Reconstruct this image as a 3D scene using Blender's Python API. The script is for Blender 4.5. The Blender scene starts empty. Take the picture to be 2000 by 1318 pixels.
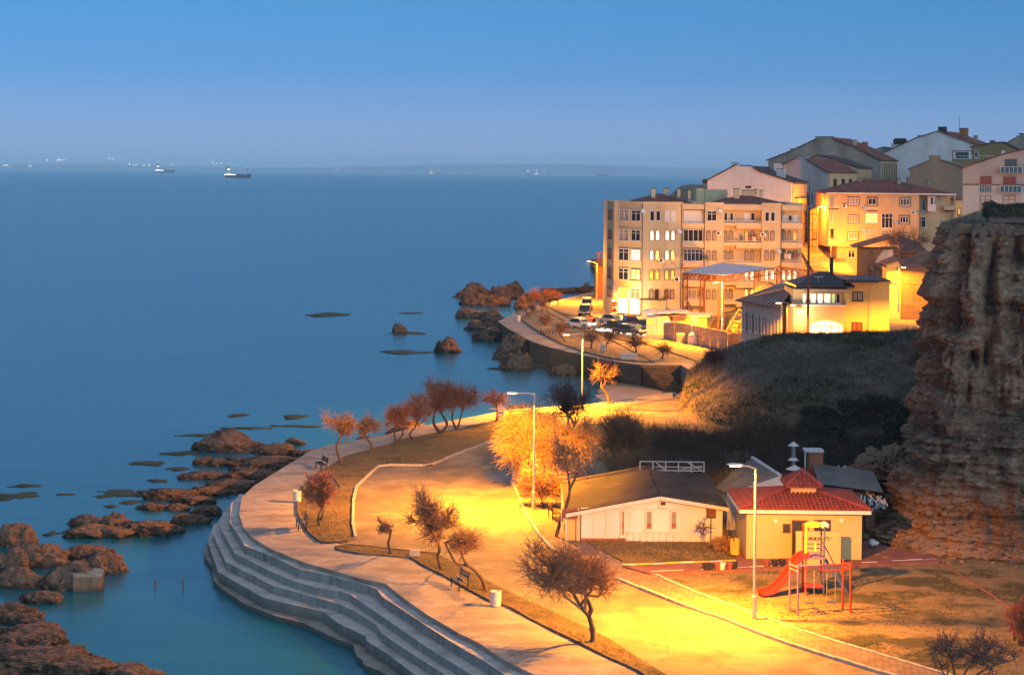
import bpy, bmesh, math, random
import numpy as np
from mathutils import Vector, Matrix

# ------------------------------------------------------------------ camera
SC = bpy.context.scene
COL = SC.collection
FPX, CX, CY, ROLL, CAMZ = 3600.0, 1000.0, 337.5, 0.0108, 21.2
WATER = -2.3
cam_d = bpy.data.cameras.new('camera')
cam_d.sensor_width = 36.0
cam_d.lens = 36.0 * FPX / 2000.0
cam_d.shift_x = 0.0
cam_d.shift_y = (CY - 659.0) / 2000.0
cam_d.clip_start = 0.5
cam_d.clip_end = 150000.0
cam = bpy.data.objects.new('camera', cam_d)
COL.objects.link(cam)
_c, _s = math.cos(ROLL), math.sin(ROLL)
cam.matrix_world = Matrix(((_c, -_s, 0, 0), (0, 0, -1, 0), (_s, _c, 0, CAMZ), (0, 0, 0, 1)))
SC.camera = cam

# ------------------------------------------------------------------ sky, twilight sun, exposure
SUN_EL, SUN_ROT = math.radians(4.0), math.radians(150)
W = bpy.data.worlds.new('World'); SC.world = W; W.use_nodes = True
nt = W.node_tree; nt.nodes.clear()
def _n(t, **k):
    n = nt.nodes.new(t)
    for a, v in k.items(): setattr(n, a, v)
    return n
tcw = _n('ShaderNodeTexCoord'); spw = _n('ShaderNodeSeparateXYZ'); nt.links.new(tcw.outputs['Generated'], spw.inputs[0])
lift = _n('ShaderNodeMath', operation='MULTIPLY_ADD'); lift.inputs[1].default_value = 0.3
ahead = _n('ShaderNodeMapRange'); ahead.inputs[1].default_value = -.7; ahead.inputs[2].default_value = .5; ahead.inputs[3].default_value = .14; ahead.inputs[4].default_value = .42
nt.links.new(spw.outputs[1], ahead.inputs[0]); nt.links.new(ahead.outputs[0], lift.inputs[2])
cmw = _n('ShaderNodeCombineXYZ'); nt.links.new(spw.outputs[2], lift.inputs[0])
nt.links.new(spw.outputs[0], cmw.inputs[0]); nt.links.new(spw.outputs[1], cmw.inputs[1]); nt.links.new(lift.outputs[0], cmw.inputs[2])
nrw = _n('ShaderNodeVectorMath', operation='NORMALIZE'); nt.links.new(cmw.outputs[0], nrw.inputs[0])
sky = _n('ShaderNodeTexSky'); sky.sky_type = 'NISHITA'; sky.sun_disc = False
sky.sun_elevation = SUN_EL; sky.sun_rotation = SUN_ROT
sky.air_density = 1.0; sky.dust_density = 0.5; sky.ozone_density = 3.0
nt.links.new(nrw.outputs[0], sky.inputs['Vector'])
# dusk colour grade of the whole dome and the lavender band that lies along the horizon after sunset
rampw = _n('ShaderNodeValToRGB'); nt.links.new(spw.outputs[2], rampw.inputs[0])
BAND = (0.92, 1.18, 1.92)
e = rampw.color_ramp.elements
e[0].position = 0.0; e[0].color = (.85, .85, .85, 1)
e[1].position = 0.085; e[1].color = (0, 0, 0, 1)
k_ = e.new(0.022); k_.color = (.66, .66, .66, 1)
k_ = e.new(0.053); k_.color = (.14, .14, .14, 1)
tint = _n('ShaderNodeMix', data_type='RGBA', blend_type='MULTIPLY'); tint.inputs['Factor'].default_value = 1.0
tint.inputs['B'].default_value = (0.50, 0.82, 0.98, 1)
nt.links.new(sky.outputs[0], tint.inputs['A'])
bandw = _n('ShaderNodeMix', data_type='RGBA'); bandw.inputs['B'].default_value = (*BAND, 1)
nt.links.new(rampw.outputs[0], bandw.inputs['Factor']); nt.links.new(tint.outputs['Result'], bandw.inputs['A'])
bg = _n('ShaderNodeBackground'); bg.inputs['Strength'].default_value = 0.132
wo = _n('ShaderNodeOutputWorld')
zenr = _n('ShaderNodeMapRange'); zenr.inputs[1].default_value = .12; zenr.inputs[2].default_value = .8; zenr.inputs[4].default_value = .8
nt.links.new(spw.outputs[2], zenr.inputs[0])
zenw = _n('ShaderNodeMix', data_type='RGBA'); zenw.inputs['B'].default_value = (1.25, 1.3, 1.6, 1)
nt.links.new(zenr.outputs[0], zenw.inputs['Factor']); nt.links.new(bandw.outputs['Result'], zenw.inputs['A'])
nt.links.new(zenw.outputs['Result'], bg.inputs['Color']); nt.links.new(bg.outputs[0], wo.inputs['Surface'])

sun_d = bpy.data.lights.new('sun', 'SUN'); sun_d.energy = 0.5; sun_d.angle = math.radians(40)
sun_d.color = (0.66, 0.8, 1.0)
sun = bpy.data.objects.new('sun', sun_d); COL.objects.link(sun)
_e = SUN_EL
_sd = Vector((math.sin(SUN_ROT) * math.cos(_e), math.cos(SUN_ROT) * math.cos(_e), math.sin(_e)))
sun.rotation_euler = _sd.to_track_quat('Z', 'Y').to_euler()

SC.view_settings.view_transform = 'Standard'; SC.view_settings.look = 'None'
SC.view_settings.exposure = 1.5; SC.view_settings.gamma = 1.0
SC.view_settings.use_curve_mapping = False
SC.cycles.max_bounces = 6; SC.cycles.diffuse_bounces = 3; SC.cycles.glossy_bounces = 3
SC.cycles.transmission_bounces = 3; SC.cycles.volume_bounces = 2; SC.cycles.transparent_max_bounces = 6
SC.cycles.sample_clamp_indirect = 4.0
SC.cycles.use_denoising = True
SC.cycles.caustics_reflective = False; SC.cycles.caustics_refractive = False

# ------------------------------------------------------------------ measuring helpers: a pixel of the photograph -> a point of the place
def ray(px, py):
    cx, cy = (px - CX) / FPX, -(py - CY) / FPX
    return cx * _c - cy * _s, cx * _s + cy * _c          # x, z per unit of depth
def P(px, py, z=0.0):
    rx, rz = ray(px, py)
    d = (z - CAMZ) / rz
    return Vector((rx * d, d, z))
def PD(px, py, d):
    rx, rz = ray(px, py)
    return Vector((rx * d, d, CAMZ + rz * d))
def PP(lst, z=0.0):
    return [P(a, b, z) for a, b in lst]

# ------------------------------------------------------------------ noise (numpy)
_rs = np.random.RandomState(7)
_LAT = _rs.rand(64, 64, 64).astype(np.float32)
def vnoise(p):
    i = np.floor(p).astype(int); f = p - i; f = f * f * (3 - 2 * f); i &= 63; j = (i + 1) & 63
    x0, y0, z0 = i.T; x1, y1, z1 = j.T; fx, fy, fz = f.T
    L = _LAT
    a = L[x0, y0, z0] * (1 - fx) + L[x1, y0, z0] * fx; b = L[x0, y1, z0] * (1 - fx) + L[x1, y1, z0] * fx
    c = L[x0, y0, z1] * (1 - fx) + L[x1, y0, z1] * fx; d = L[x0, y1, z1] * (1 - fx) + L[x1, y1, z1] * fx
    return (a * (1 - fy) + b * fy) * (1 - fz) + (c * (1 - fy) + d * fy) * fz
def fbm(p, octaves=4, gain=0.5):
    p = np.asarray(p, float); s = np.zeros(len(p)); a = 1.0; t = 0.0
    for k in range(octaves):
        s += a * (vnoise(p * 2 ** k + 17.3 * k) * 2 - 1); t += a; a *= gain
    return s / t
def sstep(x, a, b):
    t = np.clip((x - a) / (b - a), 0, 1); return t * t * (3 - 2 * t)

# ------------------------------------------------------------------ materials
M = {}
def mat(name, col, rough=0.85, var=0.25, scale=2.0, bump=0.25, col2=None, metallic=0.0, stretch=(1, 1, 1), spec=0.3, detail=5.0, bscale=None, bdist=0.03):
    m = bpy.data.materials.new(name); m.use_nodes = True
    t = m.node_tree; b = t.nodes['Principled BSDF']
    b.inputs['Roughness'].default_value = rough; b.inputs['Metallic'].default_value = metallic
    b.inputs['Specular IOR Level'].default_value = spec
    tc = t.nodes.new('ShaderNodeTexCoord'); mp = t.nodes.new('ShaderNodeMapping')
    mp.inputs['Scale'].default_value = stretch
    t.links.new(tc.outputs['Object'], mp.inputs[0])
    n = t.nodes.new('ShaderNodeTexNoise'); n.inputs['Scale'].default_value = scale; n.inputs['Detail'].default_value = detail
    n.inputs['Roughness'].default_value = 0.62
    t.links.new(mp.outputs[0], n.inputs['Vector'])
    r = t.nodes.new('ShaderNodeValToRGB')
    c2 = col2 or tuple(min(1, x * (1 + var)) for x in col); c1 = col if col2 else tuple(x * (1 - var) for x in col)
    r.color_ramp.elements[0].position = 0.3; r.color_ramp.elements[1].position = 0.7
    r.color_ramp.elements[0].color = (*c1, 1); r.color_ramp.elements[1].color = (*c2, 1)
    t.links.new(n.outputs[0], r.inputs[0]); t.links.new(r.outputs[0], b.inputs['Base Color'])
    if bump > 0:
        n2 = t.nodes.new('ShaderNodeTexNoise'); n2.inputs['Scale'].default_value = bscale or scale * 6; n2.inputs['Detail'].default_value = 7; n2.inputs['Roughness'].default_value = .65
        t.links.new(mp.outputs[0], n2.inputs['Vector'])
        bp = t.nodes.new('ShaderNodeBump'); bp.inputs['Strength'].default_value = bump; bp.inputs['Distance'].default_value = bdist
        t.links.new(n2.outputs[0], bp.inputs['Height']); t.links.new(bp.outputs[0], b.inputs['Normal'])
    M[name] = m
    return m
def add_stains(m, col, scale=1.0, amount=0.6, lo=0.5, hi=0.7, stretch=(1, 1, 1)):
    """a second, larger layer of wear over a material made by mat()"""
    t = m.node_tree; b = t.nodes['Principled BSDF']; src = b.inputs['Base Color'].links[0].from_socket
    tc = t.nodes.new('ShaderNodeTexCoord'); mp = t.nodes.new('ShaderNodeMapping'); mp.inputs['Scale'].default_value = stretch
    mp.inputs['Location'].default_value = (13.1, 5.7, 3.3)
    t.links.new(tc.outputs['Object'], mp.inputs[0])
    n = t.nodes.new('ShaderNodeTexNoise'); n.inputs['Scale'].default_value = scale; n.inputs['Detail'].default_value = 6
    t.links.new(mp.outputs[0], n.inputs['Vector'])
    mr = t.nodes.new('ShaderNodeMapRange'); mr.inputs[1].default_value = lo; mr.inputs[2].default_value = hi
    mr.inputs[3].default_value = 0; mr.inputs[4].default_value = amount
    t.links.new(n.outputs[0], mr.inputs[0])
    mx = t.nodes.new('ShaderNodeMix'); mx.data_type = 'RGBA'; mx.inputs['B'].default_value = (*col, 1)
    t.links.new(mr.outputs[0], mx.inputs['Factor']); t.links.new(src, mx.inputs['A'])
    t.links.new(mx.outputs['Result'], b.inputs['Base Color'])
    return m
def low_band(m, col, z0, z1, amount=0.8):
    """wet, weed-stained band near the water line (by world height)"""
    t = m.node_tree; b = t.nodes['Principled BSDF']; src = b.inputs['Base Color'].links[0].from_socket
    g = t.nodes.new('ShaderNodeNewGeometry'); sp = t.nodes.new('ShaderNodeSeparateXYZ')
    t.links.new(g.outputs['Position'], sp.inputs[0])
    n = t.nodes.new('ShaderNodeTexNoise'); n.inputs['Scale'].default_value = 0.7; n.inputs['Detail'].default_value = 4
    t.links.new(g.outputs['Position'], n.inputs['Vector'])
    ma = t.nodes.new('ShaderNodeMath'); ma.operation = 'MULTIPLY_ADD'; ma.inputs[1].default_value = 0.8; ma.inputs[2].default_value = -0.4
    t.links.new(n.outputs[0], ma.inputs[0])
    ad = t.nodes.new('ShaderNodeMath'); t.links.new(ma.outputs[0], ad.inputs[0]); t.links.new(sp.outputs[2], ad.inputs[1])
    mr = t.nodes.new('ShaderNodeMapRange'); mr.inputs[1].default_value = z0; mr.inputs[2].default_value = z1
    mr.inputs[3].default_value = amount; mr.inputs[4].default_value = 0
    t.links.new(ad.outputs[0], mr.inputs[0])
    mx = t.nodes.new('ShaderNodeMix'); mx.data_type = 'RGBA'; mx.inputs['B'].default_value = (*col, 1)
    t.links.new(mr.outputs[0], mx.inputs['Factor']); t.links.new(src, mx.inputs['A'])
    t.links.new(mx.outputs['Result'], b.inputs['Base Color'])
    return m
def emit(name, col, strength, var=0.0, sampling=False, scale=3.0):
    m = bpy.data.materials.new(name); m.use_nodes = True; t = m.node_tree
    b = t.nodes['Principled BSDF']; b.inputs['Base Color'].default_value = (*[min(.8, c) for c in col], 1)
    b.inputs['Emission Color'].default_value = (*col, 1); b.inputs['Emission Strength'].default_value = strength
    if var:
        tc = t.nodes.new('ShaderNodeTexCoord'); n = t.nodes.new('ShaderNodeTexNoise'); n.inputs['Scale'].default_value = scale
        t.links.new(tc.outputs['Object'], n.inputs['Vector'])
        mr = t.nodes.new('ShaderNodeMapRange'); mr.inputs[1].default_value = .35; mr.inputs[2].default_value = .65
        mr.inputs[3].default_value = strength * (1 - var); mr.inputs[4].default_value = strength * (1 + var)
        t.links.new(n.outputs[0], mr.inputs[0]); t.links.new(mr.outputs[0], b.inputs['Emission Strength'])
    if not sampling: m.cycles.emission_sampling = 'NONE'
    M[name] = m
    return m

# ------------------------------------------------------------------ objects
def tag(o, label=None, cat=None, group=None, kind=None):
    if label: o['label'] = label
    if cat: o['category'] = cat
    if group: o['group'] = group
    if kind: o['kind'] = kind
    return o
def thing(name, label, cat, loc=(0, 0, 0), rz=0.0, group=None, kind=None):
    o = bpy.data.objects.new(name, None); COL.objects.link(o); o.empty_display_size = 0.3
    o.location = loc; o.rotation_euler = (0, 0, rz)
    return tag(o, label, cat, group, kind)
def link(name, me, parent=None, loc=(0, 0, 0), rz=0.0):
    o = bpy.data.objects.new(name, me); COL.objects.link(o)
    if parent is not None: o.parent = parent
    o.location = loc; o.rotation_euler = (0, 0, rz)
    return o
def children(o): return [c for c in bpy.data.objects if c.parent == o]
def copy_tree(o, parent=None, kids=None):
    c = o.copy(); COL.objects.link(c); c.parent = parent
    for ch in children(o): copy_tree(ch, c)
    return c

class MB:
    """collects shapes for ONE mesh"""
    def __init__(s): s.v = []; s.f = []; s.mi = []; s.cur = 0
    def add(s, vs, fs):
        n = len(s.v); s.v += [tuple(v) for v in vs]; s.f += [tuple(i + n for i in f) for f in fs]; s.mi += [s.cur] * len(fs)
        return s
    def box(s, c, d, rz=0.0, ry=0.0):
        x, y, z = d[0] / 2, d[1] / 2, d[2] / 2
        R = Matrix.Rotation(rz, 3, 'Z') @ Matrix.Rotation(ry, 3, 'Y')
        vs = [Vector(c) + R @ Vector((a * x, b * y, e * z)) for a in (-1, 1) for b in (-1, 1) for e in (-1, 1)]
        return s.add(vs, [(0, 1, 3, 2), (4, 6, 7, 5), (0, 4, 5, 1), (2, 3, 7, 6), (0, 2, 6, 4), (1, 5, 7, 3)])
    def bb(s, x0, x1, y0, y1, z0, z1):
        return s.box(((x0 + x1) / 2, (y0 + y1) / 2, (z0 + z1) / 2), (x1 - x0, y1 - y0, z1 - z0))
    def bar(s, a, b, w, h=None):
        h = h or w; a, b = Vector(a), Vector(b); d = b - a; L = d.length
        if L < 1e-6: return s
        d /= L; up = Vector((0, 0, 1)) if abs(d.z) < .95 else Vector((1, 0, 0))
        r = d.cross(up).normalized(); u = r.cross(d)
        vs = [p + r * (i * w / 2) + u * (j * h / 2) for p in (a, b) for i in (-1, 1) for j in (-1, 1)]
        return s.add(vs, [(0, 1, 3, 2), (4, 6, 7, 5), (0, 4, 5, 1), (2, 3, 7, 6), (0, 2, 6, 4), (1, 5, 7, 3)])
    def tube(s, pts, rad, n=8, cap=True):
        pts = [Vector(p) for p in pts]; m = len(pts)
        if not hasattr(rad, '__len__'): rad = [rad] * m
        vs = []; prev = None
        for i, p in enumerate(pts):
            t = (pts[min(i + 1, m - 1)] - pts[max(i - 1, 0)])
            t = t.normalized() if t.length > 1e-9 else Vector((0, 0, 1))
            if prev is None:
                ref = Vector((1, 0, 0)) if abs(t.x) < .8 else Vector((0, 1, 0)); u = (ref - t * ref.dot(t)).normalized()
            else: u = (prev - t * prev.dot(t)).normalized()
            prev = u; w = t.cross(u)
            vs += [p + (u * math.cos(2 * math.pi * k / n) + w * math.sin(2 * math.pi * k / n)) * rad[i] for k in range(n)]
        fs = [(i * n + k, i * n + (k + 1) % n, (i + 1) * n + (k + 1) % n, (i + 1) * n + k) for i in range(m - 1) for k in range(n)]
        if cap: fs += [tuple(reversed(range(n))), tuple(range((m - 1) * n, m * n))]
        return s.add(vs, fs)
    def cyl(s, c, r, h, n=12, r2=None):
        return s.tube([c, (c[0], c[1], c[2] + h)], [r, r if r2 is None else r2], n)
    def lathe(s, prof, c=(0, 0, 0), n=16):
        m = len(prof)
        vs = [(c[0] + r * math.cos(2 * math.pi * k / n), c[1] + r * math.sin(2 * math.pi * k / n), c[2] + z) for r, z in prof for k in range(n)]
        fs = [(i * n + k, i * n + (k + 1) % n, (i + 1) * n + (k + 1) % n, (i + 1) * n + k) for i in range(m - 1) for k in range(n)]
        fs += [tuple(reversed(range(n))), tuple(range((m - 1) * n, m * n))]
        return s.add(vs, fs)
    def prism(s, poly, z0, z1):
        """polygon in plan, z0..z1 (numbers)"""
        from mathutils.geometry import tessellate_polygon
        n = len(poly); ar = sum(poly[i][0] * poly[(i + 1) % n][1] - poly[(i + 1) % n][0] * poly[i][1] for i in range(n))
        if ar < 0: poly = list(reversed(poly))
        vs = [(p[0], p[1], z1) for p in poly] + [(p[0], p[1], z0) for p in poly]
        tr = tessellate_polygon([[Vector((p[0], p[1], 0)) for p in poly]])
        fs = []
        for t in tr:
            a, b, c = [Vector((poly[i][0], poly[i][1], 0)) for i in t]
            if (b - a).cross(c - a).z < 0: t = (t[0], t[2], t[1])
            fs += [tuple(t), (t[0] + n, t[2] + n, t[1] + n)]
        fs += [((i + 1) % n, i, i + n, (i + 1) % n + n) for i in range(n)]
        return s.add(vs, fs)
    def sheet(s, poly, z):
        from mathutils.geometry import tessellate_polygon
        vs = [(p[0], p[1], z) for p in poly]; fs = []
        for t in tessellate_polygon([[Vector((p[0], p[1], 0)) for p in poly]]):
            a, b, c = [Vector((poly[i][0], poly[i][1], 0)) for i in t]
            fs.append(tuple(t) if (b - a).cross(c - a).z > 0 else (t[0], t[2], t[1]))
        return s.add(vs, fs)
    def extr(s, prof, a, b):
        """closed profile of (y, z) pairs pushed along x from a to b"""
        n = len(prof); vs = [(a, y, z) for y, z in prof] + [(b, y, z) for y, z in prof]
        fs = [(i, (i + 1) % n, (i + 1) % n + n, i + n) for i in range(n)] + [tuple(reversed(range(n))), tuple(range(n, 2 * n))]
        return s.add(vs, fs)
    def mesh(s, name, *mats, smooth=False):
        me = bpy.data.meshes.new(name); me.from_pydata(s.v, [], s.f)
        for m in mats: me.materials.append(M[m] if isinstance(m, str) else m)
        if len(mats) > 1: me.polygons.foreach_set('material_index', s.mi)
        if smooth: me.polygons.foreach_set('use_smooth', [True] * len(s.f))
        bm = bmesh.new(); bm.from_mesh(me); bmesh.ops.recalc_face_normals(bm, faces=bm.faces); bm.to_mesh(me); bm.free()
        me.update(); return me
    def build(s, name, mats, parent=None, loc=(0, 0, 0), rz=0.0, smooth=False):
        if isinstance(mats, str): mats = [mats]
        return link(name, s.mesh(name, *mats, smooth=smooth), parent, loc, rz)
def np_mesh(name, verts, quads, mats, smooth=True, mi=None):
    verts = np.asarray(verts, np.float32); quads = np.asarray(quads, np.int32)
    k = quads.shape[1]; me = bpy.data.meshes.new(name)
    me.vertices.add(len(verts)); me.vertices.foreach_set('co', verts.ravel())
    me.loops.add(quads.size); me.loops.foreach_set('vertex_index', quads.ravel())
    me.polygons.add(len(quads)); me.polygons.foreach_set('loop_start', np.arange(0, quads.size, k, dtype=np.int32))
    for m in ([mats] if isinstance(mats, str) else mats): me.materials.append(M[m])
    if mi is not None: me.polygons.foreach_set('material_index', np.asarray(mi, np.int32))
    me.polygons.foreach_set('use_smooth', [smooth] * len(quads))
    me.update(calc_edges=True); me.validate(); return me
def grid_quads(nu, nv, wrap=False):
    i = np.arange(nu if wrap else nu - 1)[:, None]; j = np.arange(nv - 1)[None, :]
    a = i * nv + j; b = ((i + 1) % nu) * nv + j
    return np.stack([a, b, b + 1, a + 1], -1).reshape(-1, 4)
def smooth_line(pts, step=1.0):
    """Catmull-Rom through plan points"""
    out = []; n = len(pts)
    for i in range(n - 1):
        p0, p1, p2, p3 = pts[max(i - 1, 0)], pts[i], pts[i + 1], pts[min(i + 2, n - 1)]
        k = max(1, int((p2 - p1).length / step))
        for j in range(k):
            t = j / k
            out.append(0.5 * (2 * p1 + (p2 - p0) * t + (2 * p0 - 5 * p1 + 4 * p2 - p3) * t * t + (3 * p1 - p0 - 3 * p2 + p3) * t ** 3))
    out.append(pts[-1]); return out

def add_cracks(m, col, scale=.25, width=.012, amount=.7):
    """thin irregular cracks and old joints"""
    t = m.node_tree; b = t.nodes['Principled BSDF']; src = b.inputs['Base Color'].links[0].from_socket
    tc = t.nodes.new('ShaderNodeTexCoord'); n = t.nodes.new('ShaderNodeTexNoise'); n.inputs['Scale'].default_value = scale * 4; n.inputs['Detail'].default_value = 4
    t.links.new(tc.outputs['Object'], n.inputs['Vector'])
    mx0 = t.nodes.new('ShaderNodeMix'); mx0.data_type = 'RGBA'; mx0.inputs['Factor'].default_value = .12 / max(scale, .1) * .25
    t.links.new(tc.outputs['Object'], mx0.inputs['A']); t.links.new(n.outputs['Color'], mx0.inputs['B'])
    v = t.nodes.new('ShaderNodeTexVoronoi'); v.feature = 'DISTANCE_TO_EDGE'; v.inputs['Scale'].default_value = scale
    t.links.new(mx0.outputs['Result'], v.inputs['Vector'])
    mr = t.nodes.new('ShaderNodeMapRange'); mr.inputs[1].default_value = 0; mr.inputs[2].default_value = width; mr.inputs[3].default_value = amount; mr.inputs[4].default_value = 0
    t.links.new(v.outputs['Distance'], mr.inputs[0])
    mx = t.nodes.new('ShaderNodeMix'); mx.data_type = 'RGBA'; mx.inputs['B'].default_value = (*col, 1)
    t.links.new(mr.outputs[0], mx.inputs['Factor']); t.links.new(src, mx.inputs['A']); t.links.new(mx.outputs['Result'], b.inputs['Base Color']); return m
# ------------------------------------------------------------------ materials of the place
add_stains(mat('road_dust', (0.24, 0.185, 0.11), 0.85, .3, .5, .6, bscale=6, bdist=.06), (0.12, 0.10, 0.08), .16, .85, .46, .6, (1.6, .6, 1))
add_stains(M['road_dust'], (0.33, 0.26, 0.16), .45, .7, .52, .66, (.6, 1.3, 1)); add_stains(M['road_dust'], (0.11, 0.095, 0.08), 1.3, .6, .56, .68)
add_stains(mat('promenade_concrete', (0.34, 0.285, 0.225), 0.85, .2, .6, .25, bscale=8), (0.2, 0.17, 0.145), .3, .8, .47, .62, (1, 2.2, 1)); add_stains(M['promenade_concrete'], (0.42, 0.38, 0.33), .9, .6, .54, .68); add_stains(M['promenade_concrete'], (0.13, 0.11, 0.1), 2.2, .5, .6, .7)
add_cracks(M['promenade_concrete'], (.1, .085, .075), .22, .006); add_cracks(M['road_dust'], (.09, .08, .065), .16, .004)
low_band(add_stains(mat('lit_tread_concrete', (0.46, 0.425, 0.38), 0.8, .2, 1.6, .3, bscale=8), (0.24, 0.22, 0.2), .7, .7, .5, .66), (0.09, 0.085, 0.06), -2.3, -1.6, .85)
low_band(add_stains(mat('shaded_riser_concrete', (0.29, 0.28, 0.255), 0.8, .15, 1.6, .3, bscale=8), (0.13, 0.13, 0.12), 2.6, .7, .52, .68, (1, 1, .12)), (0.09, 0.085, 0.06), -2.2, -1.3, .85)
mat('kerb_concrete', (0.42, 0.39, 0.34), .85, .2, 2, .3)
mat('kerb_white', (0.62, 0.6, 0.55), .8, .2, 3, .2)
mat('kerb_yellow', (0.6, 0.42, 0.06), .8, .2, 3, .2)
add_stains(mat('dry_grass', (0.115, 0.08, 0.035), .95, .4, 1.1, .9, bscale=9, bdist=.08, col2=(0.2, 0.14, 0.06)), (0.05, 0.06, 0.02), .5, .7, .5, .65)
add_stains(mat('patchy_grass', (0.14, 0.10, 0.052), .95, .4, 1.6, .9, bscale=8, bdist=.08, col2=(0.27, 0.20, 0.115), stretch=(1, 1.7, 1)), (0.04, 0.045, 0.018), .45, .85, .47, .58)
m = mat('paver', (0.25, 0.18, 0.135), .9, .25, 1.5, .3); t = m.node_tree; b = t.nodes['Principled BSDF']; src = b.inputs['Base Color'].links[0].from_socket
bk = t.nodes.new('ShaderNodeTexBrick'); bk.inputs['Scale'].default_value = 1.0; bk.inputs['Brick Width'].default_value = .4; bk.inputs['Row Height'].default_value = .22; bk.inputs['Mortar Size'].default_value = .018; bk.inputs['Color1'].default_value = (1, 1, 1, 1); bk.inputs['Color2'].default_value = (.8, .76, .72, 1); bk.inputs['Mortar'].default_value = (.35, .33, .3, 1)
tc = t.nodes.new('ShaderNodeTexCoord'); mp = t.nodes.new('ShaderNodeMapping'); mp.inputs['Rotation'].default_value = (0, 0, .9); t.links.new(tc.outputs['Object'], mp.inputs[0]); t.links.new(mp.outputs[0], bk.inputs['Vector'])
mx = t.nodes.new('ShaderNodeMix'); mx.data_type = 'RGBA'; mx.blend_type = 'MULTIPLY'; mx.inputs['Factor'].default_value = 1.0; t.links.new(src, mx.inputs['A']); t.links.new(bk.outputs['Color'], mx.inputs['B']); t.links.new(mx.outputs['Result'], b.inputs['Base Color'])
mat('red_paving', (0.2, 0.085, 0.07), .9, .25, 1.5, .3)
mat('sand', (0.42, 0.31, 0.2), .3, .2, .5, .15, spec=.5)
mat('dirt', (0.17, 0.115, 0.07), .95, .35, .8, .7)
add_stains(mat('mound_grass', (0.085, 0.074, 0.058), .95, .4, .5, 1.0, bscale=3, bdist=.3, col2=(0.185, 0.16, 0.125)), (0.06, 0.06, 0.035), .12, .8, .48, .6)
mat('undergrowth', (0.055, 0.045, 0.03), .95, .5, 1, .9)
mat('town_ground', (0.22, 0.17, 0.11), .95, .3, .4, .4)
low_band(add_stains(mat('sea_wall_stone', (0.11, 0.08, 0.055), .9, .35, 1, .6, bscale=5), (0.1, 0.08, 0.06), .4, .7), (0.05, 0.05, 0.035), -2.2, -1.6, .8)
low_band(add_stains(mat('shore_rock', (0.13, 0.075, 0.045), .9, .45, 1.6, 1.0, bscale=7, bdist=.2, col2=(0.29, 0.175, 0.11)), (0.04, 0.028, 0.02), .8, .85, .5, .6), (0.03, 0.022, 0.012), -2.3, -1.85, .8)
add_stains(M['shore_rock'], (.36, .23, .15), 3.5, .6, .54, .64); add_stains(M['shore_rock'], (.03, .02, .014), 4.5, .7, .57, .66)
mat('weed_rock', (0.03, 0.042, 0.016), .8, .5, 1.6, .8, col2=(0.085, 0.085, 0.045))
# long-exposure sea: dark blue body, soft sheen
m = mat('sea_water', (0.001, 0.086, 0.118), .24, .2, .015, 0, col2=(0.003, 0.112, 0.145), stretch=(1, 2.5, 1), spec=.9)
t = m.node_tree; b = t.nodes['Principled BSDF']; b.inputs['IOR'].default_value = 1.33; b.inputs['Specular Tint'].default_value = (.12, .78, .9, 1)
add_stains(m, (0.02, 0.15, 0.19), .06, .55, .5, .68, (.22, 1.2, 1)); add_stains(m, (0.0, 0.06, 0.10), .35, .35, .52, .7, (.12, 1.3, 1))
tc = t.nodes.new('ShaderNodeTexCoord'); mp = t.nodes.new('ShaderNodeMapping'); mp.inputs['Scale'].default_value = (.35, .8, 1)
t.links.new(tc.outputs['Object'], mp.inputs[0]); n = t.nodes.new('ShaderNodeTexNoise'); n.inputs['Scale'].default_value = .6; n.inputs['Detail'].default_value = 6
t.links.new(mp.outputs[0], n.inputs['Vector']); bp = t.nodes.new('ShaderNodeBump'); bp.inputs['Strength'].default_value = .22; bp.inputs['Distance'].default_value = .2
t.links.new(n.outputs[0], bp.inputs['Height']); t.links.new(bp.outputs[0], b.inputs['Normal'])
mat('lamp_steel', (0.45, 0.44, 0.42), .5, .1, 3, 0, metallic=.6)
mat('lamp_shell', (0.5, 0.5, 0.5), .4, .1, 3, 0)
emit('sodium_lens', (1.0, 0.5, 0.07), 14)
emit('sodium_lens_dim', (1.0, 0.55, 0.15), 4)
emit('faint_glow_lens', (.7, .75, .8), .15)  # lens of the unlit lamp, given a faint pale glow
# ------------------------------------------------------------------ sea, far hills, haze
me = MB().add([(-60000, 20, WATER), (60000, 20, WATER), (60000, 58000, WATER), (-60000, 58000, WATER)], [(0, 1, 2, 3)]).mesh('water', 'sea_water')
tag(link('water', me), kind='structure')
# far shore: low hills across the water
hv = []; nu = 240
for i in range(nu):
    x = -13500 + 22000 * i / (nu - 1)
    h = 85 * math.exp(-((x + 6500) / 3800) ** 2) + 140 * math.exp(-((x - 500) / 3000) ** 2) + 60 * math.exp(-((x - 4500) / 2500) ** 2)
    h = max(h + 25 * float(fbm(np.array([[x * .0007, 0, 3.]]), 4)[0]) * min(1, h / 60), 0)
    for j in range(5):
        t = j / 4; hv.append((x, 24000 + 2500 * t, WATER - 1 + h * math.sin(t * math.pi / 2)))
mat('far_hill', (.2, .24, .3), .95, .2, .002, 0)
tag(link('hills', np_mesh('hills', hv, grid_quads(nu, 5), 'far_hill')), kind='structure')
hz = bpy.data.materials.new('haze_air'); hz.use_nodes = True; hz.node_tree.nodes.clear()
vo = hz.node_tree.nodes.new('ShaderNodeVolumePrincipled'); vo.inputs['Density'].default_value = 6e-5; vo.inputs['Color'].default_value = (.72, .88, 1.0, 1); vo.inputs['Anisotropy'].default_value = -0.3
om = hz.node_tree.nodes.new('ShaderNodeOutputMaterial'); hz.node_tree.links.new(vo.outputs[0], om.inputs['Volume']); M['haze_air'] = hz
tag(MB().bb(-61000, 61000, -2000, 59000, WATER - 4, 215).build('haze', 'haze_air'), kind='stuff')
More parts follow.
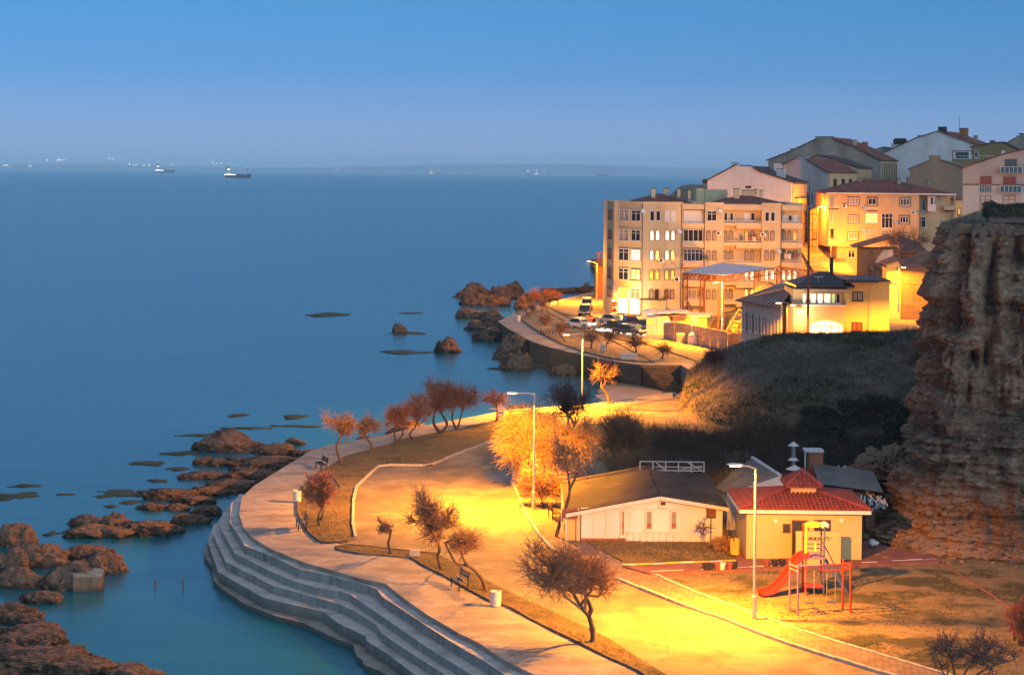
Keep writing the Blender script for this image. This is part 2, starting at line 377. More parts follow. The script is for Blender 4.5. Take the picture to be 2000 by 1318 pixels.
OUT = [(608,880),(552,914),(496,949),(472,972),(467,1005),(475,1030),(492,1050),(530,1073),(595,1099),(655,1116),(707,1131),(752,1140),(793,1172),(836,1202),(896,1237),(939,1258),(982,1288),(1051,1322),(1130,1372)]
NORTH = [(1313,767),(1260,774),(1203,783),(1145,790),(1090,794),(1005,800),(966,806),(903,818),(853,827),(802,837),(747,851),(654,866)]
LAWN_IN_N = [(638,915),(673,892),(732,876),(794,857),(856,845),(895,839),(942,827),(1005,816)]
SMALL_BOT = [(655,1073),(690,1082),(750,1086),(806,1091),(827,1106),(866,1125),(913,1151),(960,1177),(991,1185),(1038,1211),(1089,1237),(1137,1260),(1180,1282),(1240,1308),(1275,1330),(1330,1362)]
SMALL_TOP = [(655,1071),(672,1065),(707,1066),(758,1073),(806,1078),(853,1082),(879,1095),(909,1112),(939,1129),(991,1155),(1025,1172),(1068,1190),(1120,1215),(1167,1237),(1206,1258),(1240,1282),(1330,1336),(1370,1362)]
# promenade: concrete slab whose outer faces are the sea wall; its inner edge runs under the lawns
prom = PP(NORTH) + PP(OUT) + PP([(1300,1372)]) + PP(list(reversed(SMALL_BOT))[1:]) + PP([(680,1066),(640,1058),(610,1040),(592,1000),(592,975),(603,950)]) + [p + Vector((.35, -.5, 0)) for p in PP(LAWN_IN_N)] + PP([(1060,808),(1145,800),(1203,794),(1315,778)])
ob = MB().prism(prom, -3.2, .03).build('promenade', 'promenade_concrete'); tag(ob, kind='structure')
# sea steps: rows of treads that follow the promenade edge (z of tread top, edge in pixels)
def z1(l): return [(390 + a / 4.393, 940 + b / 4.393) for a, b in l]
def z2(l): return [(660 + a / 5, 1080 + b / 5) for a, b in l]
rows = [(-.2, z1([(345,108),(268,190),(260,350),(385,548),(650,655),(850,750),(1200,825)]) + z2([(0,245),(200,290),(375,345),(440,430),(600,530),(840,690),(1100,860),(1400,1035),(1640,1190),(1900,1370)])),
        (-.67, z1([(258,195),(185,300),(182,405),(300,615),(600,765),(800,850),(1000,910)]) + z2([(0,365),(120,400),(215,465),(350,560),(600,730),(800,870),(1000,1000),(1150,1090),(1320,1190),(1600,1390)])),
        (-1.07, z1([(188,296),(118,400),(118,460),(225,690),(480,815),(620,890),(900,970)]) + z2([(0,490),(150,560),(370,690),(430,780),(600,900),(850,1060),(1060,1190),(1350,1390)])),
        (-1.5, z1([(122,366),(70,510),(160,775),(380,900),(550,995),(750,1045),(1050,1110)]) + z2([(0,680),(140,745),(270,808),(285,855),(500,990),(760,1190),(1000,1390)])),
        (-2.05, z1([(72,505),(35,590),(45,650),(110,720),(115,850),(200,920),(380,1045),(650,1150),(900,1215)]) + z2([(0,840),(150,890),(180,1000),(240,1035),(250,1085),(390,1140),(490,1190),(760,1390)]))]
st = thing('sea_steps', 'pale concrete seating steps curving down from promenade to water', 'steps', (0, 0, 0))
inner = [p + Vector((.9, .15, 0)) for p in PP([(470,962),(470,1003),(478,1026),(494,1048),(532,1070),(597,1096),(657,1113),(709,1128),(754,1137),(795,1169),(838,1199),(898,1234),(984,1285),(1053,1319),(1132,1370)])]
for z, l in rows:
    MB().prism(PP(l, z) + list(reversed(inner)), -3.3 + z * .02, z).build('step', ['shaded_riser_concrete', 'lit_tread_concrete'], st)
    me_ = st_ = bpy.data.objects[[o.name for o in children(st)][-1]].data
    for p_ in me_.polygons: p_.material_index = 1 if p_.normal.z > .7 else 0  # darker risers, paler treads: shade and skylight put into their colours
# land under the road, the houses and the town (solid down to below the water)
FAR_OUT = [(1330,713),(1254,713),(1205,707),(1144,695),(1071,678),(1035,666),(992,642),(972,628),(992,619),(1016,607),(1053,596),(1096,585),(1144,573),(1186,564),(1240,552)]
land = PP([(1010,806),(1145,799),(1203,793),(1313,777),(1350,752),(1345,722)]) + PP(FAR_OUT) + [Vector((20, 420, 0)), Vector((60, 800, 0)), Vector((400, 800, 0)), Vector((400, 20, 0)), Vector((14, 20, 0))] + PP([(1300,1372)]) + PP(list(reversed(SMALL_BOT))[1:]) + PP([(670,1060),(620,1030),(600,1000),(600,975),(612,950)]) + [p + Vector((.5, -.9, 0)) for p in PP(LAWN_IN_N)]
ob = MB().prism(land, -3.2, 0).build('road', 'road_dust'); tag(ob, kind='structure')
# far promenade round the next headland
FAR_IN = [(1358,709),(1279,709),(1236,707),(1199,703),(1144,690),(1102,675),(1068,658),(1041,642),(1016,623),(1038,611),(1068,599),(1114,585),(1186,568)]
fp = PP(FAR_OUT[:14]) + PP(list(reversed(FAR_IN))) + PP([(1362,722),(1346,723)])
ob = MB().prism(fp, -3.2, .035).build('promenade', ['promenade_concrete']); tag(ob, kind='structure')
# its rough stone face and the stair that goes down to the cove
wall = thing('sea_wall', 'dark stone sea wall under the far promenade beside the cove', 'wall')
wl = PP([(1035,666.5),(1071,678.5),(1144,695.5),(1205,707.5),(1254,713.5)]); mb = MB()
for a, b in zip(wl, wl[1:]):
    d = (b - a).normalized(); nrm = Vector((d.y, -d.x, 0)); nrm = nrm if nrm.y < 0 else -nrm
    q = [a + nrm * .12, b + nrm * .12, b - nrm * .1, a - nrm * .1]
    mb.prism(q, -3.2, -.1)
mb.build('masonry', 'sea_wall_stone', wall)
mb = MB()
for k in range(9):
    a, b = P(1256 + k * 8.5, 714), P(1290 + k * 5, 714 + 0 * k)
    mb.bb(P(1256 + k * 4, 714).x, P(1300 + k * 3, 714).x, P(1270, 714).y - .5 - k * .55, P(1270, 714).y - k * .55 + .06, -3, -.1 - .22 * k)
mb.build('stair', 'sea_wall_stone', wall)
# wet sand just breaking the water in the cove
rim = smooth_line(PP([(1150,796),(1152,760),(1172,738),(1210,727),(1252,722),(1290,736),(1330,748),(1352,756),(1330,772),(1260,790),(1200,800),(1150,796)], WATER), .7)[:-1]
cc = P(1245, 762, WATER); n2 = 14; vv = []
for i, p in enumerate(rim):
    for j in range(n2):
        t = j / (n2 - 1); q = cc.lerp(p, t * (1 + .06 * math.sin(i * .7) + .05 * math.sin(i * 1.9))); vv.append((q.x, q.y, WATER + .07 - .11 * t * t + .02 * math.sin(q.x * 1.3) * math.sin(q.y * .6)))
tag(link('beach', np_mesh('beach', vv, grid_quads(len(rim), n2, True), 'sand')), kind='structure')

# ------------------------------------------------------------------ lawns, kerbs, pavements
def kerb(pts, label, w=.16, h=.14, z=0.0, L=1.0, mats=('kerb_concrete',), gap=.03, rnd=None, name='kerb'):
    """a run of separate kerb stones along plan points"""
    rnd = rnd or random.Random(len(pts)); root = thing(name, label, 'kerb', (pts[0].x, pts[0].y, z)); o0 = pts[0]
    seg = []; tot = 0
    for a, b in zip(pts, pts[1:]): seg.append((tot, a, b)); tot += (b - a).length
    n = max(1, int(tot / L)); mk = {}
    def at(s):
        for t0, a, b in reversed(seg):
            if s >= t0 - 1e-6: return a + (b - a) * min(1, (s - t0) / max((b - a).length, 1e-6))
        return seg[0][1]
    n = min(n, 300)
    for k in range(n):
        a, b = at(tot * k / n), at(tot * (k + 1) / n); d = b - a; l = d.length
        if l < .05: continue
        mt = mats[k % len(mats)]; key = (mt, round(l, 1))
        if key not in mk:
            x, y, e = l / 2 - gap / 2, w / 2, .02
            mb = MB().bb(-x, x, -y, y, -.15, h - e); mb.add([(-x, -y, h - e), (x, -y, h - e), (x, y, h - e), (-x, y, h - e), (-x + e, -y + e, h), (x - e, -y + e, h), (x - e, y - e, h), (-x + e, y - e, h)], [(0, 1, 5, 4), (1, 2, 6, 5), (2, 3, 7, 6), (3, 0, 4, 7), (4, 5, 6, 7)])
            mk[key] = mb.mesh('kerb_stone', mt)
        c = (a + b) / 2 - o0
        link('kerb_stone', mk[key], root, (c.x, c.y, rnd.uniform(-.025, .012)), math.atan2(d.y, d.x) + rnd.uniform(-.02, .02))
    return root
def lawn(px, z, m='dry_grass', name='lawn'):
    ob = MB().prism(PP(px), -.1, z).build(name, m); return tag(ob, kind='structure')
LAWN_N = LAWN_IN_N + [(1005,822),(985,855),(934,872),(891,888),(852,905),(839,910),(741,909),(696,951),(664,952)]
LAWN_S = [(660,955),(695,956),(690,979),(689,1026),(694,1052),(681,1058),(629,1063),(604,1043),(582,1005),(582,983),(595,953),(615,940)]
lawn(LAWN_N, .07); lawn(LAWN_S, .07)
lawn(SMALL_TOP + list(reversed(SMALL_BOT)), .06)
kerb(PP([(1000,826),(985,855),(934,872),(891,888),(852,905),(839,910),(741,909),(696,951)]), 'kerb of pale stones along the big seaside lawn and road', L=1.2)
kerb(PP([(696,953),(690,979),(689,1026),(694,1052)]), 'short pale kerb between the bush lawn and the road', L=1.0, h=.18)
kerb(PP([(694,1053),(681,1058),(629,1063),(604,1043),(582,1005),(582,983),(595,953),(638,915)]), 'dark curved kerb between the promenade and the bush lawn', L=1.0, mats=('dirt',), h=.16)
kerb(PP(SMALL_BOT), 'dark kerb between the promenade and the narrow lawn', L=1.0, mats=('dirt',), h=.14)
kerb(PP([(655,1070),(672,1065),(707,1066),(758,1073),(806,1078),(853,1082)]), 'low kerb round the tip of the narrow lawn', L=1.0, mats=('dirt',), h=.12)
FAR_ROAD = [(1068,599),(1071,611),(1096,623),(1144,648),(1175,654),(1205,663),(1266,675),(1321,693),(1364,707)]
lawn(list(reversed(FAR_IN[1:11])) + FAR_ROAD, .08)
kerb(PP(FAR_IN[1:10]), 'dark kerb along the lawn of the far headland', L=2.0, mats=('dirt',), h=.2, w=.25)
# right-hand pavement, path, yard and playground
K1 = [(1001,906),(1001,945),(1012,970),(1029,1009),(1051,1043),(1077,1073),(1140,1106),(1216,1136),(1270,1158),(1338,1185),(1420,1212),(1475,1235),(1550,1262),(1610,1281),(1685,1304),(1730,1318),(1850,1356)]
K2 = [(1272,1120),(1304,1136),(1386,1170),(1439,1188),(1502,1212),(1580,1239),(1655,1262),(1730,1284),(1785,1301),(1900,1336)]
pav = K1 + list(reversed(K2)) + [(1215,1102),(1150,1066),(1135,1052),(1112,1005),(1090,960),(1075,930),(1070,895)]
ob = MB().prism(PP(pav), -.1, .12).build('pavement', 'paver'); tag(ob, kind='structure')
kerb(PP(K1), 'long roadside kerb of the right hand pavement', L=.9, h=.16, w=.18)
kerb(PP(K2, .05), 'pale kerb between the pavement and the playground', L=.9, h=.2, w=.16)
yard = [(1135,1050),(1150,1066),(1215,1100),(1300,1097),(1390,1094),(1440,1090),(1440,1060),(1420,1040),(1400,1030),(1140,1030)]
lawn(yard, .14)
kerb(PP([(1215,1102),(1300,1099),(1390,1096),(1437,1093)], .12), 'yellow and white striped kerb in front of the white house yard', L=.75, mats=('kerb_white', 'kerb_yellow'), h=.16)
path = [(1215,1104),(1437,1095),(1440,1060),(1500,1040),(1700,1040),(1800,1060),(1835,1095),(1760,1099),(1702,1102),(1542,1107),(1379,1115),(1272,1120)]
ob = MB().prism(PP(path, .2), -.1, .2).build('path', 'red_paving'); tag(ob, kind='structure')
kerb(PP([(1272,1121),(1379,1116),(1542,1108),(1702,1103),(1760,1099),(1832,1096)], .05), 'low retaining kerb between the red path and playground grass', L=.9, h=.22, w=.14)
pg = K2 + [(2150,1400),(2300,1100),(2000,1060),(1830,1080),(1760,1100),(1702,1104),(1542,1109),(1379,1117)]
ob = MB().prism(PP(pg), -.1, .05).build('grass_ground', 'patchy_grass'); tag(ob, kind='structure')
kerb(PP([(1835,1098),(1868,1118),(1905,1142),(1945,1168),(1990,1200)], .02), 'thin brown kerb crossing the dim playground corner', L=1.0, mats=('red_paving',), h=.1)

pd_ = smooth_line(PP([(950,930),(958,924),(968,926),(974,920),(988,924),(998,932),(1000,941),(986,939),(978,944),(968,938),(960,942),(950,930)], .012), .4)
mat('puddle_water', (0.2, 0.165, 0.12), .5, .2, 1, 0, spec=.3)
tag(MB().sheet(pd_[:-1], .012).build('puddle', 'puddle_water'), kind='structure')
# ------------------------------------------------------------------ street lamps
SODIUM = (1.0, 0.33, 0.008)
def street_lamp(base, head, h, label, power, rad=.075, lens='sodium_lens', color=SODIUM, z=0.0, group='sodium street lamps', cone=168, tilt=0.0):
    b = P(*base, z) if len(base) == 2 else Vector(base)
    hd = PD(head[0], head[1], b.y)
    top = b.z + h
    t = thing('street_lamp', label, 'street lamp', b, 0, group)
    MB().tube([(0, 0, 0), (0, 0, 1.2), (0, 0, 1.25), (0, 0, h - .3), (0, 0, h)], [rad * 1.5, rad * 1.5, rad, rad * .7, rad * .7], 10).box((0, 0, .02), (.34, .34, .04)).build('pole', 'lamp_steel', t)
    dx = hd.x - b.x; dz = hd.z - top; L = max(abs(dx) - .45, .3); sx = 1 if dx > 0 else -1
    dz = max(min(dz, .6), -.2)
    MB().tube([(0, 0, h - .05), (sx * L * .5, 0, h + dz * .55 + .03), (sx * L, 0, h + dz)], rad * .5, 8).build('arm', 'lamp_steel', t)
    ang = -sx * .12
    hm = MB(); cx = sx * (L + .3)
    hm.lathe([(.02, -.40), (.09, -.34), (.15, -.1), (.17, .1), (.13, .32), (.03, .42)], n=12)
    vs = [(v[2] * sx + cx, v[0] * .85, v[1] * .45 + h + dz + .06) for v in hm.v]
    vs = [(x, y, max(zz, h + dz + .03)) for x, y, zz in vs]
    hm.v = vs; head_o = hm.build('lamp_head', 'lamp_shell', t, smooth=False)
    ln = MB().box((cx, 0, h + dz + .0), (.5, .22, .06)).build('lens', lens, head_o)
    if power > 0:
        # a luminaire throws most of its light down on the road and less of it sideways
        for nm, k, cn, bl in (('lamp_light', .62, 125, .9), ('lamp_glow', .78, cone, .25)):
            ld = bpy.data.lights.new(nm, 'SPOT' if cn else 'POINT'); ld.energy = power * k; ld.color = color; ld.shadow_soft_size = .12
            if cn: ld.spot_size = math.radians(cn); ld.spot_blend = bl
            lo = bpy.data.objects.new(nm, ld); COL.objects.link(lo); lo.parent = t; lo.location = (cx, 0, h + dz - .12)
            lo.rotation_euler = (.08, -sx * .38, 0) if nm == 'lamp_light' else (0, -sx * tilt, 0)
    return t
LP, LT = 15500, 17000
street_lamp((1473,1213), (1430,909), 7.3, 'tall lit lamp post on the pavement beside the playground', LP * .95)
street_lamp((1042,998), (995,768), 7.4, 'lit lamp post in front of the glowing roadside tree', LP * 1.1, tilt=.3)
street_lamp((1137,800), (1103,678), 6.9, 'lamp post standing by the cove past the tree clump', LP * 1.7, cone=160, lens='sodium_lens_dim')
street_lamp((1410,672), (1395,552), 7.9, 'starry lit lamp post before the steel canopy', LT * 1.25, cone=None)
street_lamp(PD(1537, 729, 197), (1518,592), 7.6, 'lit lamp post beside the long white wing with tiled roof', LT * .3, cone=150)
street_lamp((1166,592), (1148,510), 6.4, 'small lit lamp post by the sea at the far bend', LT * .9, cone=None, lens='sodium_lens_dim')
street_lamp(PD(1463, 690, 215), (1435,627), 4.4, 'unlit grey lamp post before the sheet fence', 0, lens='faint_glow_lens')
# ------------------------------------------------------------------ hills: the grassy mound, the town slope, the cliff
def prisms(A, Bn, ra, rb):
    """three-sided tapering twigs from A to B (n x 3 arrays)"""
    d = Bn - A; L = np.linalg.norm(d, axis=1, keepdims=True); d = d / np.maximum(L, 1e-6)
    ref = np.where(np.abs(d[:, 2:3]) < .9, np.array([[0, 0, 1.]]), np.array([[1., 0, 0]]))
    u = np.cross(d, ref); u /= np.maximum(np.linalg.norm(u, axis=1, keepdims=True), 1e-6); w = np.cross(d, u)
    ra = np.broadcast_to(np.asarray(ra, float).reshape(-1, 1), (len(A), 1)); rb = np.broadcast_to(np.asarray(rb, float).reshape(-1, 1), (len(A), 1))
    vs = []
    for p, r in ((A, ra), (Bn, rb)):
        for k in range(3):
            g = 2 * math.pi * k / 3; vs.append(p + (u * math.cos(g) + w * math.sin(g)) * r)
    v = np.stack(vs, 1).reshape(-1, 3); b = np.arange(len(A))[:, None] * 6
    f = np.concatenate([np.concatenate([b + k, b + (k + 1) % 3, b + 3 + (k + 1) % 3, b + 3 + k], 1) for k in range(3)])
    return v, f
def unit(v): return v / np.maximum(np.linalg.norm(v, axis=-1, keepdims=True), 1e-6)
def smooth1(x, xs, ys):
    return np.interp(x, xs, ys)
# grassy mound between the cove and the houses on the right
mx = np.linspace(10, 62, 190); my = np.linspace(128, 212, 260)
X, Y = np.meshgrid(mx, my, indexing='ij'); Xf, Yf = X.ravel(), Y.ravel()
pts = np.stack([Xf, Yf, np.zeros_like(Xf)], 1)
crest_px = [(1296,792),(1316,768),(1332,745),(1360,727),(1400,697),(1440,683),(1500,669),(1560,664),(1640,662),(1700,658),(1760,655),(1830,653),(1990,640)]
cp = [PD(a, b, 175) for a, b in crest_px]; zc = smooth1(Xf, [p.x for p in cp], [p.z for p in cp])
front = smooth1(Xf, [10, 14, 17, 24, 30, 36, 62], [166, 160, 150, 146, 141, 136, 130])
back = smooth1(Xf, [10, 14, 20, 30, 62], [172, 186, 196, 200, 202])
t_f = np.clip((Yf - front) / np.maximum(175 - front, 1), 0, 1); t_b = np.clip((back - Yf) / np.maximum(back - 175, 1), 0, 1)
up = np.where(Yf < 175, np.sin(t_f * math.pi / 2) ** 1.15, 1.0)
low = np.interp(Xf, [10, 20, 30, 62], [-.4, .2, 2.4, 3.0])
dn = np.where(Yf > 175, sstep(t_b, 0, 1), 1.0)
z = np.where(Yf < 175, -.25 + (zc + .25) * up, low + (zc - low) * dn)
left = sstep(Xf + 1.2 * fbm(pts * .22, 3) - .03 * np.abs(Yf - 172), 12.5, 13.8)       # eroded seaward end
left = left * np.where(Yf > 168, sstep(Xf - (15.0 + (Yf - 172) * .155) + .5 * fbm(pts * .4, 2), -.2, 1.4), 1)
z = z * left - 5.0 * (1 - left)
# an old terrace scar and gullies across the slope
z += (.75 * fbm(pts * .09 + 5, 4) + .28 * fbm(pts * .5, 3) + .12 * fbm(pts * 1.6, 2)) * np.clip(up * dn * left, 0, 1)
ter = np.exp(-((t_f - .42 - .1 * fbm(pts * .1, 2)) / .05) ** 2) * (Yf < 175); z -= .5 * ter * sstep(Xf, 22, 28)
mound = np_mesh('mound', np.stack([Xf, Yf, z], 1), grid_quads(190, 260), ['mound_grass', 'dirt'],
                mi=((grid_quads(190, 260)[:, 0] // 260) < 22).astype(int))
MOUND_Z = z.reshape(190, 260)
def mound_z(x, y):
    i = np.clip((x - 10) / (52 / 189), 0, 188.99); j = np.clip((y - 128) / (84 / 259), 0, 258.99)
    a, b = i.astype(int), j.astype(int)
    return MOUND_Z[a, b]
tag(link('hillside', mound), kind='structure')
# slope of the town behind
def town_z(x, y):
    s = float(sstep(np.array([x]), 27, 44)[0]); s2 = float(sstep(np.array([x]), 46, 80)[0])
    yy = min(y, 400); return s * (2.6 + .04 * max(0, yy - 250) + .05 * max(0, yy - 315) + (1 - float(sstep(np.array([x]), 53, 56)[0])) * .10 * min(60, max(0, yy - 286))) * min(1, max(0, (y - 196)) / 12) + s2 * .03 * max(0, min(y, 400) - 260)
tx = np.linspace(20, 190, 120); ty = np.linspace(194, 470, 150)
vv = np.array([(x, y, town_z(x, y) - .15 + (0 if y < 466 else -6)) for x in tx for y in ty])
vv[:, 2] += .12 * fbm(vv * [.2, .2, 0], 3)
tag(link('terrain', np_mesh('terrain', vv, grid_quads(120, 150), 'town_ground')), kind='structure')
# street climbing between the blocks: asphalt with kerb lines
sm = MB(); kl = MB()
cl = [Vector((38, 216, 0)), Vector((44, 236, 0)), Vector((49.5, 258, 0)), Vector((51.5, 285, 0)), Vector((53, 320, 0)), Vector((56.5, 365, 0)), Vector((60, 420, 0))]
cl = smooth_line(cl, 5); L, R = [], []
for i, p in enumerate(cl):
    d = (cl[min(i + 1, len(cl) - 1)] - cl[max(i - 1, 0)]).normalized(); n_ = Vector((-d.y, d.x, 0))
    for lst, k in ((L, 3.2), (R, -3.2)):
        q = p + n_ * k; lst.append(Vector((q.x, q.y, town_z(p.x, p.y) + .22)))
vs = L + R; n_ = len(L)
sm.add(vs, [(i, i + 1, n_ + i + 1, n_ + i) for i in range(n_ - 1)])
tag(sm.build('road', 'road_dust'), kind='structure')

# ------------------------------------------------------------------ the cliff on the right
def cliff_left(z):
    ys = [430, 460, 490, 533, 560, 610, 653, 702, 741, 795, 828, 872, 930, 997, 1040, 1075]
    xs = [1826, 1812, 1808, 1806, 1799, 1784, 1782, 1766, 1752, 1750, 1744, 1738, 1722, 1712, 1700, 1688]
    zz = [PD(1780, y, 106).z for y in ys]; xx = [PD(a, y, 106).x for a, y in zip(xs, ys)]
    return np.interp(z, zz[::-1], xx[::-1])
nu, nv = 600, 240
zs = np.linspace(-.6, 18.5, nv); us = np.linspace(0, 1, nu)
V = np.zeros((nu, nv, 3)); N = np.zeros((nu, nv, 3))
for j, zz in enumerate(zs):
    xl = float(cliff_left(zz)); lean = .16 * zz
    k_ = xl / 106.0
    ctl = [(k_ * 190 + 6, 190), (k_ * 150 + 3.5, 150), (k_ * 122 + 1.3, 122), (k_ * 112 + .4, 112), (k_ * 108.5 + .35, 108.5), (xl + 2.0, 104.2), (xl + 6.0, 102.6), (xl + 12, 101.6), (xl + 20, 100.6), (xl + 32, 99.4), (66, 97)]
    pts_ = [Vector((a, b + lean * min(1, max(0, (k - 3.4) / 2)), 0)) for k, (a, b) in enumerate(ctl)]
    # length-weighted sampling: most vertices on the faces that show
    line = smooth_line(pts_, .25)
    A = np.array([[p.x, p.y] for p in line]); seg = np.hypot(*np.diff(A, axis=0).T); s = np.concatenate([[0], np.cumsum(seg)])
    w = np.interp(s / s[-1], [0, .45, .55, 1], [0, .14, .22, 1.0])
    V[:, j, 0] = np.interp(us, w, A[:, 0]); V[:, j, 1] = np.interp(us, w, A[:, 1]); V[:, j, 2] = zz
T = np.gradient(V[:, :, :2], axis=0); T /= np.maximum(np.linalg.norm(T, axis=2, keepdims=True), 1e-6)
N[:, :, 0] = T[:, :, 1]; N[:, :, 1] = -T[:, :, 0]
N[N[:, :, 1] > 0.98] *= -1
flat = V.reshape(-1, 3); zf = flat[:, 2]
upm = sstep(zf + 1.2 * fbm(flat * [.12, .12, 0], 2), 6.0, 9.5)                        # crumbly upper part, layered lower part
saw = lambda h: (h - np.floor(h)) ** 1.6
wv = .5 * fbm(flat * [.16, .16, .16] + 8, 3)
strata = .55 * saw(zf * .95 + wv) * (.5 + sstep(fbm(flat * [.2, .2, .4] + 40, 2), -.3, .4)) + .3 * saw(zf * 2.6 + 2 * wv) * sstep(fbm(flat * [.3, .3, .6] + 50, 2), -.3, .3) - .35 + fbm(flat * [.05, .05, 1.5] + 3, 4) * .55 + fbm(flat * [.25, .25, 5.5], 3) * .38 + fbm(flat * [.6, .6, 11.], 2) * .12
flute = -np.abs(fbm(flat * [.34, .34, .09] + 11, 3)) * 3.2 + .8 + fbm(flat * [.22, .22, .3], 4) * 1.5 + fbm(flat * .9, 4) * .55
d = flute * upm + (strata + fbm(flat * .25, 3) * .7) * (1 - upm)
d += .5 * fbm(flat * 1.3 + 2, 5, .6) - .75 * np.abs(fbm(flat * [.55, .55, .3] + 21, 4, .6)) ** .6 - .35 * np.abs(fbm(flat * [1.3, 1.3, .9] + 31, 3)) ** .5; d += .16 * fbm(flat * 4.5, 3); d -= .15
crk = lambda f, o, w: np.exp(-(fbm(flat * f + o, 3) / w) ** 2)
d -= .6 * crk([.33, .33, .06], 60, .05) * upm + .4 * crk([.9, .9, .25], 65, .06) * upm + .35 * crk([.1, .1, .85], 70, .05) + .3 * crk([.3, .3, 2.2], 75, .06) * (1 - upm)
for (xa, ya, xb, yb, dp_, wd_) in ((1880, 445, 1845, 640, 1.7, .45), (1935, 450, 1925, 600, .9, .4), (1985, 450, 1975, 560, .8, .35), (1845, 640, 1800, 760, .9, .4)):
    pa, pb = PD(xa, ya, 106), PD(xb, yb, 106); tt = np.clip((zf - pb.z) / (pa.z - pb.z), -.05, 1.05); d -= dp_ * np.exp(-((flat[:, 0] - (pb.x + (pa.x - pb.x) * tt) - .25 * fbm(flat * [.0, .0, .5] + 5, 3)) / wd_) ** 2) * (zf > pb.z - .4) * (zf < pa.z + 1.5) * (flat[:, 1] < 120)
# caves and pock holes (places seen in the photograph)
for hx, hy, r, dp in [(1905,790,1.5,1.2),(1790,935,.75,1.0),(1800,840,.9,.7),(1960,820,1.4,.8),(1925,745,.55,.7),(1890,640,.6,.8),(1975,430+120,.5,.7),(1895,700,.5,.8),(1970,740,.7,.8),(1850,780,1.1,.6),(1836,600,.5,.5),(1930,880,.6,.4),(1985,640,.7,.6)]:
    c = PD(hx, hy, 105.0); q = ((flat[:, 0] - c.x) / r) ** 2 + ((zf - c.z) / (r * .8)) ** 2
    d -= dp * np.exp(-q ** 1.5) * (flat[:, 1] < 125)
# undercut above the foot ledge
d -= 1.0 * np.exp(-((zf - 1.55 - .012 * (flat[:, 0] - 30) ** 2 * .2) / .5) ** 2) * sstep(flat[:, 0], 22.5, 26)
d += 1.5 * sstep(.9 - zf, 0, .7) + .6 * np.exp(-((zf - 3.2) / .5) ** 2) * .6
d = np.where(zf > 17.9, d * .6 - (zf - 17.9) * 1.2, d)
V2 = flat + N.reshape(-1, 3) * d[:, None]
V2[:, 2] += .12 * fbm(flat * .8 + 9, 2)
add_stains(mat('cliff_rock', (0.16, 0.092, 0.056), .95, .4, 2.6, 1.0, bscale=7, bdist=.22, detail=12, col2=(0.42, 0.275, 0.175), stretch=(1, 1, 2.2)), (0.10, 0.06, 0.04), .22, .8, .46, .62, (1, 1, 2.5))
add_stains(M['cliff_rock'], (0.4, 0.31, 0.23), .9, .5, .56, .72, (1, 1, 1.4))
add_stains(M['cliff_rock'], (.44, .32, .23), 4.5, .45, .54, .63); add_stains(M['cliff_rock'], (.05, .03, .02), 3.2, .75, .57, .66, (1, 1, 1.6))
tag(link('cliff', np_mesh('cliff', V2, grid_quads(nu, nv), 'cliff_rock')), kind='structure')
# top of the cliff: rough turf
ct = []; top = V2.reshape(nu, nv, 3)[:, -6, :]; K_ = 40
for i in range(nu):
    for j in range(K_):
        t = (j / (K_ - 1)) ** 1.6; x0, y0, z0 = top[i]
        xx = x0 + (82 - x0) * t; yy = y0 + (max(186 - 0 * i, y0 + 6) - y0) * t
        ct.append((xx, yy, z0 + .35 * min(1, t * 40) + .25 * min(1, t * 9) - 1.2 * t))
ct = np.array(ct); ct[:, 2] += .16 * fbm(ct * [.5, .5, 0], 3)
tag(link('cliff_top', np_mesh('cliff_top', ct, grid_quads(nu, K_), 'mound_grass')), kind='structure')
# pale layered outcrop behind the sheds and the fallen foot of the cliff
def rock_mesh(name, rx, ry, rz, seed, n=3, rough=.35, m='shore_rock', freq=1.0, strat=0.0, flat_=.0, cuts=14):
    bm = bmesh.new(); bmesh.ops.create_icosphere(bm, subdivisions=n, radius=1.0)
    v = np.array([p.co[:] for p in bm.verts]); fc = np.array([[x.index for x in f.verts] for f in bm.faces]); bm.free()
    o = seed * 7.31
    rq = np.random.RandomState(seed + 1000); nn_ = rq.randn(cuts, 3); nn_ /= np.linalg.norm(nn_, axis=1, keepdims=True)
    for q_ in nn_: v = v * np.minimum(1, rq.uniform(.62, .95) / np.maximum(v @ q_, 1e-3))[:, None]
    d = 1 + rough * fbm(v * 1.1 * freq + o, 3) - rough * .9 * np.abs(fbm(v * 2.3 * freq + o + 5, 3)) + rough * .2 + rough * .5 * fbm(v * 4.1 * freq + o, 4, .6) + rough * .25 * fbm(v * 11 * freq + o, 2)
    if strat: d += strat * fbm(v * [.4, .4, 7] + o, 3)
    v = v * d[:, None]
    if flat_: v[:, 2] = np.where(v[:, 2] > flat_, flat_ + (v[:, 2] - flat_) * .25, v[:, 2])
    return np_mesh(name, v * [rx, ry, rz], fc, m)
for k, (px, py, dd, r3, s_) in enumerate([(1728, 930, 116, (1.6, 3.5, 2.0), 3), (1735, 1040, 108, (1.3, 1.6, .75), 9), (1765, 1062, 105.5, (1.2, 1.4, .6), 14)]):
    p = PD(px, py, dd)
    o = link('cliff_outcrop', rock_mesh('outcrop', *r3, s_, 6, .4, 'cliff_rock', freq=1.6, strat=.45), None, p); tag(o, kind='structure')

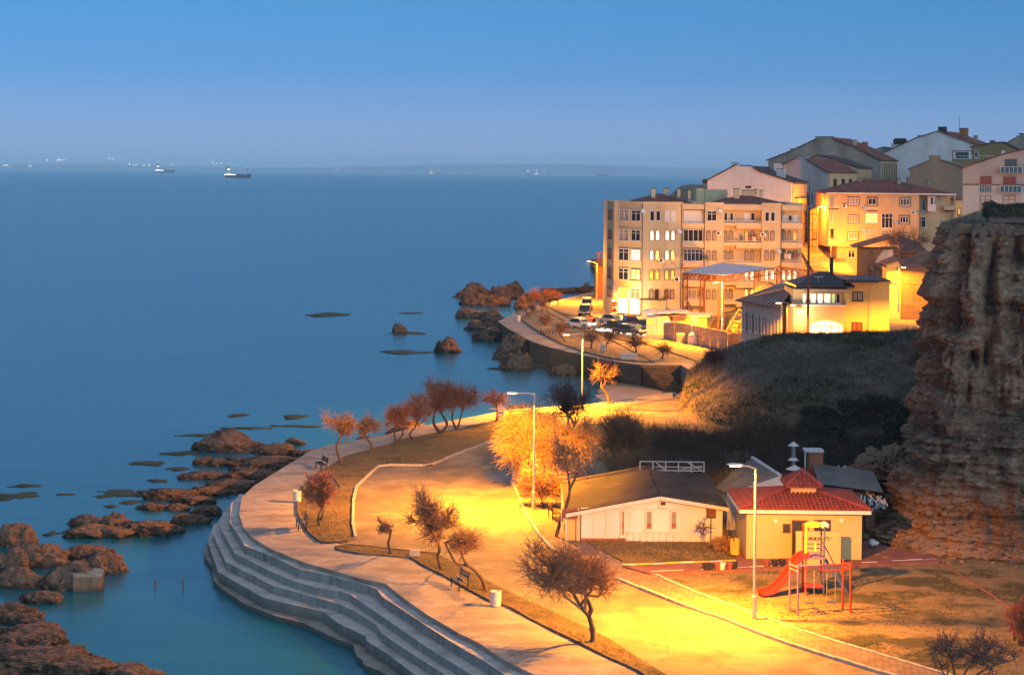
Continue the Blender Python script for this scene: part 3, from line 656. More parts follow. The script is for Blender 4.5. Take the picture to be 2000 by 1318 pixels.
# ------------------------------------------------------------------ scrub, ivy and grass: masses nobody could count
def scatter_blades(name, pos, nrm_up, h, w, m, n_per=5, lean=.5, seed=1, kind='stuff'):
    """tufts of thin triangular blades at the given points"""
    rs = np.random.RandomState(seed); n = len(pos); pos = np.repeat(pos, n_per, 0); k = len(pos)
    ang = rs.rand(k) * 2 * math.pi; hh = h * (.5 + rs.rand(k)); ww = w * (.6 + .8 * rs.rand(k))
    base = pos + np.stack([rs.randn(k) * w * 3, rs.randn(k) * w * 3, np.zeros(k)], 1)
    side = np.stack([np.cos(ang) * ww, np.sin(ang) * ww, np.zeros(k)], 1)
    tip = base + np.stack([rs.randn(k) * lean * hh, rs.randn(k) * lean * hh, hh], 1)
    v = np.stack([base - side, base + side, tip], 1).reshape(-1, 3); f = np.arange(3 * k).reshape(-1, 3)
    return tag(link(name, np_mesh(name, v, f, m, smooth=False)), kind=kind)
mat('straw', (0.2, 0.17, 0.125), .95, .35, .4, 0)
mat('green_blade', (0.09, 0.09, 0.04), .9, .4, .4, 0)
mat('dry_blade', (0.24, 0.17, 0.08), .95, .35, .3, 0)
mat('scrub_twig', (0.10, 0.07, 0.05), .95, .4, .5, 0)
mat('ivy_leaf', (0.042, 0.046, 0.026), .7, .5, .8, 0)
rs = np.random.RandomState(3)
x = rs.uniform(12, 50, 26000); y = rs.uniform(144, 196, 26000); zz = mound_z(x, y); keep = zz > .3
scatter_blades('grass', np.stack([x, y, zz - .02], 1)[keep][:15000], None, .32, .035, 'straw', 4, .7, 5)
x = rs.uniform(13, 50, 16000); y = rs.uniform(146, 196, 16000); zz = mound_z(x, y)
keep = (zz > .3) & (fbm(np.stack([x, y, 0 * x], 1) * .16 + 4, 3) > .12)
scatter_blades('grass', np.stack([x, y, zz - .02], 1)[keep][:6000], None, .35, .05, 'green_blade', 5, .7, 6)
# dark undergrowth on the flat behind the white house and up the bank
def clump_cloud(name, centres, m, n_each, leaf, seed, kind='stuff'):
    rs = np.random.RandomState(seed); V_ = []
    for (cx, cy, cz, rx, ry, rz) in centres:
        d = rs.randn(n_each, 3); d /= np.linalg.norm(d, axis=1, keepdims=True); r = .55 + .5 * rs.rand(n_each, 1)
        c = np.array([cx, cy, cz]) + d * r * [rx, ry, rz]; c = c[c[:, 2] > -.1]; k = len(c)
        a = rs.randn(k, 3); a /= np.linalg.norm(a, axis=1, keepdims=True); b = np.cross(a, rs.randn(k, 3)); b /= np.linalg.norm(b, axis=1, keepdims=True)
        s_ = leaf * (.5 + rs.rand(k, 1))
        V_.append(np.stack([c - a * s_, c + b * s_ * .6, c + a * s_, c - b * s_ * .6], 1).reshape(-1, 3))
    v = np.concatenate(V_); f = np.arange(len(v)).reshape(-1, 4)
    return tag(link(name, np_mesh(name, v, f, m, smooth=False)), kind=kind)
def twig_mass(name, x, y, z, h, m, seed, lean=.5, r=.012):
    rs = np.random.RandomState(seed); n = len(x); A_ = np.stack([x, y, z], 1); d_ = np.stack([rs.randn(n) * lean, rs.randn(n) * lean, np.ones(n)], 1); d_ /= np.linalg.norm(d_, axis=1, keepdims=True)
    B_ = A_ + d_ * (h * rs.uniform(.5, 1.3, n))[:, None]; C_ = B_ + (d_ + rs.randn(n, 3) * .6) * (h * .5)[:, None]; E_ = A_ + (B_ - A_) * .6; F_ = E_ + (d_ + rs.randn(n, 3) * .8) * (h * .55)[:, None]
    v, f = prisms(np.concatenate([A_, B_, E_]), np.concatenate([B_, C_, F_]), r, r * .5); return tag(link(name, np_mesh(name, v, f, m, smooth=False)), kind='stuff')
mat('scrub_light', (0.15, 0.11, 0.08), .95, .4, .5, 0)
for sd, m_, n_, hh in ((11, 'scrub_twig', 15000, .9), (12, 'scrub_light', 6000, .8)):
    rs = np.random.RandomState(sd); y = rs.uniform(121, 150, n_); x = (rs.uniform(1245, 1720, n_) - 1000) / 3600 * y
    dens = fbm(np.stack([x, y, 0 * x], 1) * .3, 3); k = dens > -.25; x, y, dens = x[k], y[k], dens[k]
    zz = np.maximum(mound_z(x, y), 0) * (y > 130); twig_mass('undergrowth', x, y, zz, hh * (.45 + .9 * np.clip(dens + .35, 0, 1)), m_, sd)
rs = np.random.RandomState(15); x = rs.uniform(14, 42, 5200); y = rs.uniform(150, 190, 5200); zz = mound_z(x, y); k = (zz > .4) & (fbm(np.stack([x, y, 0 * x], 1) * .25 + 7, 3) > .08); twig_mass('undergrowth', x[k], y[k], zz[k], np.full(k.sum(), .55), 'scrub_twig', 16, .7)
rs = np.random.RandomState(13); cen = []
for k in range(70):
    px = rs.uniform(1585, 1765); t_ = rs.rand(); d_ = 127 + 25 * t_; x_ = (px - 1000) / 3600 * d_
    zt = float(mound_z(np.array([x_]), np.array([d_]))[0]); r_ = rs.uniform(.6, 1.5)
    cen.append((x_, d_, max(zt, 0) + rs.uniform(.1, .7), r_ * 1.2, r_, r_ * .7))
clump_cloud('ivy', cen, 'ivy_leaf', 900, .085, 4)
cs = []
for px, py, r in ((1900,803,.8),(1962,834,1.0),(1985,838,.7),(1850,797,.5)):
    c = PD(px, py, 103.6); cs.append((c.x, c.y + .1 * c.z, c.z, r, .5, r * .5))
clump_cloud('cliff_scrub', cs, 'scrub_light', 500, .06, 14)
rs = np.random.RandomState(31); k = rs.randint(40, nu - 5, 5000); jj = np.clip((rs.rand(5000) ** 2 * 26).astype(int), 0, K_ - 1); pt_ = ct.reshape(nu, K_, 3)[k, jj]
scatter_blades('grass', pt_ + rs.randn(5000, 3) * [.1, .1, 0], None, .22, .02, 'straw', 4, .6, 32)
# stones fallen from the cliff
rs = random.Random(12)
for n_ in range(26):
    px = rs.uniform(1705, 1990); py = 1083 + (px - 1705) * .07 + rs.uniform(-6, 9); r = rs.uniform(.08, .32); p = P(px, py, .05)
    o = link('fallen_stone', rock_mesh('fallen_stone', r, r * .8, r * .6, n_ + 200, 3, .4, 'cliff_rock'), None, p); tag(o, 'loose brown stone lying at the foot of the cliff', 'stone', 'stones fallen at the cliff foot')
# playground and lawn grass
def in_poly(px, x, y):
    inside = np.zeros(len(x), bool); n = len(px)
    for i in range(n):
        x0, y0, x1, y1 = px[i][0], px[i][1], px[(i + 1) % n][0], px[(i + 1) % n][1]
        c = ((y0 > y) != (y1 > y)) & (x < (x1 - x0) * (y - y0) / (y1 - y0 + 1e-12) + x0); inside ^= c
    return inside
def grass_on(px, z, n, m, h, w, seed, thr=None, per=3):
    poly = [(p.x, p.y) for p in PP(px)]; a = np.array(poly); rs = np.random.RandomState(seed)
    x = rs.uniform(a[:, 0].min(), min(a[:, 0].max(), 36), n); y = rs.uniform(a[:, 1].min(), a[:, 1].max(), n)
    k = in_poly(poly, x, y)
    if thr is not None: k &= fbm(np.stack([x, y, 0 * x], 1) * [.5, .8, 1] + seed, 3) > thr
    scatter_blades('grass', np.stack([x, y, np.full(n, z)], 1)[k], None, h, w, m, per, .6, seed)
grass_on(pg, .05, 30000, 'dry_blade', .05, .012, 21, -.05)
grass_on(pg, .05, 22000, 'green_blade', .06, .014, 22, .1)
grass_on(LAWN_N, .07, 9000, 'dry_blade', .05, .014, 23); grass_on(LAWN_S, .07, 6000, 'dry_blade', .05, .014, 24)
grass_on(SMALL_TOP + list(reversed(SMALL_BOT)), .06, 12000, 'dry_blade', .05, .014, 25)
grass_on(yard, .14, 5000, 'dry_blade', .07, .014, 26)
grass_on(list(reversed(FAR_IN[1:11])) + FAR_ROAD, .08, 4000, 'dry_blade', .08, .03, 27)
# ------------------------------------------------------------------ building materials and tools
def wall_mat(name, col, stain, var=.1, amount=.45):
    return add_stains(mat(name, col, .9, var, .5, .15, bscale=10), stain, .35, amount, .46, .7, (1, 1, .3))
wall_mat('cream_wall', (0.50, 0.405, 0.25), (0.33, 0.24, 0.15))
wall_mat('cream_trim', (0.56, 0.43, 0.26), (0.4, 0.3, 0.2))
wall_mat('white_wall', (0.58, 0.55, 0.53), (0.4, 0.36, 0.33))
wall_mat('lilac_wall', (0.40, 0.34, 0.33), (0.27, 0.23, 0.22))
wall_mat('grey_render', (0.27, 0.235, 0.195), (0.15, 0.125, 0.1), .2, .8)
wall_mat('brown_wall', (0.30, 0.19, 0.12), (0.2, 0.13, 0.09))
wall_mat('olive_wall', (0.22, 0.16, 0.075), (0.15, 0.11, 0.06))
wall_mat('rose_wall', (0.42, 0.33, 0.28), (0.3, 0.24, 0.2))
wall_mat('pale_clad', (0.50, 0.44, 0.38), (0.38, 0.33, 0.28))
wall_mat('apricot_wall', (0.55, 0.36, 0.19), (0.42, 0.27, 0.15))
wall_mat('yellow_wall', (0.62, 0.46, 0.16), (0.5, 0.36, 0.14))
wall_mat('hut_wall', (0.58, 0.40, 0.17), (0.42, 0.29, 0.14), .1, .5)
wall_mat('panel_white', (0.70, 0.66, 0.62), (0.4, 0.33, 0.27), .08, .5)
wall_mat('ruin_plaster', (0.5, 0.42, 0.33), (0.3, 0.22, 0.16), .2, .8)
add_stains(mat('old_timber', (0.17, 0.105, 0.065), .95, .35, 1.2, .6, stretch=(.3, .3, 3)), (0.09, 0.055, 0.035), .5, .8)
mat('rubble', (0.2, 0.14, 0.09), .95, .4, 1, .9)
mat('brick', (0.27, 0.11, 0.055), .9, .25, 3, .4)
def tile_mat(name, col, scale=3.2):
    m = mat(name, col, .85, .35, 1.6, 0); t = m.node_tree; b = t.nodes['Principled BSDF']
    tc = t.nodes.new('ShaderNodeTexCoord'); w = t.nodes.new('ShaderNodeTexWave'); w.inputs['Scale'].default_value = scale; w.inputs['Distortion'].default_value = .4
    t.links.new(tc.outputs['Object'], w.inputs['Vector']); bp = t.nodes.new('ShaderNodeBump'); bp.inputs['Strength'].default_value = .6; bp.inputs['Distance'].default_value = .05
    t.links.new(w.outputs[1], bp.inputs['Height']); t.links.new(bp.outputs[0], b.inputs['Normal'])
    add_stains(m, tuple(c * .55 for c in col), .5, .7); return m
tile_mat('tile_roof', (0.20, 0.075, 0.055)); tile_mat('dark_tile', (0.085, 0.06, 0.055)); tile_mat('old_tile', (0.17, 0.09, 0.07), 2.6)
mat('hut_tile', (0.23, 0.05, 0.04), .7, .3, 3, .2)
mat('slate_sheet', (0.035, 0.035, 0.045), .6, .2, 1, .1)
add_stains(mat('grey_sheet', (0.17, 0.17, 0.165), .65, .2, .6, .2), (0.1, 0.08, 0.06), .8, .7)
add_stains(mat('felt_roof', (0.036, 0.032, 0.028), .95, .45, 2.2, .8, bscale=7, stretch=(1, 2.5, 1)), (0.08, 0.06, 0.045), .35, .7, .5, .62)
mat('canopy_sheet', (0.50, 0.53, 0.60), .45, .08, .6, .1)
mat('rust_steel', (0.19, 0.07, 0.035), .8, .3, 2, .2)
mat('dark_metal', (0.03, 0.03, 0.035), .5, .2, 2, 0)
mat('white_frame', (0.62, 0.6, 0.57), .6, .08, 3, 0)
mat('brown_frame', (0.10, 0.05, 0.03), .7, .15, 3, 0)
mat('red_frame', (0.25, 0.10, 0.06), .7, .15, 3, 0)
mat('fascia_white', (0.66, 0.6, 0.52), .7, .1, 2, .1)
mat('red_shutter', (0.23, 0.07, 0.05), .7, .12, 3, .1)
mat('white_shutter', (0.58, 0.56, 0.54), .7, .08, 3, .1)
mat('curtain', (0.30, 0.255, 0.22), .8, .25, 1.5, 0, stretch=(6, 6, .5))
mat('glass_dark', (0.02, 0.022, 0.028), .08, .2, 1, 0, spec=.5)
mat('glass_blue', (0.05, 0.10, 0.115), .1, .2, 1, 0, spec=.5)
emit('lit_white', (1.0, .88, .6), .45, .35); emit('lit_yellow', (1.0, .72, .16), .42, .35); emit('lit_amber', (1.0, .52, .07), .26, .4)
emit('lit_pale', (.86, .92, .62), .32, .4); emit('lit_green', (.55, .8, .25), .22, .4); emit('lit_orange', (1, .45, .08), .2, .8, scale=1.2)
emit('lit_room', (.9, .97, .88), .40, .3, scale=1.5); emit('shop_light', (1.0, .86, .5), .9, .25)

_WC = {}
def window_meshes(w, h, cols, rows, arch, fm, pm):
    key = (round(w, 1), round(h, 1), cols, rows, arch, fm, pm)
    if key in _WC: return _WC[key]
    t = .075 if w < 1.2 else .09; f = MB(); g = MB(); hw = w / 2
    if arch:
        n = 10; hs = h - hw
        out = [(-hw, 0), (hw, 0)] + [(hw * math.cos(math.pi * k / n), hs + hw * math.sin(math.pi * k / n)) for k in range(n + 1)]
        iw = hw - t; inn = [(-iw, t), (iw, t)] + [(iw * math.cos(math.pi * k / n), hs + iw * math.sin(math.pi * k / n)) for k in range(n + 1)]
        m = len(out)
        vs = [(x, -.10, z) for x, z in out] + [(x, -.10, z) for x, z in inn] + [(x, .02, z) for x, z in out] + [(x, .02, z) for x, z in inn]
        fs = []
        for i in range(m):
            j = (i + 1) % m; fs += [(i, j, m + j, m + i), (i, 2 * m + i, 2 * m + j, j), (m + i, m + j, 3 * m + j, 3 * m + i)]
        f.add(vs, fs); f.bb(-iw, iw, -.08, -.02, hs - .03, hs + .03)
        g.add([(x, -.03, z) for x, z in inn], [tuple(range(m))])
    else:
        for x0, x1, z0, z1_ in ((-hw, -hw + t, 0, h), (hw - t, hw, 0, h), (-hw + t, hw - t, 0, t), (-hw + t, hw - t, h - t, h)): f.bb(x0, x1, -.1, .02, z0, z1_)
        for k in range(1, cols): x = -hw + w * k / cols; f.bb(x - t * .4, x + t * .4, -.085, .0, t, h - t)
        if rows > 1: z = h * .7; f.bb(-hw + t, hw - t, -.08, .0, z - t * .35, z + t * .35)
        f.bb(-hw - .05, hw + .05, -.17, .02, -.07, 0)
        g.add([(-hw + t, -.03, t), (hw - t, -.03, t), (hw - t, -.03, h - t), (-hw + t, -.03, h - t)], [(0, 1, 2, 3)])
    _WC[key] = (f.mesh('window', fm), g.mesh('pane', pm)); return _WC[key]

class Bld:
    """a building measured on its front plane; local x runs along the front, local y away from it"""
    def __init__(s, name, label, cat, anchor, D, a=0.0, base=0.0, crop=None, group=None):
        s.crop = crop; p = PD(*s.t(*anchor), D); s.a = a; s.base = base
        s.root = thing(name, label, cat, (p.x, p.y, base), a, group); s.p = Vector((p.x, p.y, 0)); s.c, s.sn = math.cos(a), math.sin(a)
    def t(s, x, y):
        if s.crop is None: return x, y
        ox, oy, k = s.crop; return ox + x / k, oy + y / k
    def loc(s, w):
        d = Vector(w) - s.p; return Vector((d.x * s.c + d.y * s.sn, -d.x * s.sn + d.y * s.c, w[2] - s.base))
    def hit(s, x, y, y0=0.0, x0=None):
        """front plane pushed back by y0, or side plane at local x0"""
        rx, rz = ray(*s.t(x, y))
        if x0 is None: n = Vector((-s.sn, s.c)); q = Vector((s.p.x, s.p.y)) + n * y0
        else: n = Vector((s.c, s.sn)); q = Vector((s.p.x, s.p.y)) + n * x0
        d = q.dot(n) / (rx * n.x + n.y)
        return s.loc((rx * d, d, CAMZ + rz * d))
    def win(s, x0, y0, x1, y1, cols=2, rows=1, fm='white_frame', pm='glass_dark', arch=False, back=0.0, side=None, name='window', flip=False):
        a, b = s.hit(x0, y1, back, side), s.hit(x1, y0, back, side)
        if side is None: w = abs(b.x - a.x); c = ((a.x + b.x) / 2, back - .0); rz = 0
        else: w = abs(b.y - a.y); c = (side, (a.y + b.y) / 2); rz = math.pi / 2 if not flip else -math.pi / 2
        z0 = min(a.z, b.z); h = abs(b.z - a.z); mf, mp = window_meshes(w, h, cols, rows, arch, fm, pm)
        o = link(name, mf, s.root, (c[0], c[1], z0), rz); link('pane', mp, o)
        return o
    def box(s, name, m, x0, x1, y0, y1, z0, z1, parent=None):
        return MB().bb(x0, x1, y0, y1, z0, z1).build(name, m, parent or s.root)
    def pxbox(s, name, m, x0, y0, x1, y1, back, depth, parent=None, side=None):
        a, b = s.hit(x0, y1, back), s.hit(x1, y0, back)
        return MB().bb(min(a.x, b.x), max(a.x, b.x), back, back + depth, min(a.z, b.z), max(a.z, b.z)).build(name, m, parent or s.root)
    def chimney(s, x0, y0, x1, y1, back, depth=.8, m='cream_wall', cap='dark_metal', parent=None):
        o = s.pxbox('chimney', m, x0, y0, x1, y1, back, depth, parent)
        a, b = s.hit(x0, y0, back), s.hit(x1, y0, back)
        if cap: MB().bb(a.x - .06, b.x + .06, back - .06, back + depth + .06, a.z - .0, a.z + .1).build('chimney_cap', cap, o)
        return o
    def balcony(s, x0, y0, x1, y1, y_rail, back, m='cream_trim', rail='white_frame'):
        """solid parapet from y0 (top) to y1 (bottom) with a slab and a thin rail up to y_rail"""
        a, b = s.hit(x0, y1), s.hit(x1, y0); r = s.hit(x0, y_rail).z
        o = MB().bb(a.x, b.x, -.02, .1, a.z, b.z).bb(a.x, b.x, .1, back - .02, a.z, a.z + .16).build('balcony', m, s.root)
        if r > b.z + .05:
            mb = MB().bb(a.x, b.x, .01, .06, r - .05, r); n = max(2, int((b.x - a.x) / .35))
            for k in range(n + 1): x = a.x + .03 + (b.x - a.x - .06) * k / n; mb.bb(x - .015, x + .015, .015, .045, b.z, r - .05)
            mb.build('railing', rail, o)
        return o
def hip_roof(mb, x0, x1, y0, y1, z, rise, over=.5, th=.16, ridge=None):
    x0 -= over; x1 += over; y0 -= over; y1 += over
    ym = (y0 + y1) / 2; k = (y1 - y0) / 2; ra, rb = (x0 + k, x1 - k) if ridge is None else ridge
    if ra > rb: ra = rb = (x0 + x1) / 2
    top = [(x0, y0, z), (x1, y0, z), (x1, y1, z), (x0, y1, z), (ra, ym, z + rise), (rb, ym, z + rise)]
    bot = [(x0, y0, z - th), (x1, y0, z - th), (x1, y1, z - th), (x0, y1, z - th)]
    fs = [(0, 1, 5, 4), (1, 2, 5), (2, 3, 4, 5), (3, 0, 4), (6, 7, 1, 0), (7, 8, 2, 1), (8, 9, 3, 2), (9, 6, 0, 3), (9, 8, 7, 6)]
    return mb.add(top + bot, fs)
def slope_slab(mb, a, b, L0, L1, th=.18):
    """roof slab over a front-plane edge a->b (x, z), running from y=L0 to y=L1"""
    d = Vector((b[0] - a[0], 0, b[1] - a[1])).normalized(); n = Vector((-d.z, 0, d.x)); n = n if n.z > 0 else -n
    vs = [Vector((p[0], y, p[1])) + n * k for y in (L0, L1) for p in (a, b) for k in (.0, th)]
    return mb.add(vs, [(0, 1, 3, 2), (4, 6, 7, 5), (0, 4, 5, 1), (2, 3, 7, 6), (0, 2, 6, 4), (1, 5, 7, 3)])
def gable_block(B, poly, L, wall, roof, slopes, over=.35, down=8.0, eave=.4):
    """blind gable wall (px polygon without the two base corners) pushed back by L; slopes = list of (i, j) polygon edges that carry roof"""
    pts = [B.hit(*p) for p in poly]
    prof = [(pts[0].x, -down)] + [(p.x, p.z) for p in pts] + [(pts[-1].x, -down)]
    n = len(prof); vs = [(x, 0, z) for x, z in prof] + [(x, L, z) for x, z in prof]
    MB().add(vs, [tuple(range(n)), tuple(reversed(range(n, 2 * n)))] + [((i + 1) % n, i, i + n, (i + 1) % n + n) for i in range(n)]).build('wall', wall, B.root)
    mb = MB(); zf = min(p.z for p in pts)
    for i, j in slopes:
        a, b = pts[i], pts[j]; e = (b - a).normalized() * eave
        a2 = a - e if a.z < b.z else a; b2 = b + e if b.z < a.z else b
        slope_slab(mb, (a2.x, a2.z + .02), (b2.x, b2.z + .02), -over, L + over)
    if slopes: return mb.build('roof', roof, B.root), pts
    return None, pts
# ------------------------------------------------------------------ the cream block by the water
C1 = (1160, 330, 3.563)
B = Bld('apartment_building', 'long cream block by the sea with arched windows on every floor', 'building', (330, 1040), 275, 0, 0, C1)
CREAM = B; xs_ = lambda x: B.hit(x, 600).x
Ht = B.hit(600, 243).z; R = 1.3
plan = [(0, 0), (xs_(615), 0), (xs_(615), R), (xs_(770), R), (xs_(770), 0), (xs_(902), 0), (xs_(902), R), (xs_(1165), R), (xs_(1165), 0), (xs_(1305), 0), (xs_(1305), R), (xs_(1455), R), (xs_(1455), 17), (-4.9, 17), (-4.9, 6.6), (-4.0, 3.7), (-3.35, 3.3), (-1.72, 1.6)]
MB().prism(plan, -1, Ht).build('wall', 'cream_wall', B.root)
MB().prism([(x - .06 if x < 0 else x, y - .06) if y < 10 else (x, y) for x, y in plan], Ht, Ht + .25).build('cornice', 'cream_trim', B.root)
mb = MB(); hip_roof(mb, xs_(262), xs_(690), 1.0, 12, Ht + .2, 1.3, 0, .05); mb.build('roof', 'tile_roof', B.root)
mb = MB(); hip_roof(mb, xs_(850), xs_(1350), 1.0, 13, Ht + .2, 1.25, 0, .05); mb.build('roof', 'tile_roof', B.root)
tw = B.pxbox('stair_tower', 'cream_wall', 713, 138, 768, 246, 9, 4); B.pxbox('stair_tower', 'cream_wall', 769, 145, 930, 246, 9.5, 3.5)
for c in ((400,138,428,205,3.5),(488,140,522,180,6.2),(582,142,602,200,4),(655,148,673,215,3.6),(975,140,1013,208,4),(1035,150,1110,190,6),(1118,145,1138,182,7),(1157,152,1177,195,4.5)): B.chimney(*c)
B.pxbox('vent', 'dark_metal', 1057, 118, 1095, 136, 6.1, .6)
FY = [325, 463, 600, 737, 870]
def arch(x, f, pm='curtain', back=0.0, hw=15):
    B.win(x - hw, FY[f] - 36, x + hw, FY[f] + 36, 1, 1, 'brown_frame', pm, True, back)
lits = {1: ['lit_white', 'lit_white', 'lit_white', 'lit_pale'], 2: ['lit_white', 'lit_yellow', 'lit_white', 'lit_yellow'], 3: ['lit_amber'] * 4, 4: ['curtain', 'glass_dark', 'red_shutter', 'curtain']}
for f in range(1, 5):
    for k, x in enumerate((403, 443, 510, 550)): arch(x - 2 * (f - 1), f, lits[f][k])
for x, pm in ((404, 'glass_dark'), (446, 'glass_dark')): B.win(x - 15, 292, x + 18, 362, 1, 1, 'white_frame', pm)
for x in (511, 552): B.win(x - 18, 292, x + 18, 364, 1, 1, 'white_frame', 'white_shutter')
B.win(785, 292, 855, 364, 2, 2, 'white_frame', 'glass_dark')
for f in range(1, 5):
    for x in (797, 838): arch(x, f, 'curtain' if f != 3 else 'glass_dark')
    for k, x in enumerate((1201, 1241)): arch(x, f, 'lit_pale' if f == 3 else 'curtain')
    for k, x in enumerate((914, 952)): arch(x, f, 'curtain', R)
    for k, x in enumerate((1060, 1100)): arch(x, f, 'lit_pale' if f in (3,) else 'lit_yellow' if f == 4 else ('lit_orange' if f == 1 and k == 0 else 'curtain'), R)
    for k, x in enumerate((1319, 1358, 1398)): arch(x, f, 'lit_pale' if f == 3 else ('lit_orange' if f == 1 and k == 2 else 'curtain'), R)
for x in (1205, 1245): B.win(x - 16, 300, x + 16, 366, 1, 1, 'white_frame', 'glass_dark')
for x0, x1, pm in ((905, 930, 'glass_dark'), (945, 971, 'glass_dark'), (1042, 1082, 'white_shutter'), (1090, 1121, 'glass_dark')): B.win(x0, 305, x1, 360, 1, 1, 'white_frame', pm, False, R)
for x0, x1, pm in ((1310, 1345, 'white_shutter'), (1350, 1380, 'glass_dark'), (1385, 1420, 'white_shutter')): B.win(x0, 322, x1, 366, 1, 1, 'white_frame', pm, False, R)
# glazed balconies in the first recess, open ones in the others
B.win(622, 290, 762, 372, 1, 1, 'white_frame', 'white_shutter', False, R - .5); B.balcony(617, 378, 768, 415, 350, R)
for f in (1, 2):
    B.win(622, FY[f] - 42, 760, FY[f] + 42, 4 if f == 1 else 5, 1 + (f == 2), 'white_frame', 'glass_dark', False, .25); B.balcony(617, FY[f] + 46, 768, FY[f] + 84, FY[f] + 46, R)
for f in (3, 4):
    B.balcony(617, FY[f] + 42, 768, FY[f] + 82, FY[f] + 24, R); B.win(640, FY[f] - 34, 750, FY[f] + 40, 3, 1, 'white_frame', 'curtain', False, R)
for f in range(5):
    y = FY[f]; B.balcony(904, y + 50, 988, y + 70, y + 34, R); B.balcony(990, y + 50, 1163, y + 90, y + 36, R)
    if f < 4: B.balcony(1307, y + 50, 1453, y + 90, y + 34, R)
for x0, x1 in ((615, 770), (902, 1165), (1305, 1455)): MB().bb(xs_(x0) + .01, xs_(x1) - .01, .03, R - .03, B.hit(600, 282).z, Ht - .01).build('lintel', 'cream_trim', B.root)
# angled seaward end with its stacks of bay windows
def face(p, q):
    a = math.atan2(q[1] - p[1], q[0] - p[0]); return p, a, math.hypot(q[0] - p[0], q[1] - p[1])
def facewin(fc, s0, s1, z0, z1_, cols, rows, fm, pm, bay=0.0):
    (px_, py_), a, L = fc; w = (s1 - s0) * L; mf, mp = window_meshes(w, z1_ - z0, cols, rows, False, fm, pm); s = (s0 + s1) / 2 * L
    n = (math.sin(a), -math.cos(a)); o = link('window', mf, B.root, (px_ + s * math.cos(a) + n[0] * bay, py_ + s * math.sin(a) + n[1] * bay, z0), a); link('pane', mp, o)
f1, f2, f3 = face((-1.72, 1.6), (0, 0)), face((-3.35, 3.3), (-1.72, 1.6)), face((-4.9, 6.6), (-4.0, 3.7))
for f in range(5):
    zc = B.hit(300, FY[f]).z
    facewin(f1, .12, .9, zc - .85, zc + .8, 2, 2, 'white_frame' if f != 3 else 'brown_frame', ['glass_dark', 'glass_dark', 'lit_pale', 'lit_green', 'red_shutter'][f], .05)
    facewin(f2, .06, .95, zc - .9, zc + .85, 2, 2, 'white_frame', ['curtain', 'curtain', 'glass_dark', 'glass_dark', 'lit_orange'][f], .05)
    facewin(f3, .25, .75, zc - .7, zc + .7, 2, 1, 'brown_frame', 'curtain', .02)
# shop at the foot of the end wall
for fc, l in ((f1, .9), (f2, .95)):
    (px_, py_), a, L = fc; n = (math.sin(a), -math.cos(a))
    o = link('shop_window', window_meshes(L * .9, 2.4, 2, 1, False, 'dark_metal', 'shop_light')[0], B.root, (px_ + L * .5 * math.cos(a) + n[0] * .03, py_ + L * .5 * math.sin(a) + n[1] * .03, .2), a)
    link('pane', window_meshes(L * .9, 2.4, 2, 1, False, 'dark_metal', 'shop_light')[1], o)
B.win(386, 968, 440, 1000, 1, 1, 'brown_frame', 'lit_amber', True); B.win(486, 968, 540, 1000, 1, 1, 'brown_frame', 'curtain', True)
aw = MB().box((1.5, -.9, 2.6), (4.2, 1.8, .08)).build('awning', 'dark_metal', B.root)
MB().bb(3.55, 3.63, -1.75, -1.67, 0, 2.6).bb(-.5, -.42, -1.75, -1.67, 0, 2.6).build('awning_post', 'dark_metal', aw)
ac = thing('air_conditioner', 'white air conditioner box under the amber windows of the cream block', 'air conditioner', B.root.location + Vector((xs_(580), -.45, B.hit(580, 784).z)))
MB().bb(-.45, .45, 0, .4, 0, .7).build('casing', 'white_frame', ac); MB().tube([(-.1, -.02, .36), (-.1, .01, .36)], .27, 14).build('fan', 'dark_metal', ac)
MB().bar((-.4, .1, 0), (-.4, .45, 0), .05).bar((.4, .1, 0), (.4, .45, 0), .05).build('bracket', 'dark_metal', ac)
mb = MB()
for x in (330, 612, 772, 1305): mb.tube([(xs_(x) + (.1 if x == 330 else -.1), -.08, .2), (xs_(x) + (.1 if x == 330 else -.1), -.08, Ht)], .05, 6)
mb.build('drainpipe', 'brown_frame', B.root)

# ------------------------------------------------------------------ the sodium-lit block with a red hipped roof
C2 = (1460, 220, 3.704)
B = Bld('apartment_building', 'apricot block with red hipped roof glowing beside the street lamp', 'building', (582, 1120), 307, 0, 3.5, C2)
APR = B; q = lambda x, y, B=B: B.hit(x, y); ez = q(700, 588).z; fz = q(700, 972).z; xR = q(1245, 700).x; xE = q(1500, 700).x
MB().prism([(0, 0), (xR, 0), (xR, 1.5), (xE, 3.2), (xE, 13), (0, 13)], fz, ez).build('wall', 'apricot_wall', B.root)
MB().prism([(q(652, 1000).x, .8), (q(1245, 1000).x, .8), (xE, 4), (xE, 12.9), (q(652, 1000).x, 12.9)], -4, fz).build('ground_floor', 'apricot_wall', B.root)
mb = MB(); hip_roof(mb, 0, xE - .3, 0, 13, ez + .22, 2.3, .45, .12, (q(890, 500).x, q(1090, 500).x)); rf = mb.build('roof', 'tile_roof', B.root)
mb = MB(); mb.bb(-.5, xE + .1, -.52, -.45, ez - .0, ez + .2); mb.build('fascia', 'fascia_white', B.root)
for c in ((808,478,830,520,5),(848,482,866,505,6),(1085,478,1108,520,4),(1158,472,1182,525,5),(1300,490,1316,522,7)): B.chimney(*c, m='grey_render', parent=rf)
B.chimney(890,480,1050,510,6.4,.8,'grey_render',None,rf)
for k in range(9): B.pxbox('chimney_pot', 'dark_metal', 893 + k * 18, 474, 900 + k * 18, 482, 6.6, .3, rf)
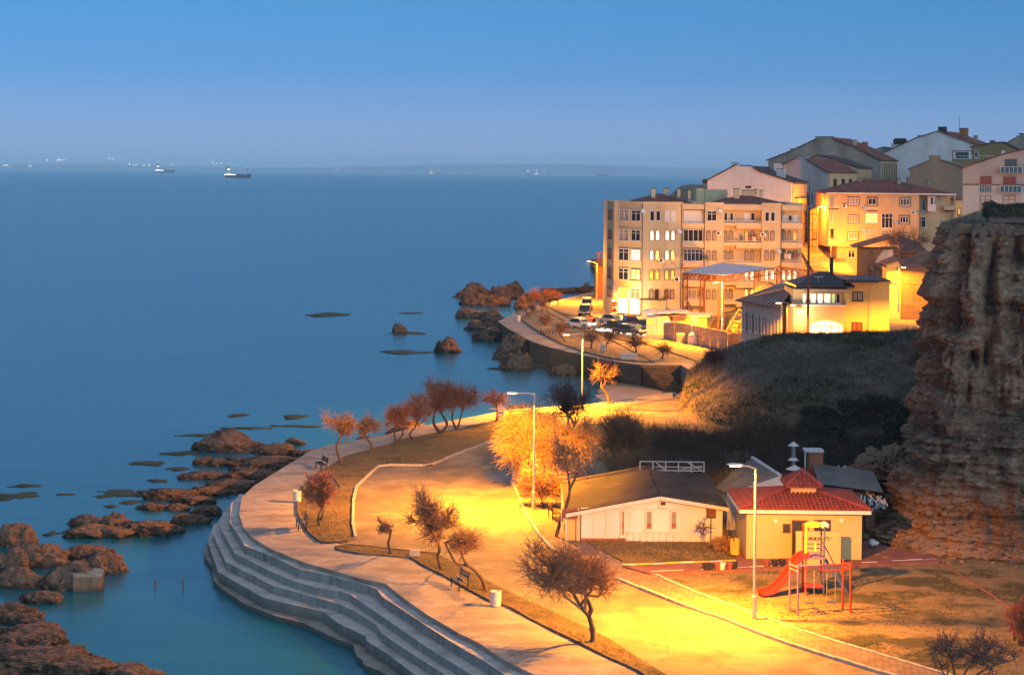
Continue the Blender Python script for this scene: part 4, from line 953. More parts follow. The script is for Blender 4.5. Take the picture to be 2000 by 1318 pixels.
for x0, y0, x1, y1, c, fm, pm in ((725,610,812,672,3,'red_frame','curtain'),(862,610,940,672,2,'red_frame','glass_dark'),(1095,612,1180,678,3,'red_frame','glass_blue'),(725,737,808,800,3,'red_frame','curtain'),(850,728,942,797,3,'white_frame','lit_yellow'),(967,730,1050,836,3,'white_frame','glass_dark'),(1093,742,1172,805,3,'red_frame','glass_dark'),(722,862,804,924,3,'red_frame','curtain'),(848,852,935,924,4,'white_frame','curtain'),(970,850,1045,920,3,'white_frame','curtain'),(1092,868,1170,925,3,'red_frame','curtain')):
    B.win(x0, y0, x1, y1, c, 2, fm, pm)
    if fm == 'red_frame': B.win(x0 + 8, y0 + 8, x1 - 8, y1 - 6, c, 1, 'white_frame', pm, back=-.03)
B.win(725, 994, 778, 1050, 2, 2, 'white_frame', 'glass_dark', back=.8); B.win(598, 840, 625, 910, 1, 1, 'red_frame', 'glass_dark'); B.win(598,725,618,795,1,1,'white_frame','curtain'); B.win(592,612,630,690,1,1,'white_frame','curtain')
B.balcony(582, 668, 660, 700, 640, .0); B.balcony(582, 925, 650, 970, 900, 0); B.balcony(858, 680, 945, 712, 672, 0)
for x0, y0, x1, y1, pm in ((1258,620,1290,712,'glass_blue'),(1255,755,1290,832,'glass_dark')): B.win(x0, y0, x1, y1, 1, 2, 'white_frame', pm, back=1.55)
by = MB().bb(q(1310,700).x, q(1366,700).x, .6, 3, q(1310,716).z, q(1310,604).z).build('bay', 'white_wall', B.root)
B.win(1320, 612, 1345, 668, 1, 1, 'white_frame', 'glass_dark', back=.6); B.win(1348, 612, 1364, 668, 1, 1, 'white_frame', 'glass_dark', back=.6)
mb = MB()
for y in (715, 838, 962): mb.bb(q(1440, y).x, xE + .5, 1.7, 3.6, q(1440, y).z, q(1440, y).z + .18).bb(q(1440, y).x, xE + .5, 1.7, 1.8, q(1440, y).z, q(1440, y).z + .95)
mb.bb(xE + .3, xE + .5, 1.72, 1.9, 0, ez); mb.build('balcony', 'rose_wall', B.root)
mb = MB(); mb.bb(xR - .12, xR + .03, -.03, 1.4, fz, ez - .01); mb.build('corner_strip', 'red_frame', B.root)

# ------------------------------------------------------------------ gabled houses up the hill
H1 = Bld('gabled_house', 'white gabled house standing right behind the cream block', 'house', (420, 650), 322, -0.38, 6, (1160, 330, 3.563))
rf, pt = gable_block(H1, [(790, 82), (985, -22), (1100, -12), (1150, 20), (1375, 95)], 11, 'white_wall', 'dark_tile', [(0, 1), (2, 3), (3, 4)])
H1.chimney(955, -40, 1000, -10, 1.5, 1.2, 'white_wall', parent=rf); H1.chimney(1270, 0, 1322, 66, 2, 1.4, 'white_wall', parent=rf)
H1.pxbox('water_tank', 'dark_metal', 755, 72, 790, 104, 1, 1.2); sx = pt[-1].x
for z in (.25, 3.0, 5.7):
    w = window_meshes(1.3, 1.3, 2, 1, False, 'white_frame', 'curtain'); zz_ = pt[-1].z - 2.6 - z
    for yy in (2.2, 5.2): o = link('window', w[0], H1.root, (sx + .02, yy, zz_), math.pi / 2); link('pane', w[1], o)
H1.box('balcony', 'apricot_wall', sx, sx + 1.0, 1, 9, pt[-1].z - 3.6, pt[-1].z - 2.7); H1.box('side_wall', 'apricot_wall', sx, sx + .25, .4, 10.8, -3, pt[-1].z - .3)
mb = MB().tube([(pt[0].x - .3, .3, pt[0].z), (pt[0].x - .3, .3, pt[0].z + 1.2)], .03, 5).tube([(pt[0].x - .3, .3, pt[0].z + 1.2), (pt[0].x + 3, .3, pt[0].z + 1.25)], .03, 5).tube([(pt[0].x + 3, .3, pt[0].z + .8), (pt[0].x + 3, .3, pt[0].z + 1.25)], .03, 5); mb.build('railing', 'lamp_steel', H1.root)

H2 = Bld('gabled_house', 'lilac grey gabled house above the alley between the two blocks', 'house', (400, 600), 345, -0.62, 7, C2)
rf, pt = gable_block(H2, [(235, 392), (345, 336), (425, 338), (582, 432)], 12, 'lilac_wall', 'tile_roof', [(0, 1), (2, 3)])
H2.chimney(345, 318, 428, 342, 1.0, 1.0, 'lilac_wall', parent=rf); H2.chimney(190, 365, 235, 430, -1, 1, 'white_wall'); sx = pt[-1].x
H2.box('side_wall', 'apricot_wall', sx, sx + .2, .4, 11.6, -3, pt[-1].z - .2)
for z in (3.0, 6.2):
    w = window_meshes(1.2, 1.8, 2, 1, False, 'brown_frame', 'glass_dark'); zz_ = pt[-1].z - z
    for yy in (2.5, 6.0, 9.2): o = link('window', w[0], H2.root, (sx + .22, yy, zz_), math.pi / 2); link('pane', w[1], o)
    H2.box('balcony', 'apricot_wall', sx + .2, sx + 1.5, 1, 11, zz_ - .7, zz_ + .2)

H3 = Bld('gabled_house', 'small cream gable between the grey gable and the lilac house', 'house', (600, 500), 362, -0.5, 8, C2)
rf, pt = gable_block(H3, [(440, 345), (510, 312), (640, 345), (800, 402)], 8, 'cream_trim', 'dark_tile', [(0, 1), (1, 2), (2, 3)], down=10)
H3.chimney(508, 330, 555, 400, -.6, 1, 'white_wall', parent=rf); H3.chimney(598, 340, 640, 405, -.5, .8, 'cream_trim', parent=rf)
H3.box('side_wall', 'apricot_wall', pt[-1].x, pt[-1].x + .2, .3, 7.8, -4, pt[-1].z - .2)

H4 = Bld('gabled_house', 'weathered grey gable with patchy plaster crowning the left of the hill', 'house', (600, 480), 392, -0.45, 9, C2)
rf, pt = gable_block(H4, [(150, 345), (305, 285), (490, 198), (610, 186), (780, 255), (962, 345)], 14, 'grey_render', 'tile_roof', [(0, 1), (1, 2), (3, 4), (4, 5)], down=14)
H4.chimney(490, 176, 612, 200, 1.2, 1.6, 'grey_render', parent=rf); H4.chimney(762, 200, 784, 252, 3, 1.2, 'cream_wall', parent=rf); H4.chimney(826, 216, 858, 292, 2, 1.5, 'brick', parent=rf); H4.chimney(310, 264, 350, 285, 1, 1, 'grey_render', parent=rf)
sx = pt[-1].x; H4.box('side_wall', 'cream_wall', sx, sx + .25, .3, 13.6, -8, pt[-1].z - .25)
for k in range(9): H4.box('side_plank', 'old_timber', sx + .25, sx + .33, .6 + k * 1.45, 1.1 + k * 1.45, pt[-1].z - 5, pt[-1].z - .6)

H5 = Bld('gabled_house', 'big pale pink gable with red roof, tallest on the skyline', 'house', (1380, 460), 420, -0.48, 12, C2)
rf, pt = gable_block(H5, [(905, 298), (1000, 288), (1225, 185), (1380, 136), (1640, 232)], 18, 'white_wall', 'tile_roof', [(1, 2), (2, 3), (3, 4)], down=14)
H5.chimney(1378, 106, 1432, 142, 1.2, 1.4, 'dark_metal', 'dark_metal', rf); H5.chimney(1532, 116, 1582, 170, 5, 2.2, 'brick', parent=rf); H5.chimney(1635, 170, 1660, 200, 6, 1, 'grey_render', parent=rf); H5.chimney(1228, 168, 1275, 186, 1.5, 1, 'white_wall', parent=rf)
an = MB().tube([H5.hit(1533, 130, 4), H5.hit(1533, 30, 4)], .05, 6).build('aerial', 'dark_metal', H5.root)
wt = H5.pxbox('roof_tank', 'white_wall', 1038, 222, 1130, 258, 3, 2, rf)
for x in (1076, 1104, 1132): MB().tube([H5.hit(x, 208, 2.9), H5.hit(x, 208, 3.1)], .75, 12).build('boiler', 'dark_metal', rf)
H5.chimney(1165, 408, 1180, 470, -3, 1, 'white_wall')

H6 = Bld('gabled_house', 'plain brown gable topped by a wide brick chimney', 'house', (1400, 580), 345, -0.3, 9, C2)
rf, pt = gable_block(H6, [(1172, 408), (1312, 352), (1395, 346), (1560, 392)], 14, 'brown_wall', 'grey_sheet', [(0, 1), (2, 3)], down=12)
H6.chimney(1312, 312, 1394, 356, .4, 1.6, 'brown_wall', None, rf)
for k in range(4): H6.pxbox('chimney_pot', 'red_shutter', 1316 + k * 20, 310, 1326 + k * 20, 322, .6, .8, rf)

H7 = Bld('house', 'olive house with roof terrace and two small white windows', 'house', (1700, 380), 372, -0.32, 12, C2)
rf, pt = gable_block(H7, [(1620, 250), (1770, 222), (1860, 218), (1945, 262)], 10, 'olive_wall', 'dark_tile', [(0, 1), (1, 2), (2, 3)], down=14)
H7.chimney(1752, 205, 1790, 240, .3, 1, 'olive_wall', parent=rf)
H7.win(1640, 278, 1670, 330, 1, 2, 'white_frame', 'glass_dark'); H7.win(1836, 276, 1866, 326, 1, 2, 'white_frame', 'white_shutter')
a_, b_ = H7.hit(1490, 395), H7.hit(1860, 322); MB().bb(a_.x, b_.x, -3.0, -.02, a_.z - 8, b_.z - .5).build('terrace', 'olive_wall', H7.root)
mb = MB().bb(a_.x, b_.x, -3, -2.94, b_.z + .15, b_.z + .2)
for k in range(14): x = a_.x + (b_.x - a_.x) * k / 13; mb.bb(x - .025, x + .025, -2.99, -2.95, b_.z - .5, b_.z + .15)
mb.build('railing', 'white_frame', H7.root)
c_ = H7.hit(1484, 282); d_ = H7.hit(1620, 268); MB().bb(c_.x, d_.x + .4, -3.2, -.1, c_.z, c_.z + .15).bb(c_.x + .2, c_.x + .35, -3, -2.85, a_.z, c_.z).build('porch_roof', 'red_shutter', H7.root)
H7.win(1505, 288, 1600, 330, 4, 1, 'brown_frame', 'glass_blue', back=-.4)

H8 = Bld('apartment_building', 'pinkish block with red blinds and glass balconies beside the cliff hedge', 'building', (1560, 740), 262, -0.34, 7, C2)
rf, pt = gable_block(H8, [(1558, 402), (1720, 348), (1870, 300), (2010, 268), (2160, 300)], 13, 'rose_wall', 'tile_roof', [(0, 1), (1, 2), (2, 3), (3, 4)], down=9)
MB().bb(0, H8.hit(2160, 600).x, -.05, .01, H8.hit(1700, 800).z, H8.hit(1700, 528).z).build('cladding', 'pale_clad', H8.root)
for k in range(7): MB().bb(0, H8.hit(2160, 600).x, -.065, -.05, H8.hit(1600, 560 + 30 * k).z, H8.hit(1600, 560 + 30 * k).z + .05).build('cladding_joint', 'rose_wall', H8.root)
MB().bb(-.02, H8.hit(2160, 600).x, -.09, .01, H8.hit(1600, 526).z, H8.hit(1600, 514).z).build('string_course', 'red_frame', H8.root)
H8.win(1862, 336, 1950, 392, 2, 1, 'red_frame', 'glass_blue')
H8.win(1684, 460, 1766, 520, 1, 1, 'red_frame', 'red_shutter'); H8.win(1850, 465, 1942, 524, 1, 1, 'red_frame', 'red_shutter')
H8.win(1680, 600, 1764, 702, 2, 2, 'red_frame', 'glass_blue'); H8.win(1845, 602, 1938, 702, 2, 2, 'red_frame', 'glass_blue')
for x0, y0, x1, y1 in ((1835, 392, 1990, 436), (1832, 528, 1984, 574), (1678, 524, 1766, 574)):
    a, b = H8.hit(x0, y1), H8.hit(x1, y0); dpt = .9 if x0 > 1800 else .12
    bo = MB().bb(a.x, b.x, -dpt, 0, a.z - .12, a.z).build('balcony', 'rose_wall', H8.root); mb = MB(); n = 5
    for k in range(n + 1): x = a.x + (b.x - a.x) * k / n; mb.bb(x - .03, x + .03, -dpt, -dpt + .06, a.z, b.z)
    mb.bb(a.x, b.x, -dpt, -dpt + .06, b.z - .06, b.z); mb.build('railing', 'white_frame', bo)
    MB().bb(a.x + .03, b.x - .03, -dpt + .02, -dpt + .04, a.z, b.z - .06).build('glass_panel', 'glass_blue', bo)
H9 = Bld('house', 'grey house with roof tank at the top right skyline', 'house', (1900, 300), 430, -0.4, 16, C2)
rf, pt = gable_block(H9, [(1880, 222), (1940, 186), (2060, 176), (2200, 220)], 12, 'grey_render', 'dark_tile', [(0, 1), (2, 3)], down=12)
H9.pxbox('roof_tank', 'grey_render', 1945, 166, 2000, 190, 1, 2, rf); MB().lathe([(.05, 0), (.5, .12), (.95, .5)], H9.hit(1985, 166, 1.5), 12).build('dish', 'grey_render', rf)
H10 = Bld('house', 'low grey roof beside the pale pink gable on the skyline', 'house', (960, 300), 428, -0.4, 14, C2)
rf, pt = gable_block(H10, [(880, 285), (985, 252), (1040, 262)], 10, 'grey_render', 'grey_sheet', [(0, 1), (1, 2)], down=10)
# half-timbered house in the alley
HT = Bld('half_timbered_house', 'narrow half timbered house in the glowing alley', 'house', (500, 900), 318, -.15, 4.6, C2)
rf, pt = gable_block(HT, [(455, 712), (560, 664), (640, 742)], 9, 'apricot_wall', 'old_tile', [(0, 1), (1, 2)], down=3)
mb = MB(); zt, zb = pt[0].z, HT.hit(500, 990).z
for x in (470, 505, 540, 578, 612): u = HT.hit(x, 800).x; mb.bb(u - .07, u + .07, -.04, .01, zb, zt)
for y in (735, 800, 850, 920): z = HT.hit(500, y).z; mb.bb(pt[0].x, pt[-1].x, -.045, .01, z - .07, z + .07)
mb.build('timber_frame', 'brown_frame', HT.root)
for x in (487, 559): HT.win(x - 12, 752, x + 12, 795, 1, 1, 'white_frame', 'curtain'); HT.win(x - 12, 866, x + 14, 915, 1, 1, 'brown_frame', 'curtain')

# ------------------------------------------------------------------ ruined timber house and the plank barn
RU = Bld('ruined_house', 'ruined timber house with its gable open and plaster fallen', 'house', (820, 1110), 272, -.1, 4.5, C2)
q = RU.hit; x0, x1 = q(822, 1000).x, q(1108, 1000).x; ze = q(900, 985).z
MB().bb(x0, x1, 0, 7, -3, ze).build('wall', 'old_timber', RU.root)
pl = [q(920, 1088), q(1052, 1088), q(1052, 990), q(985, 992), q(945, 1045)]
MB().add([(p.x, -.06, p.z) for p in pl] + [(p.x, .01, p.z) for p in pl], [(0, 1, 2, 3, 4)] + [(i, (i + 1) % 5, (i + 1) % 5 + 5, i + 5) for i in range(5)]).build('plaster', 'ruin_plaster', RU.root)
pk, el, er = q(1040, 902), q(772, 978), q(1112, 950)
mb = MB(); slope_slab(mb, (el.x, el.z), (pk.x, pk.z), -1.2, 7.5, .2); rf = mb.build('roof', 'old_tile', RU.root)
mb = MB(); slope_slab(mb, (pk.x, pk.z), (er.x, er.z), 1.5, 7.5, .2); mb.build('roof', 'old_tile', RU.root)
mb = MB(); mb.bar((el.x + .4, -.9, el.z + .05), (pk.x, -.9, pk.z - .05), .16).bar((pk.x, -.9, pk.z - .05), (er.x + .3, -.9, q(1110, 975).z), .16).bar((pk.x, -.8, pk.z), (pk.x, -.8, ze), .14).bar((q(960, 970).x, -.8, q(960, 970).z), (er.x, -.8, q(1110, 968).z), .12)
for x in (1000, 1075): mb.bar((q(x, 945).x, -.8, q(x, 945).z), (q(x, 945).x, -.8, ze), .1)
mb.build('rafter', 'old_timber', RU.root); RU.win(1060, 1030, 1088, 1072, 1, 1, 'old_timber', 'dark_metal', back=-.02)
MB().bb(q(1110, 1000).x, q(1290, 1000).x, .5, 6, -3, q(1200, 1005).z).build('wing', 'old_timber', RU.root)
mb = MB(); a, b = q(1105, 1005), q(1300, 1000); mb.add([(a.x, -.2, a.z), (b.x, -.2, b.z), (q(1250, 965).x, 4.5, q(1250, 960).z + .5), (q(1110, 925).x, 4.5, q(1110, 925).z + .4)], [(0, 1, 2, 3)]).add([(a.x, -.2, a.z - .2), (b.x, -.2, b.z - .2), (b.x, -.2, b.z), (a.x, -.2, a.z)], [(0, 1, 2, 3)]); mb.build('roof', 'old_tile', RU.root)
mb = MB()
for k in range(16):
    xx = random.Random(k).uniform(q(800, 1100).x, q(1010, 1100).x); mb.bar((xx, -2 - k * .1, q(900, 1190).z), (xx + random.Random(k + 50).uniform(-1.5, 1.5), -1.5, q(900, 1105).z + random.Random(k + 9).uniform(-.6, .4)), .14)
mb.build('fallen_beam', 'old_timber', RU.root)
BA = Bld('barn', 'old plank barn with tiled roof tucked against the cliff', 'barn', (1110, 1259), 243, -.1, 2.2, C2)
q = BA.hit; MB().bb(0, 13, 0, 8, -3, q(1200, 1128).z).build('wall', 'old_timber', BA.root)
mb = MB(); hip_roof(mb, q(1108, 1110).x, 12.5, 0, 8, q(1200, 1126).z, 2.1, .5, .14, (q(1290, 1000).x, 9)); mb.build('roof', 'old_tile', BA.root)
a = q(1008, 1100); MB().add([(a.x, .2, -3), (0, .2, -3), (0, .2, q(1100, 1110).z), (q(1085, 1070).x, .2, q(1085, 1072).z), (a.x, .2, a.z)], [(0, 1, 2, 3, 4)]).bb(a.x, -.02, .25, 6, -3, q(1050, 1105).z - .4).build('side_wall', 'yellow_wall', BA.root)
mb = MB(); slope_slab(mb, (a.x - .3, a.z - .05), (q(1100, 1062).x, q(1100, 1062).z), -.4, 7, .18); mb.build('roof', 'old_tile', BA.root)
BA.win(1175, 1180, 1268, 1235, 3, 1, 'old_timber', 'old_timber')
for k in range(14): MB().bb(.3 + k * .72, .92 + k * .72, -.04 - .01 * (k % 2), .0, -3, q(1200, 1245).z - .1 * (k % 3)).build('plank', 'old_timber', BA.root)
mb = MB().bar(q(1030, 1225), q(1110, 1235), .12); mb.build('beam', 'white_frame', BA.root)

# ------------------------------------------------------------------ yellow two-storey building with the glazed corner, and its wing
C3 = (1440, 460, 4.545)
B = Bld('yellow_building', 'bright yellow two storey building with dark roofs behind the mound', 'building', (640, 930), 205, 0, 1.5, C3)
q = B.hit; xa, xb, xc = q(640, 700).x, q(962, 700).x, q(1350, 700).x; zt = q(1100, 408).z
MB().bb(xb, xc, 0, 9, -1, zt).build('wall', 'yellow_wall', B.root)
MB().bb(q(1165, 600).x, q(1228, 600).x, -.12, 0, -1, zt - .3).build('pilaster', 'yellow_wall', B.root)
c = q(455, 700); MB().prism([(xa, -.25), (xb, -.25), (xb, 7), (q(470, 700).x, 7), (c.x, 1.2), (q(500, 700).x, .3)], -1, q(700, 622).z).build('front_wall', 'apricot_wall', B.root)
MB().bb(q(500, 500).x, xb - .02, .5, 7, q(700, 622).z, q(700, 480).z).build('glazed_storey', 'cream_trim', B.root)
MB().bb(q(470, 500).x, xb - .02, -.35, .6, q(700, 626).z, q(700, 612).z).build('sill_band', 'fascia_white', B.root)
MB().bb(q(600, 500).x, q(985, 500).x, -.6, 6, q(700, 500).z, q(700, 472).z).build('soffit', 'rose_wall', B.root)
mb = MB(); hip_roof(mb, q(520, 440).x, q(1025, 440).x, -.7, 7, q(700, 440).z, 1.35, .1, .22, (q(770, 380).x, q(850, 380).x)); rf = mb.build('roof', 'slate_sheet', B.root)
mb = MB(); a, b = q(950, 392), q(1230, 410); mb.bb(a.x, xc + .05, -.5, 9.2, zt + .03, zt + .2).bb(a.x, b.x, -1.6, -.5, zt - .02, zt + .12); mb.build('roof', 'slate_sheet', B.root)
ch = B.pxbox('chimney', 'dark_metal', 820, 208, 853, 380, 3, .8, rf); B.pxbox('chimney_cap', 'dark_metal', 812, 196, 860, 206, 2.9, 1.0, ch)
mb = MB().bar(q(680, 366, -.4), q(760, 368, -.4), .06).bar(q(720, 410, -.4), q(720, 362, -.4), .05)
for k in range(6): mb.bar(q(685 + k * 14, 360, -.4), q(685 + k * 14, 374, -.4), .03)
mb.build('aerial', 'lamp_steel', rf)
for x0, x1, pm in ((645, 700, 'lit_pale'), (708, 760, 'lit_room'), (765, 830, 'lit_pale'), (833, 868, 'lit_green'), (874, 915, 'glass_dark')): B.win(x0, 512, x1, 602, 1, 1, 'white_frame', pm, back=.48)
B.win(575, 512, 610, 602, 1, 1, 'white_frame', 'lit_pale', back=.48)
B.win(1018, 500, 1116, 580, 2, 1, 'brown_frame', 'curtain'); B.win(1016, 768, 1110, 848, 2, 1, 'brown_frame', 'red_shutter')
# big lit arched window of five lights
n = 14; aw = []; wl_, wr_ = q(642, 800, -.25).x, q(936, 800, -.25).x; zs_, zp, zb_ = q(700, 800).z, q(780, 752).z, q(700, 890).z
arc = [(wl_ + (wr_ - wl_) * k / n, zs_ + (zp - zs_) * math.sin(math.pi * k / n) ** .7) for k in range(n + 1)]
out = [(wl_, zb_)] + arc + [(wr_, zb_)]; m_ = len(out)
f = MB()
for (xx0, z0), (xx1, z1_) in zip(out, out[1:] + out[:1]): f.bar((xx0, -.33, z0), (xx1, -.33, z1_), .12, .16)
for k in (.27, .47, .63, .86):
    x = wl_ + (wr_ - wl_) * k; f.bb(x - .05, x + .05, -.38, -.27, zb_, zs_ + (zp - zs_) * math.sin(math.pi * k) ** .7)
f.bb(wl_, wr_, -.38, -.28, zs_ - .05, zs_ + .05)
fo = f.build('window', 'white_frame', B.root); MB().add([(x, -.29, z) for x, z in out], [tuple(range(m_))]).build('pane', 'lit_room', fo)
WG = Bld('white_wing', 'long pale wing with striped tiled roof beside the yellow building', 'building', (205, 960), 199, 0, 0, C3)
q = WG.hit; # its long side recedes; walls measured on the ground
p0, p1 = q(200, 900), q(440, 900); zt = q(300, 600).z
P_ = [(p0.x, 16), (p0.x + .2, 15.8), (p1.x, 3.5), (p1.x + .3, 7.4), (p1.x + 4, 14), (p1.x + 4, 20), (p0.x + 1, 22)]
MB().prism(P_, -1, q(205, 575, 15).z).build('wall', 'pale_clad', WG.root)
A0, A1 = Vector((p0.x - .1, 15.9)), Vector((p1.x, 3.45)); dv = (A1 - A0).normalized(); L_ = (A1 - A0).length; ang = math.atan2(dv.y, dv.x)
ztop = q(205, 575, 15).z
for k in range(6):
    s_ = 1.2 + k * 2.0; pos = A0 + dv * s_
    for z, pm in ((ztop - 3.4, 'curtain'), (ztop - 6.6, 'lit_room' if k == 4 else 'curtain')):
        w = window_meshes(.9, 2.0, 1, 2, False, 'white_frame', pm); o = link('window', w[0], WG.root, (pos.x, pos.y, z), ang); link('pane', w[1], o)
nr = Vector((dv.y, -dv.x)); rid = A0 + Vector((5.5, 5)); rid2 = A1 + Vector((2.6, 8.5))
e0, e1 = A0 + nr * .5 - dv * .5, A1 + nr * .5 + dv * .3
mb = MB().add([(e0.x, e0.y, ztop - .05), (e1.x, e1.y, ztop - .05), (rid2.x, rid2.y, ztop + 1.7), (rid.x, rid.y, ztop + 1.7), (e0.x, e0.y, ztop - .22), (e1.x, e1.y, ztop - .22)], [(0, 1, 2, 3), (4, 5, 1, 0)]).add([(e1.x, e1.y, ztop - .05), (A1.x + 1.2, A1.y + 8.5, ztop - .05), (rid2.x, rid2.y, ztop + 1.7)], [(0, 1, 2)]).add([(e0.x, e0.y, ztop - .05), (rid.x, rid.y, ztop + 1.7), (A0.x + 7, A0.y + 7, ztop - .05)], [(0, 1, 2)])
tile_mat('wing_tile', (0.26, 0.12, 0.085)); rf = mb.build('roof', 'wing_tile', WG.root); mb = MB()
for k in range(11):
    a = e0.lerp(e1, (k + .5) / 11); b = rid.lerp(rid2, (k + .5) / 11); mb.bar((a.x, a.y, ztop), (b.x, b.y, ztop + 1.75), .1, .1)
mb.build('roof_rib', 'rose_wall', rf)
mb = MB().bar((A1.x + nr.x * .12, A1.y + nr.y * .12, -1), (A1.x + nr.x * .12, A1.y + nr.y * .12, ztop), .12); mb.build('drainpipe', 'white_frame', WG.root)

SL = Bld('house', 'narrow yellow house front glowing between two blocks', 'house', (1505, 830), 330, 0, 6, C2)
MB().bb(0, SL.hit(1585, 700).x, 0, 8, -3, SL.hit(1540, 632).z).build('wall', 'yellow_wall', SL.root)
mb = MB(); a, b = SL.hit(1500, 634), SL.hit(1590, 634); mb.bb(a.x, b.x, -.4, 8, a.z, a.z + .25); mb.build('roof', 'tile_roof', SL.root)
SL.win(1518, 690, 1540, 740, 1, 1, 'brown_frame', 'lit_orange'); SL.win(1520, 770, 1545, 810, 1, 1, 'brown_frame', 'curtain')
# dark brick look-out hut with a steel frame on its roof, by the water behind the cream block
BH = Bld('brick_hut', 'dark brick hut with a steel frame on its roof at the water edge', 'hut', (1165, 568), 316, 0, 0)
a, b = BH.hit(1163, 560), BH.hit(1192, 522)
MB().bb(a.x, b.x + 1, 0, 5, -1, b.z).build('wall', 'brick', BH.root); MB().bb(a.x - .3, b.x + 1, -.3, 5.3, b.z, b.z + .25).build('roof', 'old_tile', BH.root)
mb = MB(); a, b = BH.hit(1170, 520), BH.hit(1183, 494)
for x in (a.x, (a.x + b.x) / 2, b.x):
    for y in (1, 3): mb.bar((x, y, a.z), (x, y, b.z), .12)
for z in (a.z + .6, a.z + 1.3, b.z): mb.bar((a.x - .6, 1, z), (b.x + .2, 1, z), .09).bar((a.x, 3, z), (b.x, 3, z), .09).bar((a.x, 1, z), (a.x, 3, z), .09)
mb.build('steel_frame', 'rust_steel', BH.root)
# ------------------------------------------------------------------ lamps of the town
street_lamp(PD(1622, 538, 300), (1646, 474), 6.0, 'lit lamp post close to the glowing wall of the apricot block', LT * .4, cone=None)
street_lamp(PD(1596, 532, 311), (1604, 404), 11.0, 'tall lamp post in the alley beside the half timbered house', LT * .28, cone=None)
street_lamp(Vector((46.4, 195, 2.4)), (1818, 560), 6.0, 'unseen lamp post added behind the cliff to light the yellow building', LT * .9)  # unseen lamp, added to light the yellow building's front
street_lamp(Vector((50.5, 240, 3.6)), (1760, 560), 6.0, 'lamp post between the barn and the cliff', LT * .3)
street_lamp(Vector((79.5, 320, 6.5)), (1880, 420), 6.0, 'lamp post hidden between the pinkish block and the yellow house', LT * .3)
street_lamp(Vector((36.5, 262, .6)), (1460, 480), 6.5, 'lamp post behind the steel canopy', LT * .35, cone=None)
def wall_lamp(p, label, power, color=SODIUM, lens='sodium_lens', rz=0.0, cone=None):
    t = thing('wall_lamp', label, 'wall lamp', p, rz)
    MB().box((0, .1, 0), (.16, .3, .12)).build('bracket', 'dark_metal', t)
    h_ = MB().lathe([(.05, .16), (.2, .05), (.24, -.08)], (0, -.1, 0), 12).build('shade', 'lamp_shell', t); MB().lathe([(.02, -.14), (.15, -.1), (.2, -.06)], (0, -.1, 0), 12).build('lens', lens, h_)
    ld = bpy.data.lights.new('lamp_light', 'POINT'); ld.energy = power; ld.color = color; ld.shadow_soft_size = .15
    lo = bpy.data.objects.new('lamp_light', ld); COL.objects.link(lo); lo.parent = t; lo.location = (0, -.7, -.3); lo.rotation_euler = (math.radians(-12), 0, 0); return t
WARM = (1.0, .74, .40)
wall_lamp(PD(1562, 606, 204.0), 'floodlight burning out the apricot wall beside the mast', 260, WARM)
wall_lamp(PD(1219, 583, 273.5), 'floodlight over the bright shop at the seaward corner of the cream block', 900, WARM)
wall_lamp(PD(1198, 586, 275.0), 'second floodlight on the angled end of the cream block', 1500, SODIUM)

# dishes and air conditioners fixed to the fronts
def dish(B, px, py, back=-.02, r=.42):
    p = B.hit(px, py, back); o = MB().lathe([(.02, 0), (r * .6, .06), (r, .2), (r * .97, .2), (r * .55, .09)], n=14).build('dish', 'white_frame', B.root, (p.x, p.y - .35, p.z)); o.rotation_euler = (math.radians(62), 0, .5); MB().bar((0, 0, 0), (0, 0, -.4), .04).build('bracket', 'lamp_steel', o)
def ac_unit(B, px, py, back=-.02):
    p = B.hit(px, py, back); o = MB().bb(-.4, .4, -.32, 0, 0, .55).build('air_conditioner', 'white_frame', B.root, (p.x, p.y, p.z)); MB().tube([(-.08, -.34, .28), (-.08, -.32, .28)], .21, 12).build('fan', 'dark_metal', o)
def clothes(B, x0, x1, y, back, seed):
    r = random.Random(seed); a, b = B.hit(x0, y, back), B.hit(x1, y, back); L = b.x - a.x; MB().bar((a.x, back - .1, a.z), (b.x, back - .1, a.z), .015).build('clothes_line', 'dark_metal', B.root); k = 0; x = a.x + .1
    while x < b.x - .4:
        w = r.uniform(.3, .6); h = r.uniform(.4, .8); MB().bb(x, x + w, back - .12, back - .09, a.z - h, a.z).build('washing', r.choice(['white_shutter', 'red_shutter', 'glass_blue', 'curtain', 'cream_trim']), B.root); x += w + r.uniform(.05, .4)
for px, py in ((872, 300), (590, 440), (1280, 575), (340, 300)): dish(CREAM, px, py)
for px, py in ((868, 460), (1175, 470), (868, 740), (470, 650)): ac_unit(CREAM, px, py)
clothes(CREAM, 1010, 1150, 470, .1, 3); clothes(CREAM, 1320, 1440, 590, .1, 5)
for px, py in ((830, 690), (1065, 800), (830, 860)): dish(APR, px, py)
for px, py in ((700, 690), (1200, 735)): ac_unit(APR, px, py)
